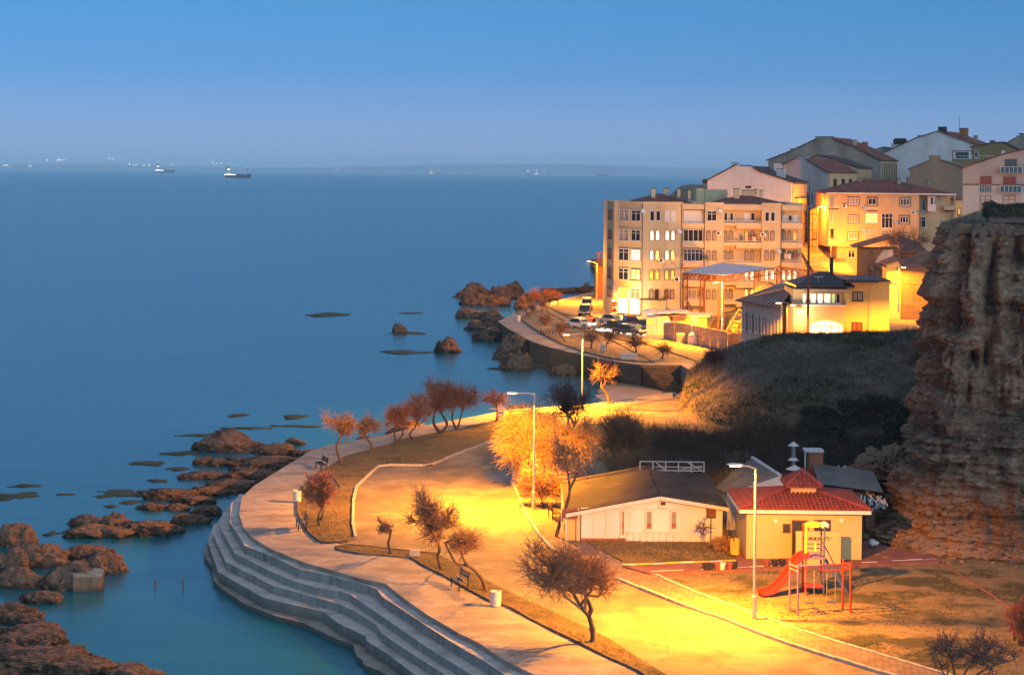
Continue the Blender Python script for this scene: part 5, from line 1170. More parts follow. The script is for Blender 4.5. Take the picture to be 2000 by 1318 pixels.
# ------------------------------------------------------------------ white prefabricated house
C4 = (1080, 850, 2.941)
B = Bld('white_house', 'low white panelled house with shallow gable and worn felt roof', 'house', (160, 628), 105.9, 0, .02, C4)
q = B.hit; x1 = q(972, 600).x; zp = q(615, 352).z; zl, zr = q(160, 424).z, q(965, 408).z; xm = q(615, 352).x; LW = 10.2
prof = [(0, -.3), (0, zl), (xm, zp - .1), (x1, zr), (x1, -.3)]; n = 5
vs = [(x, 0, z) for x, z in prof] + [(x, LW, z) for x, z in prof]
MB().add(vs, [tuple(range(n)), tuple(reversed(range(n, 2 * n)))] + [((i + 1) % n, i, i + n, (i + 1) % n + n) for i in range(n)]).build('wall', 'panel_white', B.root)
mb = MB(); slope_slab(mb, (-.9, zl - .26), (xm, zp), -.35, LW + .5, .1); ra = mb.build('roof', 'felt_roof', B.root)
mb = MB(); slope_slab(mb, (xm, zp), (x1 + .3, zr - .05), -.35, LW + .5, .1); mb.build('roof', 'felt_roof', B.root)
mb = MB().bar((-.9, -.38, zl - .3), (xm, -.38, zp - .02), .05, .2).bar((xm, -.38, zp - .02), (x1 + .3, -.38, zr - .1), .05, .2); mb.build('bargeboard', 'fascia_white', B.root)
mb = MB().bb(-.9, -.8, -.35, LW + .4, zl - .42, zl - .24); mb.build('gutter', 'fascia_white', B.root)
# cladding panels, each of its own, with open joints
rp = random.Random(4)
for (a0, b0, a1, b1) in ((162,426,228,584),(230,426,300,584),(302,426,382,584),(440,420,524,552),(578,420,668,552)):
    a, b = q(a0, b1), q(a1, b0); MB().bb(a.x + .012, b.x - .012, -.04 - rp.random() * .012, .0, a.z + .012, b.z - .012).build('panel', 'panel_white', B.root)
for k in range(8): a, b = q(424 + k * 38, 622), q(424 + k * 38 + 37, 562); MB().bb(a.x + .012, b.x - .012, -.07 - rp.random() * .012, .0, a.z, b.z).build('panel', 'panel_white', B.root)
for k in range(4): a, b = q(730 + k * 60, 616), q(730 + k * 60 + 59, 420); MB().bb(a.x + .012, b.x - .012, -.035 - rp.random() * .01, .0, a.z, b.z - .05).build('panel', 'panel_white', B.root)
a, b = q(422, 560), q(722, 553); MB().bb(a.x, b.x, -.12, 0, a.z, b.z + .03).build('ledge', 'fascia_white', B.root)
a, b = q(160, 420), q(965, 414); MB().bb(0, b.x, -.06, .0, a.z - .02, a.z + .06).build('top_rail', 'fascia_white', B.root)
a, b = q(162, 628), q(418, 592); MB().bb(a.x, b.x, -.05, 0, -.3, b.z).build('plinth', 'brick', B.root)
mat('pink_band', (.32, .10, .09), .7, .15, 2, 0)
for (a0, b0, a1, b1) in ((387,428,416,578),(530,430,573,544),(673,430,714,544)):
    o = B.win(a0, b0, a1, b1, 1, 1, 'fascia_white', 'curtain'); a, b = q(a0 + 4, 527), q(a1 - 4, 505); MB().bb(a.x, b.x, -.06, -.035, a.z, b.z).build('red_strip', 'pink_band', B.root)
o = B.win(610, 372, 654, 407, 1, 1, 'fascia_white', 'dark_metal'); mb = MB()
for k in range(5): z = q(630, 400).z + .1 * k; mb.bb(q(614, 400).x, q(650, 400).x, -.07, -.05, z, z + .04)
mb.build('louvre', 'brown_frame', B.root)
ub = thing('meter_box', 'dark metal meter box hung on the right end of the white house', 'box', B.root.location + Vector((q(907, 445).x, -.02, q(907, 470).z)))
MB().bb(-.27, .27, -.18, 0, 0, .85).build('casing', 'dark_metal', ub); MB().bb(-.22, .22, -.2, -.18, .08, .77).build('door', 'rust_steel', ub); MB().tube([(0, -.06, 0), (0, -.06, -2.0)], .03, 6).build('conduit', 'dark_metal', ub)
# glazed veranda on the left side of the house, lit by the street lamps
mb = MB(); zz = zl - .35
for k in range(8): y = .1 + k * 1.4; mb.bar((-.85, y, -.3), (-.85, y, zz), .09)
for z in (.0, .9, zz): mb.bar((-.85, .1, z), (-.85, 8.6, z), .09)
mb.build('veranda_frame', 'fascia_white', B.root); MB().bb(-.82, -.8, .1, 8.6, 0, zz).build('veranda_panel', 'yellow_wall', B.root); MB().bb(-.79, -.04, .1, .14, 0, zz).build('veranda_panel', 'yellow_wall', B.root)
sg = thing('sign_board', 'small red and white board on the corner of the white house', 'sign', B.root.location + Vector((-.55, -.25, q(130, 472).z)))
MB().bb(-.55, .35, -.03, .03, 0, .55).build('board', 'red_shutter', sg); MB().bb(-.62, -.57, -.03, .03, -2.2, .6).bb(.36, .41, -.03, .03, -2.2, .6).build('post', 'lamp_steel', sg)
# frame of pipes and rails standing on the roof
rr = thing('roof_rails', 'frame of white pipes and rails lying on the felt roof', 'rails', B.root.location + Vector((q(690, 225, 8.6).x, 9.4, zp - .1)))
mb = MB(); w_ = 2.0
for z, y in ((.0, 0), (.55, 0), (.0, 1.4)): mb.bar((-w_, y, z + .1), (w_, y, z + .1), .055)
for k in range(6): x = -w_ + 2 * w_ * k / 5; mb.bar((x, 0, 0), (x, 0, .65), .07)
mb.bar((w_ - 1, 0, .6), (w_, 0, .05), .06).bar((w_ * .3, .3, .12), (w_, 1.2, .16), .14).bar((-w_ * .5, 0, .6), (-w_ * .2, 0, .1), .06); mb.build('rail', 'lamp_steel', rr)

# ------------------------------------------------------------------ yellow hut with tiled hip roof and lantern
B = Bld('yellow_hut', 'yellow hut with red tiled hip roof topped by a small tiled lantern', 'hut', (1110, 716), 101.1, 0, .2, C4)
q = B.hit; W_ = q(1772, 690).x; ze = q(1400, 440).z; DY = 5.0
MB().bb(0, W_, 0, DY, -.3, ze).build('wall', 'hut_wall', B.root)
ov = .42; mb = MB()
X0, X1, Y0, Y1 = -ov, W_ + ov, -ov, DY + ov; rise = .66; rx0, rx1 = X0 + 3.0, X1 - 3.0; ry = (Y0 + Y1) / 2
hip_roof(mb, 0, W_, 0, DY, ze + .2, rise, ov, .06, (rx0, rx1)); rf = mb.build('roof', 'hut_tile', B.root)
for name, a in (('front', (X0, X1, Y0 - .03, Y0 + .05)), ('back', (X0, X1, Y1 - .05, Y1 + .03))): MB().bb(a[0], a[1], a[2], a[3], ze - .02, ze + .17).build('fascia', 'fascia_white', B.root)
for a in ((X0 - .03, X0 + .05), (X1 - .05, X1 + .03)): MB().bb(a[0], a[1], Y0 + .051, Y1 - .051, ze - .02, ze + .17).build('fascia', 'fascia_white', B.root)
MB().bb(X0 + .06, X1 - .06, Y0 + .06, Y1 - .06, ze + .05, ze + .1).build('soffit', 'fascia_white', B.root)
def tile_course(name, A, Bp, A2, B2, parent, step=.24, row=.36, m='hut_tile'):
    """rolled clay tiles over a roof plane: eave A->Bp, ridge A2->B2 (local points)"""
    A, Bp, A2, B2 = map(Vector, (A, Bp, A2, B2)); u = (Bp - A); L = u.length; u /= L
    up = ((A2 + B2) / 2 - (A + Bp) / 2); up = up - u * up.dot(u); H = up.length; up /= H; nn = u.cross(up); nn = nn if nn.z > 0 else -nn
    mb = MB(); n = int(L / step); nr = int(H / row); a2, b2 = (A2 - A).dot(u), (B2 - A).dot(u)
    for r in range(nr):
        t0, t1 = r / nr, (r + 1.12) / nr; lo, hi = a2 * (r + .5) / nr, L + (b2 - L) * (r + .5) / nr
        for k in range(n):
            s = (k + .5) * step
            if s < lo or s > hi: continue
            vs = []
            for t, lift, rr_ in ((t0, .035, .105), (min(t1, 1), .0, .085)):
                o = A + u * s + up * (t * H) + nn * lift
                for j in range(5): g = math.pi * j / 4; vs.append(o + u * (-math.cos(g) * rr_) + nn * (math.sin(g) * rr_ * .8))
            mb.add(vs, [(j, j + 1, j + 6, j + 5) for j in range(4)] + [(0, 5, 6, 1)][:0] + [(4, 3, 2, 1, 0)])
    o = mb.build(name, m, parent, smooth=False); o['kind'] = 'stuff'; return o
zr_ = ze + .2
def tiled_hip(x0, x1, y0, y1, z, rise, ra, rb, parent, **k):
    ym = (y0 + y1) / 2
    tile_course('roof_tiles', (x0, y0, z), (x1, y0, z), (ra, ym, z + rise), (rb, ym, z + rise), parent, **k)
    tile_course('roof_tiles', (x0, y1, z), (x0, y0, z), (ra, ym, z + rise), (ra, ym, z + rise), parent, **k)
    tile_course('roof_tiles', (x1, y0, z), (x1, y1, z), (rb, ym, z + rise), (rb, ym, z + rise), parent, **k)
    mb = MB()
    for a, b in (((x0, y0, z), (ra, ym, z + rise)), ((x1, y0, z), (rb, ym, z + rise)), ((x0, y1, z), (ra, ym, z + rise)), ((x1, y1, z), (rb, ym, z + rise)), ((ra, ym, z + rise), (rb, ym, z + rise))):
        a, b = Vector(a), Vector(b)
        if (b - a).length > .1: mb.tube([a + Vector((0, 0, .05)), b + Vector((0, 0, .07))], .11, 7)
    mb.build('ridge', 'hut_tile', parent)
tiled_hip(X0, X1, Y0, Y1, zr_, rise, rx0, rx1, rf)
# the lantern
lx0, lx1 = q(1360, 330, 2.2).x, q(1505, 330, 2.2).x; zl0 = zr_ + rise - .45; zl1 = q(1430, 292, 2.0).z
ym = (Y0 + Y1) / 2; hw = (lx1 - lx0) / 2
MB().bb(lx0, lx1, ym - hw, ym + hw, zr_ + .1, zl1).build('lantern', 'hut_wall', B.root); lr = MB()
lrise = q(1415, 205, 2.8).z - zl1
hip_roof(lr, lx0, lx1, ym - hw, ym + hw, zl1 + .05, lrise, .3, .06, ((lx0 + lx1) / 2, (lx0 + lx1) / 2)); lro = lr.build('lantern_roof', 'hut_tile', B.root)
tiled_hip(lx0 - .3, lx1 + .3, ym - hw - .3, ym + hw + .3, zl1 + .05, lrise, (lx0 + lx1) / 2, (lx0 + lx1) / 2, lro)
# openings: flat dark panels stand in for the shade inside
def opening(x0, y0, x1, y1, name='opening', extra=None):
    a, b = q(x0, y1), q(x1, y0); t = .07
    f = MB()
    for u in ((a.x - t, a.x, a.z, b.z + t), (b.x, b.x + t, a.z, b.z + t), (a.x, b.x, b.z, b.z + t)): f.bb(u[0], u[1], -.05, .03, u[2], u[3])
    if name != 'door': f.bb(a.x - t, b.x + t, -.08, .03, a.z - t, a.z)
    o = f.build(name, 'brown_frame', B.root); MB().add([(a.x, -.012, a.z), (b.x, -.012, a.z), (b.x, -.012, b.z), (a.x, -.012, b.z)], [(0, 1, 2, 3)]).build('panel', 'dark_metal', o)
    return o
opening(1378, 494, 1461, 549, 'window'); opening(1506, 492, 1588, 546, 'window'); opening(1327, 514, 1357, 551, 'window'); opening(1378, 560, 1394, 700, 'door')
for x, y in ((1278, 490), (1657, 488)):
    p = q(x, y); o = MB().tube([(p.x, -.1, p.z), (p.x, 0, p.z)], [.13, .15], 14).build('wall_light', 'fascia_white', B.root)
# screen wall with sprayed writing in front of the door
a, b = q(1394, 722, -1.3), q(1652, 552, -1.3); sw = thing('screen_wall', 'free standing yellow wall with black sprayed writing before the hut door', 'wall', B.root.location + Vector((a.x, -1.3, -.25)))
MB().bb(0, b.x - a.x, -.1, .1, 0, b.z + .25).build('wall_body', 'hut_wall', sw)
mat('spray_black', (.02, .02, .02), .8, .1, 2, 0)
def strokes(lines, x, z, s, y, name, m, parent, w=.035):
    mb = MB()
    for ln in lines:
        for p, r in zip(ln, ln[1:]): mb.bar((x + p[0] * s, y, z + p[1] * s), (x + r[0] * s, y, z + r[1] * s), .012, w)
    return mb.build(name, m, parent)
gl = [[(0, 1), (.1, 0)], [(0, 1), (.5, .95)], [(.5, .95), (.55, .2), (.7, 0)], [(.9, .7), (1.0, .1)], [(1.2, .1), (1.25, .75), (1.45, .3), (1.65, .75), (1.7, .1)], [(1.9, .7), (1.95, .1)], [(2.2, .1), (2.25, .7), (2.5, .1), (2.55, .75)], [(2.9, .1), (3.0, .6), (3.2, .4), (3.3, .7), (3.5, .1)], [(3.8, .3), (4.2, .35)], [(4.6, .8), (4.4, .1)], [(4.6, .8), (5.1, .75)], [(5.0, .75), (5.1, .1), (5.4, .2)], [(5.5, .6), (5.9, .55)]]
strokes(gl, q(1440, 600, -1.4).x - a.x, q(1440, 603, -1.4).z + .25, .26, -.115, 'writing', 'spray_black', sw)
# yellow litter drum by the hut corner
d = thing('litter_drum', 'yellow litter drum between the white house and yellow hut', 'bin', P(1435, 1082, .2)); MB().lathe([(.25, 0), (.27, .05), (.27, .8), (.29, .83), (.27, .86), (.22, .86), (.21, .5)], n=16).build('drum', 'kerb_yellow', d); MB().tube([(-.2, 0, .8), (-.25, 0, 1.1), (.0, 0, 1.3)], .02, 6).build('handle', 'dark_metal', d)
cab = MB().tube([q(1022, 385, -.02), q(1030, 500, -.02), q(1042, 610, -.3)], .025, 6).build('cable', 'dark_metal', B.root)
# ------------------------------------------------------------------ sheds and stove pipes behind
S1 = Bld('shed', 'grey corrugated steep roof between the white house and hut', 'shed', (960, 330), 110, 0, 0, C4)
q = S1.hit; rd0, rd1 = q(1143, 128, 4.5), q(1305, 232, 1.0); e0, e1 = q(930, 300, 4.5), q(1000, 335, .2)
mb = MB(); nr = 46
for k in range(nr):
    t0, t1 = k / nr, (k + .5) / nr; t2 = (k + 1) / nr
    A_, B_, C_ = (Vector(e0).lerp(Vector(e1), t) for t in (t0, t1, t2)); D_, E_, F_ = (Vector(rd0).lerp(Vector(rd1), t) for t in (t0, t1, t2)); h = Vector((0, -.03, .05))
    mb.add([A_, B_ + h, C_, D_, E_ + h, F_], [(0, 1, 4, 3), (1, 2, 5, 4)])
mb.build('roof', 'grey_sheet', S1.root)
mb = MB(); mb.add([rd0, rd1, (rd1.x + .9, rd1.y + 3, rd1.z - 2.4), (rd0.x + .9, rd0.y + 3, rd0.z - 3.2)], [(0, 1, 2, 3)]); mb.build('back_roof', 'grey_sheet', S1.root)
mb = MB()
for k in range(13):
    t = (k + .5) / 13; c_ = Vector(rd0).lerp(Vector(rd1), t); mb.tube([c_ - (rd1 - rd0) / 30, c_ + (rd1 - rd0) / 30], [.11, .14], 7)
mb.build('ridge_tile', 'lamp_shell', S1.root)
g0 = q(1262, 308, .3); MB().add([e1, (rd1.x, rd1.y - .05, rd1.z), (rd1.x + 1.2, rd1.y, -.2), (e1.x, e1.y, -.2)], [(0, 1, 2, 3)]).build('wall', 'white_wall', S1.root)
S2 = Bld('shed', 'low dark shed with sheet roof between hut and cliff', 'shed', (1545, 400), 108.5, -.2, 0, C4)
q = S2.hit; a, b = q(1530, 280), q(1900, 330); zt = a.z
mb = MB(); n = 26
for k in range(n):
    t0, t1, t2 = k / n, (k + .5) / n, (k + 1) / n; L = (b - a)
    v0, v1, v2 = a + L * t0, a + L * t1, a + L * t2; up = Vector((-.6, 4.2, .55)); h = Vector((0, 0, .05)); dn = Vector((0, 0, -.5)) * 0
    mb.add([v0, v1 + h, v2, v0 + up, v1 + up + h, v2 + up], [(0, 1, 4, 3), (1, 2, 5, 4)])
mb.build('roof', 'grey_sheet', S2.root); MB().bb(a.x + .3, b.x - .5, .4, 4, -.2, b.z - .12).build('wall', 'old_timber', S2.root)
for x in (1570, 1800): MB().bb(q(x, 340).x, q(x, 340).x + .15, .1, .25, -.2, q(x, 320).z).build('post', 'old_timber', S2.root)
pg_ = thing('roof_pipes', 'grey patched dormer with short pipes on the low shed', 'pipes', S2.root.location + Vector((0, 0, 0)), -.2)
a, b = q(1600, 250, 4), q(1705, 205, 4)
MB().add([(a.x, 3.4, a.z - .1), (b.x, 3.4, a.z - .15), (b.x - .1, 4.6, b.z), (a.x + 1.6, 4.6, b.z - .1)], [(0, 1, 2, 3)]).bb(a.x, b.x, 4.0, 4.6, a.z - .4, a.z + .05).build('sheet', 'grey_sheet', pg_)
for x, y in ((1628, 178), (1640, 172), (1668, 180), (1678, 172)): p = q(x, y, 4.6); MB().tube([(p.x, 4.6, a.z), (p.x, 4.6, p.z)], .05, 6).build('pipe', 'white_frame', pg_)
def flue(px, py0, py1, D, label, caps, r=.13):
    p0, p1 = PD(*PXT(px, py0), D), PD(*PXT(px, py1), D); t = thing('stove_pipe', label, 'flue', (p0.x, D, p0.z)); h = p1.z - p0.z
    MB().tube([(0, 0, 0), (0, 0, h)], r, 10).build('pipe', 'grey_sheet', t)
    for c in caps: MB().lathe([(r * 1.1, -.12), (r * 2.6, -.1), (r * 1.2, .05), (.02, .16)], (0, 0, h * c), 12).build('cap', 'lamp_shell', t)
PXT = lambda x, y: (1080 + x / 2.941, 850 + y / 2.941)
flue(1380, 200, 50, 112, 'tall shiny stove pipe with two conical caps behind the hut', (1.0, .45))
flue(1388, 205, 185, 111, 'short stub of pipe at the foot of the tall stove pipe', (1.0,), .2)
c = thing('brick_chimney', 'old brick chimney with a flat slab cap and pipe beside it', 'chimney', PD(*PXT(1505, 230), 113)); MB().bb(-.42, .42, -.45, .45, -3, 1.5).build('stack', 'brick', c); MB().bb(-.7, .45, -.55, .55, 1.5, 1.62).build('cap', 'lamp_shell', c); MB().tube([(-.68, -.4, -2), (-.68, -.4, 1.5)], .05, 6).build('pipe', 'lamp_steel', c)
rj = thing('junk_pile', 'heap of pale plastic rods and rubbish by the cliff foot', 'rubbish', PD(1703, 985, 108)); rr_ = random.Random(6)
for k in range(22): x, z = rr_.uniform(-.9, .9), rr_.uniform(0, .6); MB().bar((x, rr_.uniform(-.3, .3), z), (x + rr_.uniform(-.5, .5), -.4, z - rr_.uniform(.2, .6)), .07).build('rod', 'lamp_shell', rj)
lit = thing('rubbish_bag', 'green and white rubbish bags behind the hut corner', 'rubbish', PD(1687, 1058, 104.5)); link('bag', rock_mesh('bag', .35, .3, .3, 4, 2, .4, 'ivy_leaf'), lit, (0, 0, .3)); link('bag', rock_mesh('bag', .4, .3, .25, 8, 2, .5, 'lamp_shell'), lit, (.5, -.1, 0))
# ------------------------------------------------------------------ bare wind-bent trees
add_stains(mat('bark', (0.12, 0.08, 0.055), .95, .35, 3, .6, stretch=(1, 1, .4)), (0.06, 0.04, 0.03), 2, .6)
mat('twig_brown', (0.31, 0.17, 0.085), .9, .3, .6, 0)
mat('twig_red', (0.37, 0.155, 0.085), .9, .3, .6, 0)
mat('twig_gold', (0.33, 0.2, 0.09), .9, .3, .4, 0)
mat('twig_dark', (0.13, 0.085, 0.07), .9, .3, .6, 0)
mat('reed', (0.25, 0.17, 0.09), .9, .3, .6, 0)
def crown_mesh(tips, C, rad, seed, limbs=14, subs=9, twigs=16, tl=.5, wind=(0, 0, .3), thick=1.0, droop=0.0, r_l=.05):
    """limbs reach from the trunk tips through the crown volume, branchlets leave the limbs, wispy twigs leave the branchlets"""
    rs = np.random.RandomState(seed); C = np.array(C); rad = np.array(rad); tips = np.array(tips); wind = np.array(wind); ms = rad.mean()
    A, Bn, RA, RB = [], [], [], []
    def add(path, r0, r1):
        k = len(path) - 1
        for i in range(k):
            A.append(path[i]); Bn.append(path[i + 1]); RA.append(r0 + (r1 - r0) * i / k); RB.append(r0 + (r1 - r0) * (i + 1) / k)
    nodes, dirs = [], []
    for i in range(limbs):
        d = unit(rs.randn(3)); d[2] = d[2] * .75 + .2; t = C + unit(d) * rad * rs.uniform(.45, 1.0)
        s = tips[rs.randint(len(tips))] if rs.rand() < .4 else tips[np.argmin(np.linalg.norm(tips - t, axis=1))]
        m1 = s + (t - s) * .33 + rs.randn(3) * rad * .15 + np.array([0, 0, .16 * rad[2]]); m2 = s + (t - s) * .68 + rs.randn(3) * rad * .14 + np.array([0, 0, .08 * rad[2]])
        path = [s, m1, m2, t]; add(path, r_l * thick * rs.uniform(.8, 1.25), .018 * thick)
        for j in range(subs):
            f = rs.uniform(.4, 1.0) * 3; a = min(int(f), 2); p = path[a] + (path[a + 1] - path[a]) * (f - a); dr = unit(path[a + 1] - path[a])
            out = unit((p - C) / rad); out[2] = max(out[2], -.15); g = unit(dr * .6 + out * .35 + rs.randn(3) * .75 + wind * .4)
            ln = rs.uniform(.25, .6) * ms * .75; q1 = p + g * ln * .5 + rs.randn(3) * ln * .07; q2 = p + unit(g + wind * .4 + rs.randn(3) * .2) * ln
            add([p, q1, q2], .02 * thick, .011 * thick); nodes += [(p, q1), (q1, q2)]; dirs += [g, g]
    n = len(nodes); idx = rs.randint(n, size=int(n * twigs * .25)); t = rs.rand(len(idx), 1) ** .7
    P0 = np.array([a for a, b in nodes])[idx]; P1 = np.array([b for a, b in nodes])[idx]; G = np.array(dirs)[idx]
    p = P0 + (P1 - P0) * t; out = unit((p - C) / rad); out[:, 2] = np.maximum(out[:, 2], -.2); dv = np.array([0, 0, droop])
    g = unit(G * .4 + out * .45 + rs.randn(len(idx), 3) * .62 + wind * .5 - dv); L = tl * rs.uniform(.4, 1.5, (len(idx), 1)) ** 1.2
    mid = p + g * L * .5; end = mid + unit(g + rs.randn(len(idx), 3) * .45 + wind * .4 - dv) * L * .6
    side = mid + unit(g + rs.randn(len(idx), 3) * .55) * L * .5
    a_ = np.concatenate([np.array(A), p, mid, mid]); b_ = np.concatenate([np.array(Bn), mid, end, side])
    k = len(idx); ra = np.concatenate([RA, np.full(k, (.0085 * thick)), np.full(k, .0065 * thick), np.full(k, .006 * thick)]); rb = np.concatenate([RB, np.full(k, .0065 * thick), np.full(k, .0045 * thick), np.full(k, .0045 * thick)])
    return prisms(a_, b_, ra, rb)
def tree(label, trunks, crowns, seed, twig='twig_brown', r0=.14, base=None, D=None, group='bare trees along the promenade', name='bare_tree', z=0.06, yd=.8, cat='tree', **kw):
    """trunks: pixel paths from the ground up; crowns: pixel boxes of the twig masses"""
    b = P(*trunks[0][0], z) if D is None else PD(*trunks[0][0], D); D = b.y
    t = thing(name, label, cat, b, 0, group); rs = np.random.RandomState(seed); mb = MB(); tips = []
    for k, tr in enumerate(trunks):
        pts = [PD(x, y, D) - b for x, y in tr]
        if k == 0: pts[0] = Vector((0, 0, -.1))
        for i in range(1, len(pts)): pts[i].y += rs.uniform(-.15, .15) * min(i, 3)
        pts = smooth_line(pts, .18); n = len(pts); r = [r0 * (1.25 if (i == 0 and k == 0) else 1) * (1 - .6 * i / max(n - 1, 1)) * (1 + .1 * rs.randn()) * (.8 if k else 1) for i in range(n)]
        if k == 0: mb.tube([pts[0] + Vector((0, 0, -.05)), pts[0] + Vector((0, 0, .14))], [r0 * 2.0, r0 * 1.15], 8)
        mb.tube(pts, r, 8); tips += [pts[-1], pts[-1], pts[int((n - 1) * .85)], pts[int((n - 1) * .7)]]
    mb.build('trunk', 'bark', t, smooth=True)
    for j, (x0, y0, x1, y1) in enumerate(crowns):
        c = PD((x0 + x1) / 2, (y0 + y1) / 2, D) - b; rx, rz = (x1 - x0) / 2 * D / FPX, (y1 - y0) / 2 * D / FPX
        v, f = crown_mesh([tuple(p) for p in tips], c, (rx * .92, rx * yd, rz * .92), seed * 7 + j, r_l=r0 * .42, **kw)
        link('crown', np_mesh('crown', v, f, twig, smooth=False), t)
    return t
WL = (-.5, 0, .25); WR = (.6, 0, .25)
tree('large spreading tree on the narrow verge in front of the near road', [[(1158,1252),(1157,1228),(1151,1205),(1139,1186),(1128,1172),(1120,1156)], [(1149,1203),(1155,1190),(1147,1170),(1138,1152)]], [(1003,1068,1212,1164)], 1, 'twig_brown', .15, limbs=26, subs=12, twigs=19, thick=1.25, tl=.55, wind=(.15, 0, .35), group='bare trees on the narrow verge')
tree('tall bushy tree on the verge left of the road, right of the small twisted one', [[(864,1110),(855,1088),(859,1069),(849,1050),(843,1032)]], [(790,958,896,1066)], 2, 'twig_brown', .11, limbs=20, subs=11, twigs=16, thick=1.25, tl=.5, wind=(-.1, 0, .5), group='bare trees on the narrow verge')
tree('leaning tree with crooked trunk stretched along the verge behind the bench', [[(950,1151),(940,1128),(915,1106),(893,1099),(879,1080),(868,1062)], [(915,1106),(905,1090),(900,1075)]], [(868,1036,938,1094)], 3, 'twig_brown', .1, limbs=15, subs=9, twigs=13, thick=1.25, tl=.4, wind=(.2, 0, .4), group='bare trees on the narrow verge')
tree('small twisted flat-topped tree at the tip of the narrow verge', [[(765,1080),(758,1062),(763,1042),(757,1034)]], [(720,1017,774,1044)], 4, 'twig_brown', .09, limbs=12, subs=7, twigs=6, thick=1.25, tl=.25, wind=(-.3, 0, .2), group='bare trees on the narrow verge')
tree('round reddish tree on the small lawn beside the white bin', [[(625,1026),(622,1008),(629,990),(628,975)], [(626,1015),(631,1000),(625,985)]], [(590,922,664,990)], 5, 'twig_red', .08, limbs=18, subs=10, twigs=14, thick=1.6, tl=.42, wind=(-.35, 0, .35))
tree('curved dark tree at the seaward corner of the big lawn beside the black bench', [[(668,906),(660,888),(658,868),(668,850),(677,838)]], [(622,806,692,858)], 6, 'twig_brown', .1, limbs=16, subs=9, twigs=9, thick=1.6, tl=.5, wind=(-.55, 0, .1))
tree('second tree of the seaside row with a low leaning crown', [[(729,878),(722,862),(711,852),(716,838)]], [(690,812,750,856)], 7, 'twig_brown', .1, limbs=13, subs=9, twigs=8, thick=1.6, tl=.5, wind=(.5, 0, .1))
tree('third tree of the seaside row, forked from the ground', [[(776,864),(770,850),(775,830)], [(777,862),(787,845),(785,825)]], [(746,788,804,846)], 8, 'twig_red', .11, limbs=16, subs=9, twigs=11, thick=1.6, tl=.5, wind=(.1, 0, .3))
tree('fourth tree of the seaside row rising over the third', [[(810,857),(800,848),(812,832),(815,815)]], [(792,766,846,834)], 9, 'twig_red', .1, limbs=16, subs=9, twigs=11, thick=1.6, tl=.5, wind=(.2, 0, .4))
tree('tallest red crowned tree of the seaside row with two bowed trunks', [[(862,845),(849,832),(847,815),(852,795)], [(863,843),(873,828),(862,806),(856,783)]], [(822,742,908,808)], 10, 'twig_red', .15, limbs=24, subs=11, twigs=13, thick=1.6, tl=.55, wind=(.2, 0, .3))
tree('red crowned tree leaning right at the end of the seaside row', [[(893,839),(883,818),(885,803),(880,790)], [(894,838),(901,810),(908,788)]], [(868,747,942,796)], 11, 'twig_red', .11, limbs=18, subs=10, twigs=11, thick=1.6, tl=.5, wind=(.45, 0, .25))
tree('small reddish tree beside the yellowish bin near the lit lamp', [[(970,822),(971,803),(970,790)]], [(944,762,994,796)], 12, 'twig_red', .13, limbs=12, subs=8, twigs=7, thick=1.6, tl=.5, wind=(-.4, 0, .1))
tree('lonely crooked tree beside the cove beach', [[(1190,788),(1186,770),(1175,755),(1175,740)], [(1176,756),(1184,745)]], [(1160,712,1203,748)], 13, 'twig_dark', .16, limbs=12, subs=7, twigs=5, thick=1.6, tl=.6, wind=(.2, 0, .2), group='bare trees round the cove')
# the lamp-lit clump right of the road
G = 'bare trees and shrubs by the lamp-lit roadside'
tree('big weeping tree glowing yellow in the lamp light by the road', [[(1088,962),(1090,935),(1092,910),(1075,875)], [(1092,915),(1105,885),(1115,850)], [(1090,940),(1065,905),(1045,875)]], [(990,788,1080,880), (980,835,1060,922), (1050,795,1162,925)], 14, 'twig_gold', .14, D=123, limbs=24, subs=10, twigs=22, tl=.95, wind=(-.1, 0, -.05), droop=.18, thick=1.35, group=G)
tree('tree with a stout leaning stump in front of the white house veranda', [[(1085,1050),(1094,1020),(1106,985),(1112,955),(1108,915)], [(1112,955),(1125,930),(1130,905)]], [(1062,850,1150,950)], 15, 'twig_brown', .13, limbs=14, subs=8, twigs=6, thick=1.25, tl=.6, wind=(0, 0, .4), group=G)
tree('tangle of thorny shrub at the foot of the glowing tree', [[(1062,990),(1058,975)], [(1040,985),(1038,970)], [(1085,985),(1090,970)]], [(1008,900,1075,985), (1050,915,1108,985)], 16, 'twig_brown', .05, limbs=22, subs=9, twigs=9, thick=1.25, tl=.5, wind=(0, 0, .2), name='thorn_shrub', cat='shrub', group=G)
tree('bare purple brown tree rising behind the glowing tree', [[(1112,850),(1110,825),(1108,805)], [(1112,848),(1125,825)]], [(1060,748,1168,825)], 17, 'twig_dark', .14, limbs=24, subs=10, twigs=10, thick=1.25, tl=.9, wind=(0, 0, .6), group=G)
tree('dense dark shrub between the glowing tree and the mound', [[(1200,895),(1198,870)], [(1220,895),(1225,870)]], [(1160,806,1252,900)], 18, 'twig_brown', .1, limbs=30, subs=12, twigs=26, tl=.9, wind=(0, 0, .2), thick=1.3, name='shrub', cat='shrub', group=G)
rs = np.random.RandomState(5); b = P(1222, 922); k = 260; t = thing('reed_clump', 'clump of tall straw reeds behind the white house', 'reeds', b)
A = np.stack([rs.uniform(-1.1, 1.1, k), rs.uniform(-.7, .7, k), np.zeros(k)], 1); d = np.stack([A[:, 0] * .45 + rs.randn(k) * .2, rs.randn(k) * .2, np.ones(k)], 1)
v, f = prisms(A, A + d * rs.uniform(.9, 1.9, (k, 1)), .014, .006); link('stems', np_mesh('stems', v, f, 'reed', smooth=False), t)
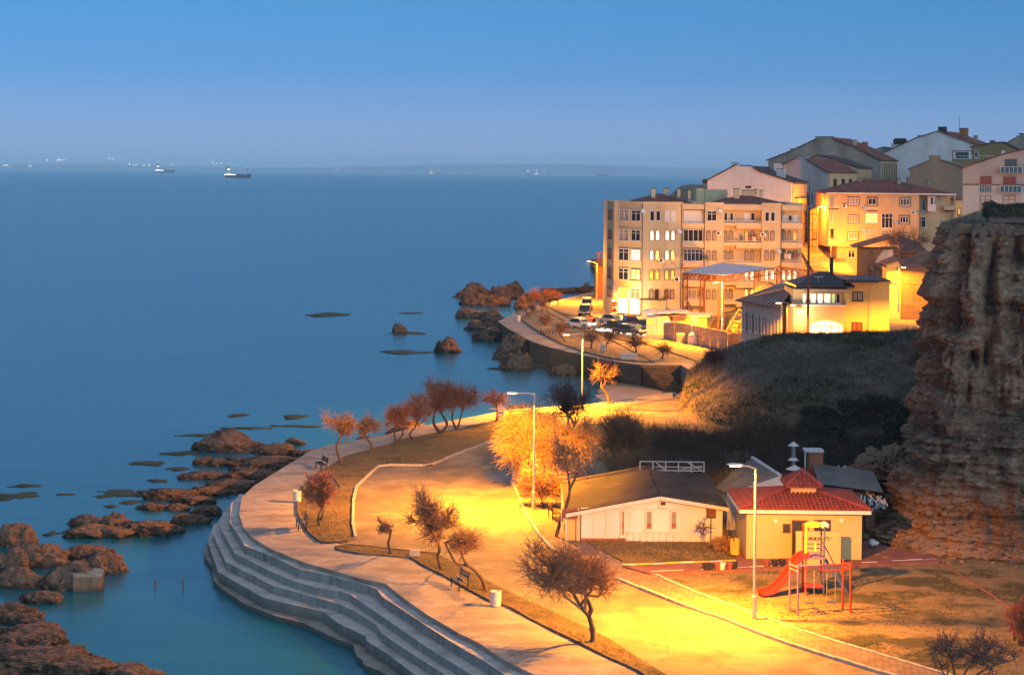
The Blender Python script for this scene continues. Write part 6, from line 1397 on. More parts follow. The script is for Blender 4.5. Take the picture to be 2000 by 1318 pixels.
# small trees of the far headland
c4 = lambda l: [(870 + x / 3.279, 480 + y / 3.279) for x, y in l]
FT = [('crooked little tree nearest the tip of the far lawn', [(643,556),(655,525),(625,490)], (600,450,672,492)), ('little tree leaning left, second along the far lawn', [(770,606),(732,565),(745,535)], (703,510,778,562)), ('small tree under the red no entry sign on the far lawn', [(932,652),(940,605)], (893,565,978,602)), ('bare bent trunk with hardly any twigs on the far lawn', [(1027,672),(1030,635),(1058,592)], (1035,568,1075,590)),
      ('widest little tree of the far lawn above the white box bench', [(1208,702),(1222,662),(1192,625)], (1148,588,1292,642)), ('frail sapling at the right end of the far lawn', [(1388,718),(1396,680)], (1358,640,1436,684)), ('sapling at the bend of the far lawn beside the bin', [(545,440),(550,415)], (530,385,570,420)), ('sapling near the far bench', [(622,412),(625,385)], (605,365,645,395)), ('pinkish dry shrub on the shore rocks of the far headland', [(1015,830),(1015,822)], (950,768,1090,832))]
for k, (lb, tr, cr) in enumerate(FT):
    q0, q1 = c4([cr[:2], cr[2:]]); tree(lb, [c4(tr)], [(*q0, *q1)], 30 + k, 'twig_brown' if k < 8 else 'twig_red', .13 if k < 6 else .05, group='small trees of the far headland', limbs=12, subs=7, twigs=8 if k < 8 else 20, tl=.7, thick=1.5, wind=(.1, 0, .25), z=.08 if k < 8 else -1.5)
tree('pinkish twiggy shrub on the outer rocks of the far headland', [c4([(630,340)])[0:1][0:1] + [(1062.5, 578)]], [(1035,566,1092,588)], 44, 'twig_red', .05, group='small trees of the far headland', limbs=14, subs=8, twigs=14, tl=.9, thick=1.6, wind=(0, 0, .2), z=-.5, name='shrub', cat='shrub')
# others
tree('leafless tree behind the ruined house in front of the apricot block', [[(1775,520),(1772,490),(1770,475)], [(1774,505),(1790,480)]], [(1712,445,1812,500)], 50, 'twig_brown', .16, D=290, limbs=20, subs=9, twigs=10, tl=1.2, thick=1.8, wind=(0, 0, .5), group='trees of the hill town')
tree('dark twiggy bush in the bottom right corner of the playground', [[(1868,1340),(1862,1300),(1850,1268)], [(1870,1338),(1895,1300),(1930,1268)], [(1875,1340),(1930,1305),(1985,1290)], [(1862,1340),(1840,1310)]], [(1800,1235,1905,1322), (1870,1240,1998,1325)], 51, 'twig_dark', .07, limbs=18, subs=6, twigs=6, tl=.35, wind=(.1, 0, .5), thick=1.2, group='dry shrubs of the playground', name='shrub', cat='shrub')
tree('thin dry sapling against the white house wall', [[(1376,1066),(1375,1045),(1373,1030)]], [(1355,1010,1394,1052)], 52, 'twig_dark', .03, z=.14, limbs=9, subs=4, twigs=4, thick=1.25, tl=.2, wind=(0, 0, .5), group='dry shrubs of the playground', name='sapling')
tree('dry brown shrub in the corner between white house and yellow hut', [[(1412,1076),(1410,1068)], [(1420,1078),(1424,1070)]], [(1385,1050,1438,1078)], 53, 'twig_brown', .03, z=.14, limbs=18, subs=9, twigs=10, thick=1.25, tl=.25, wind=(0, 0, .2), group='dry shrubs of the playground', name='shrub', cat='shrub')
p = P(1996, 1300); dz = P(1993, 1262); D = dz.y
t = thing('clipped_shrub', 'rust brown shrub at the right frame edge beside two posts', 'shrub', P(2004, 1275)); v, f = crown_mesh([(0, 0, .4)], (0, 0, 1.6), (.62, .62, 1.35), 61, 26, 10, 40, .25); link('crown', np_mesh('crown', v, f, 'twig_red', smooth=False), t); MB().tube([(0, 0, 0), (0, 0, .6)], .06, 6).build('trunk', 'bark', t)
for k, (x, y) in enumerate(((1981,1252),(1990,1262))):
    t = thing('wooden_post', ['weathered greenish post left of the rust brown shrub', 'darker post closest to the rust brown shrub'][k], 'post', P(x, y)); MB().box((0, 0, .65), (.16, .16, 1.3)).box((0, 0, 1.32), (.2, .2, .05)).build('post_body', 'old_timber', t)
t = thing('plant_pot', 'orange plant pot at the right frame edge under the shrub', 'pot', P(1999, 1262)); MB().lathe([(.14, 0), (.2, .3), (.22, .3), (.22, .36), (.18, .36)], n=14).build('pot', 'red_shutter', t)
# hedge on the cliff and dry shrub on the seaward end of the mound
hd = thing('hedge', 'dark clipped hedge on top of the cliff', 'hedge', PD(1962, 428, 108.5) + Vector((0, 0, .1))); rs = np.random.RandomState(8); k = 9000
c = np.stack([rs.uniform(-1.25, 2.6, k), rs.uniform(-.5, .5, k), rs.uniform(0, .95, k)], 1); c[:, 2] = c[:, 2] * (.85 + .35 * fbm(c * [1.2, 1, 0], 3)) + .04 * rs.randn(k); c[:, 1] += .1 * rs.randn(k); a = unit(rs.randn(k, 3)); b2 = unit(np.cross(a, rs.randn(k, 3))); s_ = .05
v = np.stack([c - a * s_, c + b2 * s_ * .6, c + a * s_, c - b2 * s_ * .6], 1).reshape(-1, 3); link('leaves', np_mesh('leaves', v, np.arange(4 * k).reshape(-1, 4), 'ivy_leaf', smooth=False), hd); MB().bb(-1.0, 2.4, -.3, .3, -.3, .6).build('branches', 'twig_dark', hd)
bb = PD(1398, 706, 172); tree('dark spiky shrub on the seaward shoulder of the mound', [[(1396,712),(1396,702)]], [(1382,686,1412,712)], 64, 'twig_dark', .05, D=172, limbs=16, subs=8, twigs=10, tl=.6, thick=1.6, wind=(0, 0, .5), group=None, name='shrub', cat='shrub')
# ------------------------------------------------------------------ shore rocks, reefs, ships
def rock(box, label, seed, kind='boulder', group='rocks along the shore', depth=None, freq=1.0, n=None, low=1.0):
    x0, y0, x1, y1 = box; b = P((x0 + x1) / 2, y1, WATER); D = b.y; w = (x1 - x0) * D / FPX; hpx = (y1 - y0) * D / FPX; tan = (CAMZ - WATER) / D
    if kind == 'reef': ry = max(hpx / tan * .36, .3); rz = .16 + .03 * w ** .5
    else: ry = depth or min(.42 * w, .75 * hpx / tan); rz = max(hpx - tan * ry * .7, hpx * .45, .25)
    c = Vector((b.x, b.y + ry * .72, WATER - rz * (.42 if kind == 'reef' else .12)))
    w *= 1.12 if kind == 'reef' else 1.28; rz *= 1 if kind == 'reef' else 1.16 * low; n = n or (6 if w > 4.5 and kind == 'ridge' else 5); m = 'weed_rock' if kind == 'reef' else 'shore_rock'
    rough = {'boulder': .34, 'ridge': .5, 'reef': .75}[kind]; fq = {'boulder': 1.0, 'ridge': 2.0, 'reef': 1.5}[kind] * freq
    me = rock_mesh('rock', w / 2, ry, rz * 1.05, seed, n, rough, m, fq, flat_=.55 if kind != 'boulder' else .0)
    o = link('reef' if kind == 'reef' else 'rock', me, None, c); return tag(o, label, 'rock', group)
z4 = lambda b: (b[0] / 2.45, 780 + b[1] / 2.45, b[2] / 2.45, 780 + b[3] / 2.45)
NEAR = [((950,150,1240,248), 'large smooth brown boulder, highest of the heap north of the promenade bulge', 'boulder'), ((1075,148,1140,190), 'small round boulder perched behind the large smooth boulder', 'boulder'), ((1225,195,1400,262), 'broad dark rock right of the large smooth boulder', 'boulder'), ((1368,172,1450,215), 'small reddish rock close to the promenade edge', 'boulder'), ((1372,212,1545,272), 'long dark rock against the promenade edge', 'ridge'),
        ((920,248,1006,312), 'single round boulder standing left of the rough rock shelf', 'boulder'), ((990,262,1112,318), 'low hump joining the round boulder to the shelf', 'boulder'), ((1090,245,1400,345), 'rough crumbly shelf below the large smooth boulder', 'ridge'), ((855,332,1060,380), 'low rounded finger of rock pointing seaward', 'boulder'), ((1040,290,1340,395), 'crumbly shelf that reaches the promenade wall', 'ridge'), ((705,385,930,482), 'long low textured ridge pointing left into the water', 'ridge'), ((900,375,1110,465), 'textured ridge continuing toward the promenade', 'ridge'),
        ((665,485,795,528), 'low red brown rock awash between two ridges', 'boulder'), ((798,487,888,532), 'low dark flat rock beside the red brown one', 'boulder'), ((928,465,1046,556), 'dark lumpy rock, last one of the middle ridge toward the steps', 'ridge'), ((815,500,960,600), 'knobbly rock of the middle ridge next to the dark lumpy one', 'ridge'), ((560,535,845,652), 'light brown bulging rock, longest of the middle ridge', 'ridge'), ((470,520,610,625), 'rock in the middle ridge left of the longest one', 'boulder'), ((310,528,485,612), 'dark upper rock at the left end of the middle ridge', 'boulder'), ((285,582,525,662), 'smooth rounded slab before the middle ridge', 'boulder'),
        ((-60,578,152,706), 'big round boulder cut by the left frame edge', 'boulder'), ((20,660,265,805), 'dark sloping boulder with green weed at its foot', 'boulder'), ((255,648,480,770), 'rugged pale topped rock behind the concrete block', 'ridge'), ((395,652,568,832), 'steep rugged rock ending in the water beside the concrete block', 'ridge'), ((185,742,445,910), 'dark bulging rock on which the concrete block leans', 'boulder'),
        ((-60,800,205,905), 'broad smooth rock at the left edge below the green weed', 'boulder'), ((110,875,285,975), 'brown rock with a blunt lit nose at the inlet', 'ridge'), ((-60,895,145,1050), 'craggy brown rock at the left edge of the inlet', 'ridge'), ((-60,1025,295,1195), 'massive craggy rock under the inlet at the left edge', 'ridge')]
FORE = [((-120,1140,420,1330), 'pale weathered rock slab filling the bottom left corner', 'ridge'), ((200,1180,560,1345), 'rough foreground rock right of the pale slab', 'ridge'), ((420,1225,760,1380), 'last foreground rock sloping into the water at the bottom', 'ridge')]
for k, (b, l, kd) in enumerate(NEAR + FORE): rock(z4(b), l, k + 1, kd, low=.78)
MORE = [((-60,690,120,830), 'weed-green footed rock below the big round boulder', 'boulder'), ((420,560,600,660), 'brown rock filling the middle ridge behind the smooth slab', 'ridge'), ((690,560,840,645), 'right hump of the light brown bulging rock', 'ridge'), ((0,955,180,1080), 'second craggy rock in the inlet wall', 'ridge'), ((120,1010,300,1140), 'rugged rock with a lit rim beside the inlet', 'ridge'), ((-60,1120,220,1260), 'pale craggy rock above the bottom left slab', 'ridge'), ((150,1120,380,1240), 'rock between the massive craggy rock and the foreground', 'ridge'), ((1180,235,1400,320), 'rough upper shelf joining the boulders to the promenade', 'ridge'), ((1000,345,1220,440), 'lower rough shelf above the long textured ridge', 'ridge'), ((850,430,1010,500), 'end of the textured ridge beside the inlet water', 'ridge')]
for k, (b, l, kd) in enumerate(MORE): rock(z4(b), l, k + 160, kd, low=.75)
REEF = [((845,150,1110,182), 'longest weedy reef north of the boulder heap'), ((768,230,935,266), 'oval green reef left of the round boulder'), ((583,276,782,314), 'flat weedy reef with a pool in its top'), ((-60,415,165,474), 'green reef at the left frame edge, nearer of two'), ((45,390,198,420), 'green reef at the left frame edge, farther of two'), ((440,402,695,468), 'long weed ribbon reef above the middle ridge'), ((705,368,802,396), 'short green reef beside the weed ribbon'), ((798,316,884,340), 'dark reef just under the surface left of the low finger'), ((1072,53,1164,84), 'small dark reef alone in open water'), ((1330,60,1500,90), 'flat pale crested reef alone in open water'), ((1290,114,1560,130), 'thin straight line of reef below the flat crested one'), ((1050,122,1290,142), 'thin dark reef line behind the boulder heap'), ((505,496,556,514), 'tiny brown rock awash above the middle ridge'), ((560,474,664,500), 'small scattered pale stones awash'), ((205,620,272,648), 'small driftwood-like rock by the big round boulder'), ((280,440,345,458), 'faint sunken reef in the left water')]
for k, (b, l) in enumerate(REEF): rock(z4(b), l, k + 50, 'reef', 'weedy reefs in the shallow water')
c4b = lambda b: (870 + b[0] / 3.279, 480 + b[1] / 3.279, 870 + b[2] / 3.279, 480 + b[3] / 3.279)
FARR = [((60,248,260,332), 'dark rounded boulder farthest left off the headland', 'boulder'), ((158,280,422,384), 'large ribbed boulder in front of the headland cluster', 'boulder'), ((365,232,485,312), 'pointed peak of the headland cluster', 'boulder'), ((270,262,420,330), 'middle hump behind the large ribbed boulder', 'boulder'), ((440,328,565,404), 'dark boulder next to the promenade bend', 'boulder'), ((400,290,520,340), 'low brown rocks below the pointed peak', 'ridge'), ((520,275,700,350), 'light brown shelf under the pink shrub', 'ridge'), ((645,300,745,362), 'dark rock touching the promenade below the shrub', 'boulder'), ((640,250,800,304), 'long low rock shelf behind the headland, left half', 'ridge'), ((770,250,930,300), 'long low rock shelf behind the headland, right half', 'ridge'), ((868,238,925,282), 'small upright rock on the long low shelf', 'boulder'), ((920,248,1042,284), 'flat rock by the brick hut', 'ridge'),
        ((92,394,255,468), 'left dark rock of the pair off the promenade tip', 'boulder'), ((185,398,362,492), 'grooved boulder of the pair off the promenade tip', 'boulder'), ((128,474,245,540), 'smooth brown boulder below the pair', 'boulder'), ((235,478,305,525), 'little rock squeezed beside the smooth brown boulder', 'boulder'), ((165,522,365,612), 'wide ribbed rock under the promenade tip', 'boulder'), ((315,495,445,570), 'shaded rock leaning on the sea wall at the tip', 'boulder'), ((345,698,548,798), 'ribbed brown rock at the foot of the giant boulder', 'boulder'), ((-55,603,92,684), 'lone brown boulder in open water left of the giant boulder', 'boulder'), ((668,772,842,834), 'low ochre rock in the cove under the sea wall', 'boulder'), ((1085,798,1165,840), 'small rock below the sea wall in the cove', 'boulder'), ((1160,812,1235,848), 'second small rock below the sea wall in the cove', 'boulder')]
for k, (b, l, kd) in enumerate(FARR): rock(c4b(b), l, k + 80, kd, 'rocks round the far headland')
rock(c4b((318,562,548,728)), 'giant upright boulder standing before the far sea wall', 121, 'boulder', 'rocks round the far headland', depth=5)
for k, (b, l) in enumerate([((600,603,682,619), 'dark flat reef, largest of the far open water'), ((786,606,832,614), 'thin flat reef right of the largest far one'), ((735,677,836,692), 'low pale reef left of the lone brown boulder'), ((760,645,828,653), 'flat foot of the small far skerry'), ((955,710,1040,722), 'wet ledge under the giant boulder'), ((1050,708,1130,716), 'sunken ledge in the cove mouth')]): rock(b, l, k + 130, 'reef', 'weedy reefs in the shallow water')
for k, (b, l) in enumerate([((764,634,792,650), 'small rocky peak of the far skerry'), ((747,822,842,852), 'dark rock behind the promenade at the third seaside tree'), ((696,848,730,864), 'small rock behind the promenade at the second seaside tree')]): rock(b, l, k + 140, 'boulder')
for k, (b, l) in enumerate([((1256,716,1282,742), 'brown rubble rock at the head of the cove stair'), ((1276,722,1300,746), 'rubble rock in the middle of the cove stair'), ((1294,728,1318,752), 'rubble rock at the foot of the cove stair'), ((1314,736,1336,752), 'grey rubble rock beside the wing wall of the cove')]): rock(b, l, k + 190, 'boulder', 'rubble in the cove')
# concrete mooring block on the rocks
zb = lambda x, y: (x / 3.488, 940 + y / 3.488)
bt = [P(*zb(x, y), WATER + .95) for x, y in ((450,606),(500,634),(680,631),(712,604),(682,588),(505,590))]; o = bt[0]
low_band(add_stains(mat('block_concrete', (0.24, 0.16, 0.11), .9, .25, 2, .4), (0.13, 0.085, 0.06), 2, .7, .48, .62, (1, 1, .3)), (.07, .05, .035), -2.3, -1.9)
cb = thing('concrete_block', 'octagonal concrete block standing in the water against the rocks', 'concrete block', (o.x, o.y, WATER))
MB().prism([(p.x - o.x, p.y - o.y) for p in bt], -1, .8).build('block_body', 'block_concrete', cb); MB().prism([(p.x - o.x, p.y - o.y) for p in bt], .8, .95).build('block_top', 'promenade_concrete', cb)
for k, (x, y) in enumerate(((303,1147),(357,1144))):
    t = thing('stake', ['rusty stake in the water, nearer the concrete block', 'rusty stake in the water, nearer the steps'][k], 'stake', P(x, y, WATER)); MB().tube([(0, 0, -1), (.02, 0, .2), (.0, .01, .42)], .045, 7).build('stake_body', 'rust_steel', t)
# ------------------------------------------------------------------ ships and lights across the water
mat('hull_dark', (0.05, 0.045, 0.05), .6, .2, .1, 0); mat('hull_blue', (0.07, 0.09, 0.12), .6, .2, .1, 0); mat('ship_white', (.5, .5, .5), .6, .1, .1, 0)
emit('ship_lamp', (1.0, .93, .8), 1.6); emit('shore_lamp', (1.0, .8, .62), 2.4)
def ship(px, py, D, L, label, lit=True, hull='hull_dark', mirror=1, sc=1.0):
    p = PD(px, py, D); t = thing('cargo_ship', label, 'ship', (p.x, D, WATER), 0, 'ships on the strait'); t.scale = (1, 1, 1.45); h = L * .085
    b = MB(); st = [(-L / 2, .05, .9), (-L * .46, L * .07, 1), (L * .3, L * .075, 1), (L * .44, L * .04, 1.25), (L / 2, .02, 1.55)]
    vs = []
    for x, w, k in st: vs += [(x * mirror, -w, h * k), (x * mirror, w, h * k), (x * mirror * .97, w * .8, -1), (x * mirror * .97, -w * .8, -1)]
    fs = [(i * 4 + a, i * 4 + (a + 1) % 4, (i + 1) * 4 + (a + 1) % 4, (i + 1) * 4 + a) for i in range(len(st) - 1) for a in range(4)]; b.add(vs, fs + [(0, 1, 2, 3), (16, 17, 18, 19)]); b.build('hull', hull, t)
    x0 = -L * .36 * mirror; s = MB().box((x0, 0, h + L * .05), (L * .16, L * .11, L * .1)).box((x0, 0, h + L * .13), (L * .11, L * .12, L * .06)).box((x0, 0, h + L * .175), (L * .06, L * .05, L * .03)); so = s.build('superstructure', 'ship_white', t)
    MB().box((x0 - L * .07 * mirror, 0, h + L * .15), (L * .035, L * .04, L * .12)).build('funnel', 'hull_dark', t); MB().tube([(x0, 0, h), (x0, 0, h + L * .3)], L * .008, 6).tube([(L * .36 * mirror, 0, h), (L * .36 * mirror, 0, h + L * .2)], L * .007, 6).build('mast', 'hull_dark', t)
    for k in range(3): MB().box(((-.16 + .18 * k) * L * mirror, 0, h + L * .012), (L * .13, L * .09, L * .03)).build('hatch', 'hull_blue', t)
    if lit:
        MB().box((x0 + L * .06 * mirror, -L * .08, h * 1.02), (L * .42, L * .01, L * .014)).build('deck_lights', 'ship_lamp', t); MB().box((x0, -L * .062, h + L * .14), (L * .1, L * .006, L * .012)).build('bridge_lights', 'ship_lamp', t)
    for k in range(2): MB().lathe([(.01, -.6 * sc), (.6 * sc, 0), (.01, .6 * sc)], ((.36 if k else -.36) * L * mirror, -L * .03, h + L * (.2 if k else .3)), 6).build('mast_lamp', 'ship_lamp', t)
ship(465, 348, 5200, 74, 'nearest cargo ship, dark with a bright band of deck lights', sc=1.2)
ship(323, 331, 11000, 118, 'hazy blue cargo ship left of the nearest one', hull='hull_blue', sc=3)
ship(849, 335, 15500, 90, 'faint ship with a few lights in the middle of the horizon', hull='hull_blue', sc=5); ship(1040, 339, 16500, 100, 'faint ship right of the middle of the horizon', hull='hull_blue', mirror=-1, sc=5); ship(1178, 341, 14500, 110, 'dim unlit ship near the apartment block on the horizon', False, 'hull_blue', -1, 1)
SL_ = [(7,324),(12,323),(15,323),(22,324),(57,324),(61,325),(92,313),(113,313),(117,312),(125,312),(210,310),(214,309),(221,311),(253,321),(261,323),(266,321),(281,323),(291,323),(415,318),(423,320),(432,319),(594,324),(657,330),(120,314),(1030,333),(1062,334)]
lm = MB().lathe([(.3, -6), (5, -3), (6, 0), (5, 3), (.3, 6)], n=8).mesh('shore_light', 'shore_lamp')
for x, y in SL_:
    o = link('shore_light', lm, None, PD(x, y, 23300)); tag(o, 'pinprick of light on the hazy far shore', 'light', 'lights on the far shore')
# ------------------------------------------------------------------ benches, bins
mat('bench_wood', (0.20, 0.17, 0.15), .8, .25, 3, .3, stretch=(.3, 3, 3)); mat('bench_dark', (0.045, 0.035, 0.03), .8, .25, 3, .3); mat('bin_white', (.66, .62, .55), .6, .08, 2, .1)
mat('pipe_red', (.42, .028, .012), .45, .12, 3, 0, spec=.5); mat('pipe_purple', (.17, .11, .22), .5, .12, 3, 0, spec=.5); mat('pipe_blue', (.05, .06, .16), .5, .12, 3, 0, spec=.5); mat('toy_yellow', (.62, .42, .03), .5, .12, 3, 0, spec=.5)
def bench(px, py, rz, label, wood='bench_wood', z=0.05, s=1.0):
    t = thing('park_bench', label, 'bench', P(px, py, z), rz, 'park benches'); w = 1.7
    for k in range(3): MB().box((0, -.08 + .15 * k - .1, .45), (w, .12, .045)).build('seat_slat', wood, t)
    for k in range(2): MB().box((0, .27 + .04 * k, .66 + .16 * k), (w, .035, .13)).build('back_slat', wood, t)
    for x in (-.65, .65):
        MB().bar((x, -.22, 0), (x, -.2, .43), .06).bar((x, .24, 0), (x, .26, .45), .06).bar((x, .26, .45), (x, .34, .92), .06).bar((x, -.24, .41), (x, .28, .41), .06).build('leg', 'bench_dark', t)
    t.scale = (s, s, s); return t
bench(588, 1032, math.radians(-78), 'pale bench beside the small lawn, nearest the steps')
bench(897, 1148, math.radians(-71), 'grey wooden bench by the narrow verge near the white bin')
bench(627, 917, math.radians(-70), 'black bench at the corner of the big lawn', 'bench_dark')
bench(1010, 812, math.radians(20), 'brown bench at the far end of the big lawn', 'bench_dark')
bench(1083, 1012, math.radians(100), 'dark bench under the tree on the right hand pavement', 'bench_dark', .12)
bench(1021, 618, math.radians(30), 'tiny dark bench at the bend of the far promenade', 'bench_dark', s=1.2); bench(1068, 653, math.radians(40), 'pale bench on the kerb of the far lawn', s=1.2); bench(1081, 597, math.radians(20), 'far bench on the back edge of the far lawn', 'bench_dark', s=1.2)
def litter_bin(px, py, label, z=.04, s=1.0):
    t = thing('litter_bin', label, 'bin', P(px, py, z), 0, 'white concrete litter bins')
    MB().lathe([(.2, 0), (.24, .03), (.27, .3), (.27, .62), (.25, .72), (.21, .72), (.2, .45)], n=18).build('drum', 'bin_white', t); MB().lathe([(.255, .66), (.285, .68), (.285, .73), (.22, .745), (.215, .7)], n=18).build('rim', 'bin_white', t); MB().lathe([(.02, .55), (.2, .55), (.19, .5)], n=14).build('liner', 'dark_metal', t)
    t.scale = (s, s, s)
litter_bin(968, 1183, 'white cylindrical bin beside the narrow verge'); litter_bin(580, 980, 'white bin beside the small lawn with the reddish tree'); litter_bin(978, 821, 'yellowish lit bin by the small tree near the lamp', s=1.15); litter_bin(1012, 628, 'white bin at the tip of the far promenade', s=1.2); litter_bin(1178, 688, 'white bin on the far lawn kerb', s=1.2)
wb = thing('stone_box', 'low pale stone box on the far kerb under the widest little tree', 'box', P(1228, 701)); MB().bb(-.9, .9, -.35, .35, 0, .5).bb(-1, 1, -.4, .4, .5, .62).build('box_body', 'bin_white', wb)
lc = thing('paper_cup', 'white cup left on the top sea step', 'cup', P(683, 1127, -.2)); MB().lathe([(.05, 0), (.07, .16), (.075, .16), (.06, .02)], n=10).build('cup', 'bin_white', lc)
sw_ = thing('stone_block', 'pale stone block at the edge of the narrow verge', 'block', P(810, 1085, .05)); MB().bb(-.28, .28, -.16, .16, 0, .32).build('block_body', 'kerb_concrete', sw_)
# flower pots on the low wall
potm = [MB().lathe([(.12, 0), (.19, .3), (.21, .3), (.21, .36), (.16, .36)], n=12).mesh('pot', m) for m in ('dark_metal', 'red_shutter', 'bin_white')]
for k, (x, y, m, l) in enumerate([(1379,1112,0,'leftmost dark pot on the low wall'),(1388,1112,0,'dark pot second from left on the low wall'),(1401,1112,1,'clay pot in the left group on the low wall'),(1410,1112,2,'pale pot in the left group on the low wall'),(1425,1111,1,'clay pot near the right of the left group'),(1434,1110,0,'dark pot closing the left group on the low wall'),(1497,1106,1,'clay pot opening the right group on the low wall'),(1513,1105,0,'dark pot in the middle of the right group'),(1527,1104,0,'dark pot before the slide on the low wall'),(1541,1104,1,'clay pot behind the slide tower on the low wall')]):
    o = link('flower_pot', potm[m], None, P(x, y, .21)); tag(o, l, 'pot', 'flower pots on the low wall')
# ------------------------------------------------------------------ playground
tw = P(1588, 1158, .05); D = tw.y; S = D / FPX
pt = thing('slide_tower', 'playground tower with red slide and yellow canopy', 'slide', tw)
Q = lambda px, py, y=0.0: (PD(px, py, D).x - tw.x, y, PD(px, py, D).z - tw.z)
w2 = .46; zp = Q(1588, 1086)[2]; zt = Q(1588, 1030)[2]
for (x, y, m, zt_) in ((-w2, -w2, 'pipe_red', zp + .02), (w2, -w2, 'pipe_blue', zt + .15), (-w2, w2, 'pipe_red', zt + .15), (w2, w2, 'pipe_blue', zt + .15)): MB().tube([(x, y, 0), (x, y, zt_)], .045, 8).build('post', m, pt)
MB().tube([(-w2, -w2, zp), (-w2, -w2, zt + .15)], .07, 8).build('post', 'toy_yellow', pt)
MB().bb(-w2 - .05, w2 + .05, -w2 - .05, w2 + .05, zp - .05, zp + .03).build('deck', 'pipe_purple', pt); MB().bb(-w2, w2, -w2, w2, .38, .42).build('lower_deck', 'pipe_red', pt)
for k in range(3):
    z = zp + .3 + .22 * k; MB().tube([(-w2, -w2, z), (w2, -w2, z)], .018, 6).tube([(w2, -w2, z), (w2, w2, z)], .018, 6).tube([(-w2, w2, z), (w2, w2, z)], .018, 6).build('rail', 'pipe_blue', pt)
MB().lathe([(.5, 0), (.5, .06), (.36, .16), (.12, .22), (.02, .23)], (0, 0, zt + .1), 10).build('canopy', 'toy_yellow', pt); MB().lathe([(.02, 0), (.28, .05), (.3, .2), (.15, .3), (.02, .34)], (.5, -.1, zt + .0), 8).build('finial', 'lamp_shell', pt)
# slide chute: deck edge down to the left, with raised sides
ax = [Q(1575, 1083), Q(1560, 1087), Q(1545, 1106), Q(1527, 1128), Q(1508, 1146), Q(1492, 1156), Q(1480, 1157)]
ax = smooth_line([Vector((a[0], -.2 - i * .12, max(a[2], .16))) for i, a in enumerate(ax)], .14); vs = []; hw = .27
for i, p in enumerate(ax):
    d = (ax[min(i + 1, len(ax) - 1)] - ax[max(i - 1, 0)]).normalized(); s_ = d.cross(Vector((0, 0, 1))).normalized(); u = s_.cross(d)
    for a, b in ((-hw, .22), (-hw, .0), (hw, .0), (hw, .22), (hw + .04, .22), (hw + .04, -.05), (-hw - .04, -.05), (-hw - .04, .22)): vs.append(p + s_ * a + u * b)
fs = [(i * 8 + k, i * 8 + (k + 1) % 8, (i + 1) * 8 + (k + 1) % 8, (i + 1) * 8 + k) for i in range(len(ax) - 1) for k in range(8)]
MB().add(vs, fs).build('chute', 'pipe_red', pt, smooth=False)
# stair on the right
s0, s1 = Vector(Q(1609, 1088)), Vector(Q(1655, 1150)); s1.z = .02
mb = MB().bar(s0 + Vector((0, -.25, 0)), s1 + Vector((0, -.25, 0)), .05, .12).bar(s0 + Vector((0, .25, 0)), s1 + Vector((0, .25, 0)), .05, .12)
mb.build('stair_stringer', 'pipe_blue', pt)
for k in range(7): p = s0.lerp(s1, (k + .5) / 7); MB().box((p.x, 0, p.z), (.2, .48, .035)).build('stair_tread', 'pipe_blue', pt)
for y in (-.25, .25): MB().tube([(s0.x - .05, y, s0.z + .75), (s1.x - .3, y, s1.z + .75), (s1.x - .05, y, 0)], .018, 6).build('handrail', 'pipe_blue', pt)
MB().bb(-.05, .05, -w2 - .06, -w2 + .0, zp + .35, zp + .8).build('play_panel', 'toy_yellow', pt)
sp = [P(1542, 1194, .05), P(1558, 1202, .05), P(1646, 1190, .05), P(1661, 1197, .05)]; o = sp[0]
sf = thing('swing_frame', 'red and purple swing frame in front of the slide tower', 'swing', o); hz_ = PD(1543, 1101, o.y).z - o.z; r_ = [p - o for p in sp]
for k, p in enumerate(r_): MB().tube([(p.x, p.y, 0), (p.x, p.y, hz_ + .15)], .05, 8).build('post', 'pipe_purple' if k < 2 else 'pipe_red', sf)
up = Vector((0, 0, 1))
for a, b, m in ((r_[0], r_[1], 'pipe_purple'), (r_[2], r_[3], 'pipe_red')):
    for z in (hz_, hz_ - .2): MB().tube([a + up * z, b + up * z], .035, 7).build('end_rail', m, sf)
    MB().tube([a + up * .3, b + up * .3], .03, 7).build('foot_rail', m, sf)
ma, mb_ = (r_[0] + r_[1]) / 2 + up * (hz_ - .02), (r_[2] + r_[3]) / 2 + up * (hz_ - .02)
MB().tube([ma, ma.lerp(mb_, .5)], .04, 8).build('beam', 'pipe_purple', sf); MB().tube([ma.lerp(mb_, .5), mb_], .04, 8).build('beam', 'pipe_red', sf); MB().tube([ma.lerp(mb_, .5) - up * .25, mb_ - up * .25], .03, 8).tube([ma.lerp(mb_, .5) - up * .25, ma.lerp(mb_, .5)], .03, 6).build('beam', 'pipe_red', sf)
for f0 in (.22, .62):
    a = ma.lerp(mb_, f0); b = ma.lerp(mb_, f0 + .16)
    st_ = MB().box(((a.x + b.x) / 2, (a.y + b.y) / 2, .5), (.42, .2, .05)).build('swing_seat', 'pipe_blue', sf)
    MB().tube([a, (a.x, a.y, .52)], .012, 5).tube([b, (b.x, b.y, .52)], .012, 5).build('chain', 'lamp_steel', st_)

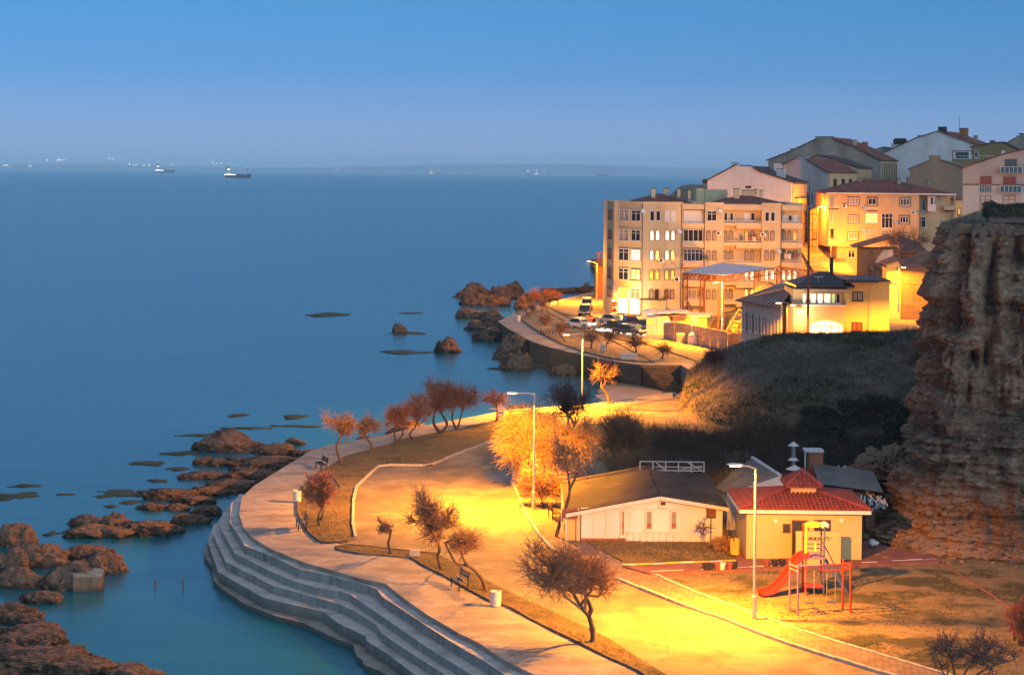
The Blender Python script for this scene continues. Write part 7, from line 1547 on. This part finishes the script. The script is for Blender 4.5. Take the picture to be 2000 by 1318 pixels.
# ------------------------------------------------------------------ steel canopy over the sports court
CT = thing('steel_canopy', 'blue white sheet canopy on rusty lattice posts before the cream block', 'canopy', PD(1412, 600, 252)); o = CT.location.copy(); o.z = 0; CT.location = o
def V_(px, py, D): return PD(px, py, D) - o
Lf, Bk, Rt, Fr = V_(1333, 531, 256), V_(1412, 512, 270), V_(1508, 523, 250), V_(1412, 537, 240)
MB().add([Lf, Fr, Rt, Bk, Lf + Vector((0, 0, -.12)), Fr + Vector((0, 0, -.12)), Rt + Vector((0, 0, -.12)), Bk + Vector((0, 0, -.12))], [(0, 1, 2, 3), (4, 7, 6, 5), (0, 4, 5, 1), (1, 5, 6, 2), (2, 6, 7, 3), (3, 7, 4, 0)]).build('sheet', 'canopy_sheet', CT)
def lattice(a, b, h, name='truss', w=.4, n=None):
    a, b = Vector(a), Vector(b); mb = MB(); L = (b - a).length; n = n or max(2, int(L / h)); vert = abs((b - a).normalized().z) > .8
    if vert: offs = [Vector((i * w / 2, j * w / 2, 0)) for i, j in ((-1, -1), (1, -1), (1, 1), (-1, 1))]
    else: offs = [Vector((0, 0, 0)), Vector((0, 0, -h))]
    for q_ in offs: mb.bar(a + q_, b + q_, .1)
    for k in range(n):
        p, r = a.lerp(b, k / n), a.lerp(b, (k + 1) / n); m_ = len(offs)
        for i in range(m_ if m_ > 2 else 1):
            s_, t_ = offs[i], offs[(i + 1) % m_]
            mb.bar(p + s_, r + t_, .06) if k % 2 else mb.bar(p + t_, r + s_, .06)
            mb.bar(r + s_, r + t_, .05)
    return mb.build(name, 'rust_steel', CT)
apex = V_(1516, 521, 248); Rr = V_(1742, 552, 236)
for a, b in ((Lf, Fr), (Fr, apex), (Lf, Bk)): lattice(a + Vector((0, 0, -.15)), b + Vector((0, 0, -.15)), .8)
lattice(apex, Rr, .9); lattice(V_(1520, 520, 262), V_(1742, 548, 250), .8)
for px, D in ((1338, 256), (1372, 248), (1408, 241), (1477, 246), (1521, 249), (1598, 243)):
    t_ = (px - 1333) / (1412 - 1333) if px < 1412 else (px - 1412) / (1516 - 1412); zt = Lf.lerp(Fr, t_).z if px < 1412 else (Fr.lerp(apex, min(t_, 1)).z if px < 1530 else apex.lerp(Rr, .36).z)
    b_ = V_(px, 600, D); lattice(Vector((b_.x, b_.y, 0)), Vector((b_.x, b_.y, zt - .3)), .8, 'lattice_post', .62)
b0 = V_(1340, 600, 255); b1 = V_(1368, 600, 249); mb = MB().bar((b0.x, b0.y, 4.2), (b1.x, b1.y, .3), .14).bar((b0.x, b0.y + .5, 4.2), (b1.x, b1.y + .5, .3), .14)
for k in range(9): a = Vector((b0.x, b0.y, 4.2)).lerp(Vector((b1.x, b1.y, .3)), k / 8); mb.bar(a, a + Vector((0, .5, 0)), .07)
mb.build('ladder', 'rust_steel', CT)
# barrel-roofed shed, dirt bank and retaining wall behind the fence
bs = Bld('barrel_shed', 'brown barrel roofed shed between canopy and white wing', 'shed', (1492, 640), 228, 0, 0); q = bs.hit; a, b = q(1490, 580), q(1540, 558); n = 12; w_ = b.x - a.x; prof = [(a.x + w_ / 2 - w_ / 2 * math.cos(math.pi * k / n), a.z + (b.z - a.z) * math.sin(math.pi * k / n)) for k in range(n + 1)]
m_ = len(prof); MB().add([(x, 0, z) for x, z in prof] + [(x, 9, z) for x, z in prof] , [(k, k + 1, m_ + k + 1, m_ + k) for k in range(n)] + [tuple(range(m_))]).build('roof', 'old_tile', bs.root); MB().bb(a.x, b.x, .05, 9, -1, a.z).build('wall', 'brown_wall', bs.root)
rw = Bld('retaining_wall', 'rough orange lit stone wall behind the sheet fence', 'wall', (1425, 660), 234, 0, 0); q = rw.hit; MB().bb(q(1428, 640).x, q(1490, 640).x, 0, .6, -1, q(1450, 627).z).build('masonry', 'ruin_plaster', rw.root)
mb = MB()
for k in range(10):
    x = q(1428 + k * 6.2, 640).x
    for j in range(5): mb.box((x + (j % 2) * .2, -.02, .3 + j * .55), (.34, .1, .22))
o_ = mb.build('stones', 'dirt', rw.root); o_['kind'] = 'stuff'
gx, gy = np.meshgrid(np.linspace(22, 40, 40), np.linspace(236, 262, 40), indexing='ij'); gz = 2.6 * np.exp(-((gx - 31) / 5.5) ** 2 - ((gy - 249) / 7) ** 2) + .35 * fbm(np.stack([gx.ravel(), gy.ravel(), 0 * gx.ravel()], 1) * .5, 3).reshape(40, 40) - .2
tag(link('dirt_bank', np_mesh('dirt_bank', np.stack([gx, gy, gz], -1).reshape(-1, 3), grid_quads(40, 40), 'dirt')), kind='structure')
sc = thing('timber_ramp', 'yellow lit timber ramp propped behind the sheet fence', 'ramp', PD(1412, 668, 233)); sc.location.z = 0; mb = MB().bar((-.4, 0, 0), (2.2, 1.5, 4.2), .14).bar((.8, 0, 0), (2.9, 1.5, 3.6), .14).bar((2.2, 1.5, 4.2), (4.2, 1.5, 2.6), .14)
for k in range(5): mb.bar((0 + k * .5, .3 * k, .8 * k + .3), (1 + k * .45, .3 * k, .7 * k + .3), .1)
mb.build('frame', 'old_timber', sc)
# ------------------------------------------------------------------ construction fence of ribbed sheets
mat('fence_sheet', (.46, .33, .21), .6, .12, 1, .1)  # warm orange tone stands in for lamp light on the sheets
def sheet_fence(pts, h, label, panel=2.4):
    t = thing('sheet_fence', label, 'fence', (pts[0].x, pts[0].y, 0), 0, 'construction fences'); o = pts[0]; cache = {}
    for a, b in zip(pts, pts[1:]):
        d = b - a; L = d.length; n = max(1, round(L / panel)); pl = L / n; ang = math.atan2(d.y, d.x)
        for k in range(n):
            key = round(pl, 2)
            if key not in cache:
                mb = MB(); R_ = 9
                for r in range(R_): z0, z1_ = h * r / R_, h * (r + 1) / R_; mb.add([(.02, 0, z0), (pl - .02, 0, z0), (pl - .02, -.05, z0 + .03), (.02, -.05, z0 + .03), (.02, -.05, z1_ - .03), (pl - .02, -.05, z1_ - .03), (pl - .02, 0, z1_), (.02, 0, z1_)], [(0, 1, 2, 3), (3, 2, 5, 4), (4, 5, 6, 7)])
                cache[key] = (mb.mesh('panel', 'fence_sheet'), MB().bb(-.05, .05, 0, .1, 0, h + .08).mesh('post', 'rust_steel'))
            c = a + d * (k / n) - o; link('panel', cache[key][0], t, (c.x, c.y, 0), ang); link('post', cache[key][1], t, (c.x, c.y, .0), ang)
    return t
fa, fb, fc_ = P(1296, 661), P(1357, 662), P(1420, 684)
sheet_fence([P(1296, 661), P(1340, 668), P(1372, 675), P(1419, 685)], 2.35, 'long ribbed sheet fence from the white shack to the corner')
sheet_fence([P(1420, 685) , P(1427, 682), P(1490, 682)], 2.0, 'pale sheet fence running right behind the mound')
sk = thing('site_shack', 'white site shack with a torn tarpaulin roof', 'shack', P(1262, 655)); MB().prism([(0, 0), (2.6, -1.2), (4.2, 3.0), (1.2, 5.5)], 0, 2.7).build('wall', 'white_wall', sk)
for k in range(4): a = Vector((0, 0)).lerp(Vector((2.6, -1.2)), k / 4 + .01); b = Vector((0, 0)).lerp(Vector((2.6, -1.2)), (k + 1) / 4 - .01); MB().bar((a.x, a.y - .03, 1.35), (b.x, b.y - .03, 1.35), .05, 2.6).build('panel', 'white_wall', sk)
gx, gy = np.meshgrid(np.linspace(-.3, 5.6, 26), np.linspace(-1.3, 5.6, 22), indexing='ij'); pp = np.stack([gx.ravel(), gy.ravel(), 0 * gx.ravel()], 1); gz = 2.95 + .22 * fbm(pp * 1.1, 3) + .04 * gx.ravel(); link('tarpaulin', np_mesh('tarpaulin', np.stack([gx.ravel(), gy.ravel() - .18 * gx.ravel(), gz], 1), grid_quads(26, 22), 'canopy_sheet'), sk)
fr_ = thing('flat_roof', 'pale flat roof lit yellow behind the sheet fence', 'roof', P(1345, 655)); MB().prism([(-2.5, -.5), (2.6, -1.2), (4.0, 5.5), (-1, 7)], 2.5, 2.7).build('slab', 'panel_white', fr_); MB().prism([(-2.2, -.2), (2.3, -.9), (3.7, 5.2), (-.8, 6.7)], 0, 2.48).build('wall', 'cream_wall', fr_)
bd = thing('notice_board', 'tall plain white board standing by the sheet fence', 'sign', P(1356, 671)); MB().bb(-.42, .42, -.03, .03, .9, 3.3).build('board', 'bin_white', bd); MB().bb(-.4, -.34, .03, .09, 0, 3.2).bb(.34, .4, .03, .09, 0, 3.2).build('post', 'lamp_steel', bd)
dm = thing('bottle_bank', 'white domed recycling container on the far road', 'recycling bin', P(1356, 672)); MB().lathe([(.78, 0), (.82, .1), (.84, .8), (.76, 1.15), (.5, 1.42), (.15, 1.52), (.02, 1.53)], n=18).build('dome', 'bin_white', dm); MB().tube([(-.35, -.72, 1.05), (-.35, -.6, 1.06)], .13, 10).tube([(.3, -.74, 1.05), (.3, -.6, 1.06)], .13, 10).build('slot', 'dark_metal', dm)
ec = thing('electric_cabinet', 'small pale electric cabinet on legs beside the bottle bank', 'cabinet', P(1329, 669)); MB().bb(-.5, .5, -.3, .3, .15, 1.15).build('casing', 'bin_white', ec); MB().bb(-.45, -.02, -.33, -.3, .22, 1.08).bb(.02, .45, -.33, -.3, .22, 1.08).build('door', 'fence_sheet', ec); MB().bb(-.6, .6, -.4, .4, 0, .15).build('base', 'kerb_concrete', ec)
# ------------------------------------------------------------------ signs, mast
mat('sign_red', (.5, .03, .025), .5, .1, 2, 0); mat('sign_white', (.7, .7, .68), .5, .05, 2, 0); mat('sign_yellow', (.6, .42, .05), .5, .05, 2, 0)
def no_entry(px, py, label, h=3.0, s=1.0, z=0, back=None, tri=False):
    t = thing('no_entry_sign', label, 'road sign', P(px, py, z)); MB().tube([(0, 0, 0), (0, 0, h)], .04, 8).build('pole', 'lamp_steel', t); r = .34 * s
    d = MB().tube([(0, -.05, h - .1), (0, -.09, h - .1)], r, 20).build('disc', back or 'sign_red', t); MB().bb(-r * .7, r * .7, -.1, -.085, h - .1 - r * .17, h - .1 + r * .17).build('bar', 'sign_white', d)
    if tri: MB().add([(-.4, -.06, h - 1.25), (.4, -.06, h - 1.25), (0, -.06, h - .55), (-.4, -.03, h - 1.25), (.4, -.03, h - 1.25), (0, -.03, h - .55)], [(0, 1, 2), (5, 4, 3), (0, 3, 4, 1), (1, 4, 5, 2), (2, 5, 3, 0)]).build('warning_triangle', 'sign_red', t)
no_entry(1154, 659, 'red no entry sign on a pole by the far lawn', 2.6); no_entry(1200, 626, 'no entry sign above a warning triangle in front of the bright shop', 2.5, tri=True); no_entry(1269, 662, 'sodium lit yellowish no entry sign by the white shack', 2.4, back='sign_yellow')
ms = thing('telecom_mast', 'tall slim telecom mast in front of the yellow building', 'mast', PD(1577.5, 668, 200)); z = lambda y: PD(1577, y, 200).z - ms.location.z
MB().tube([(0, 0, -1), (0, 0, z(520)), (0, 0, z(410))], [.15, .13, .11], 10).build('pole', 'rust_steel', ms); MB().tube([(0, 0, z(410)), (0, 0, z(345))], [.05, .02], 6).build('rod', 'dark_metal', ms)
for a, s_ in ((0, 0), (2.1, .1), (4.2, -.1)): MB().box((.32 * math.cos(a), .32 * math.sin(a), z(388) + s_), (.12, .12, 1.2)).bar((0, 0, z(388)), (.3 * math.cos(a), .3 * math.sin(a), z(388)), .04).build('antenna', 'dark_metal', ms)
MB().bar((-.05, 0, z(437)), (-.85, 0, z(437)), .05).bar((-.85, 0, z(437)), (-.85, 0, z(380)), .04).build('side_arm', 'rust_steel', ms)
# ------------------------------------------------------------------ cars and a scooter
def car_paint(n, c): return mat(n, c, .3, .05, 1, 0, spec=.5)
car_paint('car_black', (.03, .03, .035)); car_paint('car_silver', (.38, .37, .36)); car_paint('car_red', (.2, .05, .035)); car_paint('car_blue', (.05, .065, .11)); car_paint('car_white', (.6, .58, .55)); mat('tyre', (.02, .02, .02), .9, .1, 2, 0)
emit('head_lamp', (1.0, .97, .9), 14); emit('tail_lamp', (.7, .03, .02), .15)
def car(loc, rz, paint, label, lit=False, suv=False):
    t = thing('car', label, 'car', loc, rz, 'cars on the far street'); h = 1.72 if suv else 1.45; L = 2.15; W2 = .86; zb = .32; zs = .95 if suv else .84
    side = [(-L, zb), (-L, .62), (-L + .08, zs - .02), (-L + .6 * (1 if not suv else .3), zs + .03), (-L + (1.0 if not suv else .5), h - .06), (-.9, h), (.25, h - .03), (1.0, zs + .05), (1.95, zs - .12), (L, .62), (L, zb)]
    def ring(y, k): return [(x, y * (k if z > zs else 1), z) for x, z in side]
    vs = ring(-W2, .8) + ring(W2, .8); n = len(side); MB().add(vs, [tuple(range(n)), tuple(reversed(range(n, 2 * n)))] + [((i + 1) % n, i, i + n, (i + 1) % n + n) for i in range(n)]).build('body', paint, t)
    g = MB(); k = .805
    g.add([(.31, -W2 * .72, h - .1), (.31, W2 * .72, h - .1), (1.0, W2 * .76, zs + .1), (1.0, -W2 * .76, zs + .1)], [(0, 1, 2, 3)]).build('windscreen', 'glass_dark', t)
    xb = side[4][0]; MB().add([(xb - .03, -W2 * .7, h - .14), (xb - .03, W2 * .7, h - .14), (side[3][0] + .02, W2 * .74, zs + .1), (side[3][0] + .02, -W2 * .74, zs + .1)], [(0, 1, 2, 3)]).build('rear_window', 'glass_dark', t)
    for s in (-1, 1): MB().add([(x, s * (W2 * (1 - .2 * (z - zs) / (h - zs)) * 1.0 - .0 + .012), z) for x, z in ((xb + .12, zs + .08), (.85, zs + .08), (.25, h - .1), (xb + .2, h - .12))], [(0, 1, 2, 3)]).build('side_window', 'glass_dark', t)
    for x in (-1.35, 1.32):
        for s in (-1, 1):
            w_ = MB().tube([(x, s * (W2 - .16), .33), (x, s * (W2 + .03), .33)], .33, 16).build('wheel', 'tyre', t); MB().tube([(x, s * (W2 + .02), .33), (x, s * (W2 + .045), .33)], .19, 12).build('rim', 'lamp_steel', w_)
    for s in (-1, 1): MB().box((L - .04, s * .6, .7), (.12, .36, .16)).build('headlight', 'head_lamp' if lit else 'sign_white', t); MB().box((-L + .02, s * .68, .78), (.08, .24, .18)).build('tail_light', 'tail_lamp', t)
    MB().box((L + .02, 0, .48), (.08, 1.5, .22)).build('bumper', 'tyre', t); MB().box((L + .035, 0, .62), (.06, .5, .11)).build('number_plate', 'sign_white', t)
    if lit:
        for s in (-1, 1):
            ld = bpy.data.lights.new('head_light', 'SPOT'); ld.energy = 30000; ld.color = (1, .93, .8); ld.spot_size = math.radians(55); ld.spot_blend = .7; ld.shadow_soft_size = .08
            lo = bpy.data.objects.new('head_light', ld); COL.objects.link(lo); lo.parent = t; lo.location = (L + .08, s * .6, .72); lo.rotation_euler = (math.radians(84), 0, -math.pi / 2)
    return t
DN = -math.pi / 2
car(P(1142, 617), DN - .1, 'car_black', 'black car parked facing us at the far bend', suv=True); car(P(1146, 603), DN - .05, 'car_silver', 'silver car parked behind the black one', suv=True)
car(P(1197, 633), DN + .9, 'car_silver', 'silver car, farthest left in the parked group before the shop'); car(P(1203, 646), DN + .95, 'car_black', 'dark saloon at the front left of the parked group'); car(P(1232, 640), DN + .2, 'car_red', 'dark red car parked at the right of the group', suv=True); car(P(1229, 654), DN + .9, 'car_blue', 'dark blue hatchback at the front right of the parked group'); car(P(1256, 645), DN, 'car_black', 'small dark car beside the white shack')
car(P(1132, 641), math.radians(-38), 'car_white', 'white car driving past the far lawn with headlights on', lit=True)
mt = thing('scooter', 'scooter parked by the far road sign', 'scooter', P(1168, 629), -.3); MB().box((0, 0, .55), (.9, .25, .2)).box((-.35, 0, .75), (.6, .28, .12)).bar((.45, 0, .35), (.6, 0, 1.05), .08).bar((.6, -.3, 1.05), (.6, .3, 1.05), .05).build('body', 'car_red', mt)
for x in (-.6, .65): MB().tube([(x, -.06, .26), (x, .06, .26)], .26, 14).build('wheel', 'tyre', mt)
yb = thing('yellow_bin', 'yellow waste container in front of the parked cars', 'bin', P(1243, 650)); MB().bb(-.6, .6, -.4, .4, .1, 1.0).bb(-.66, .66, -.46, .46, 1.0, 1.1).build('body', 'kerb_yellow', yb); MB().bb(-.5, -.35, -.42, -.3, 0, .12).bb(.35, .5, -.42, -.3, 0, .12).build('wheel', 'tyre', yb)
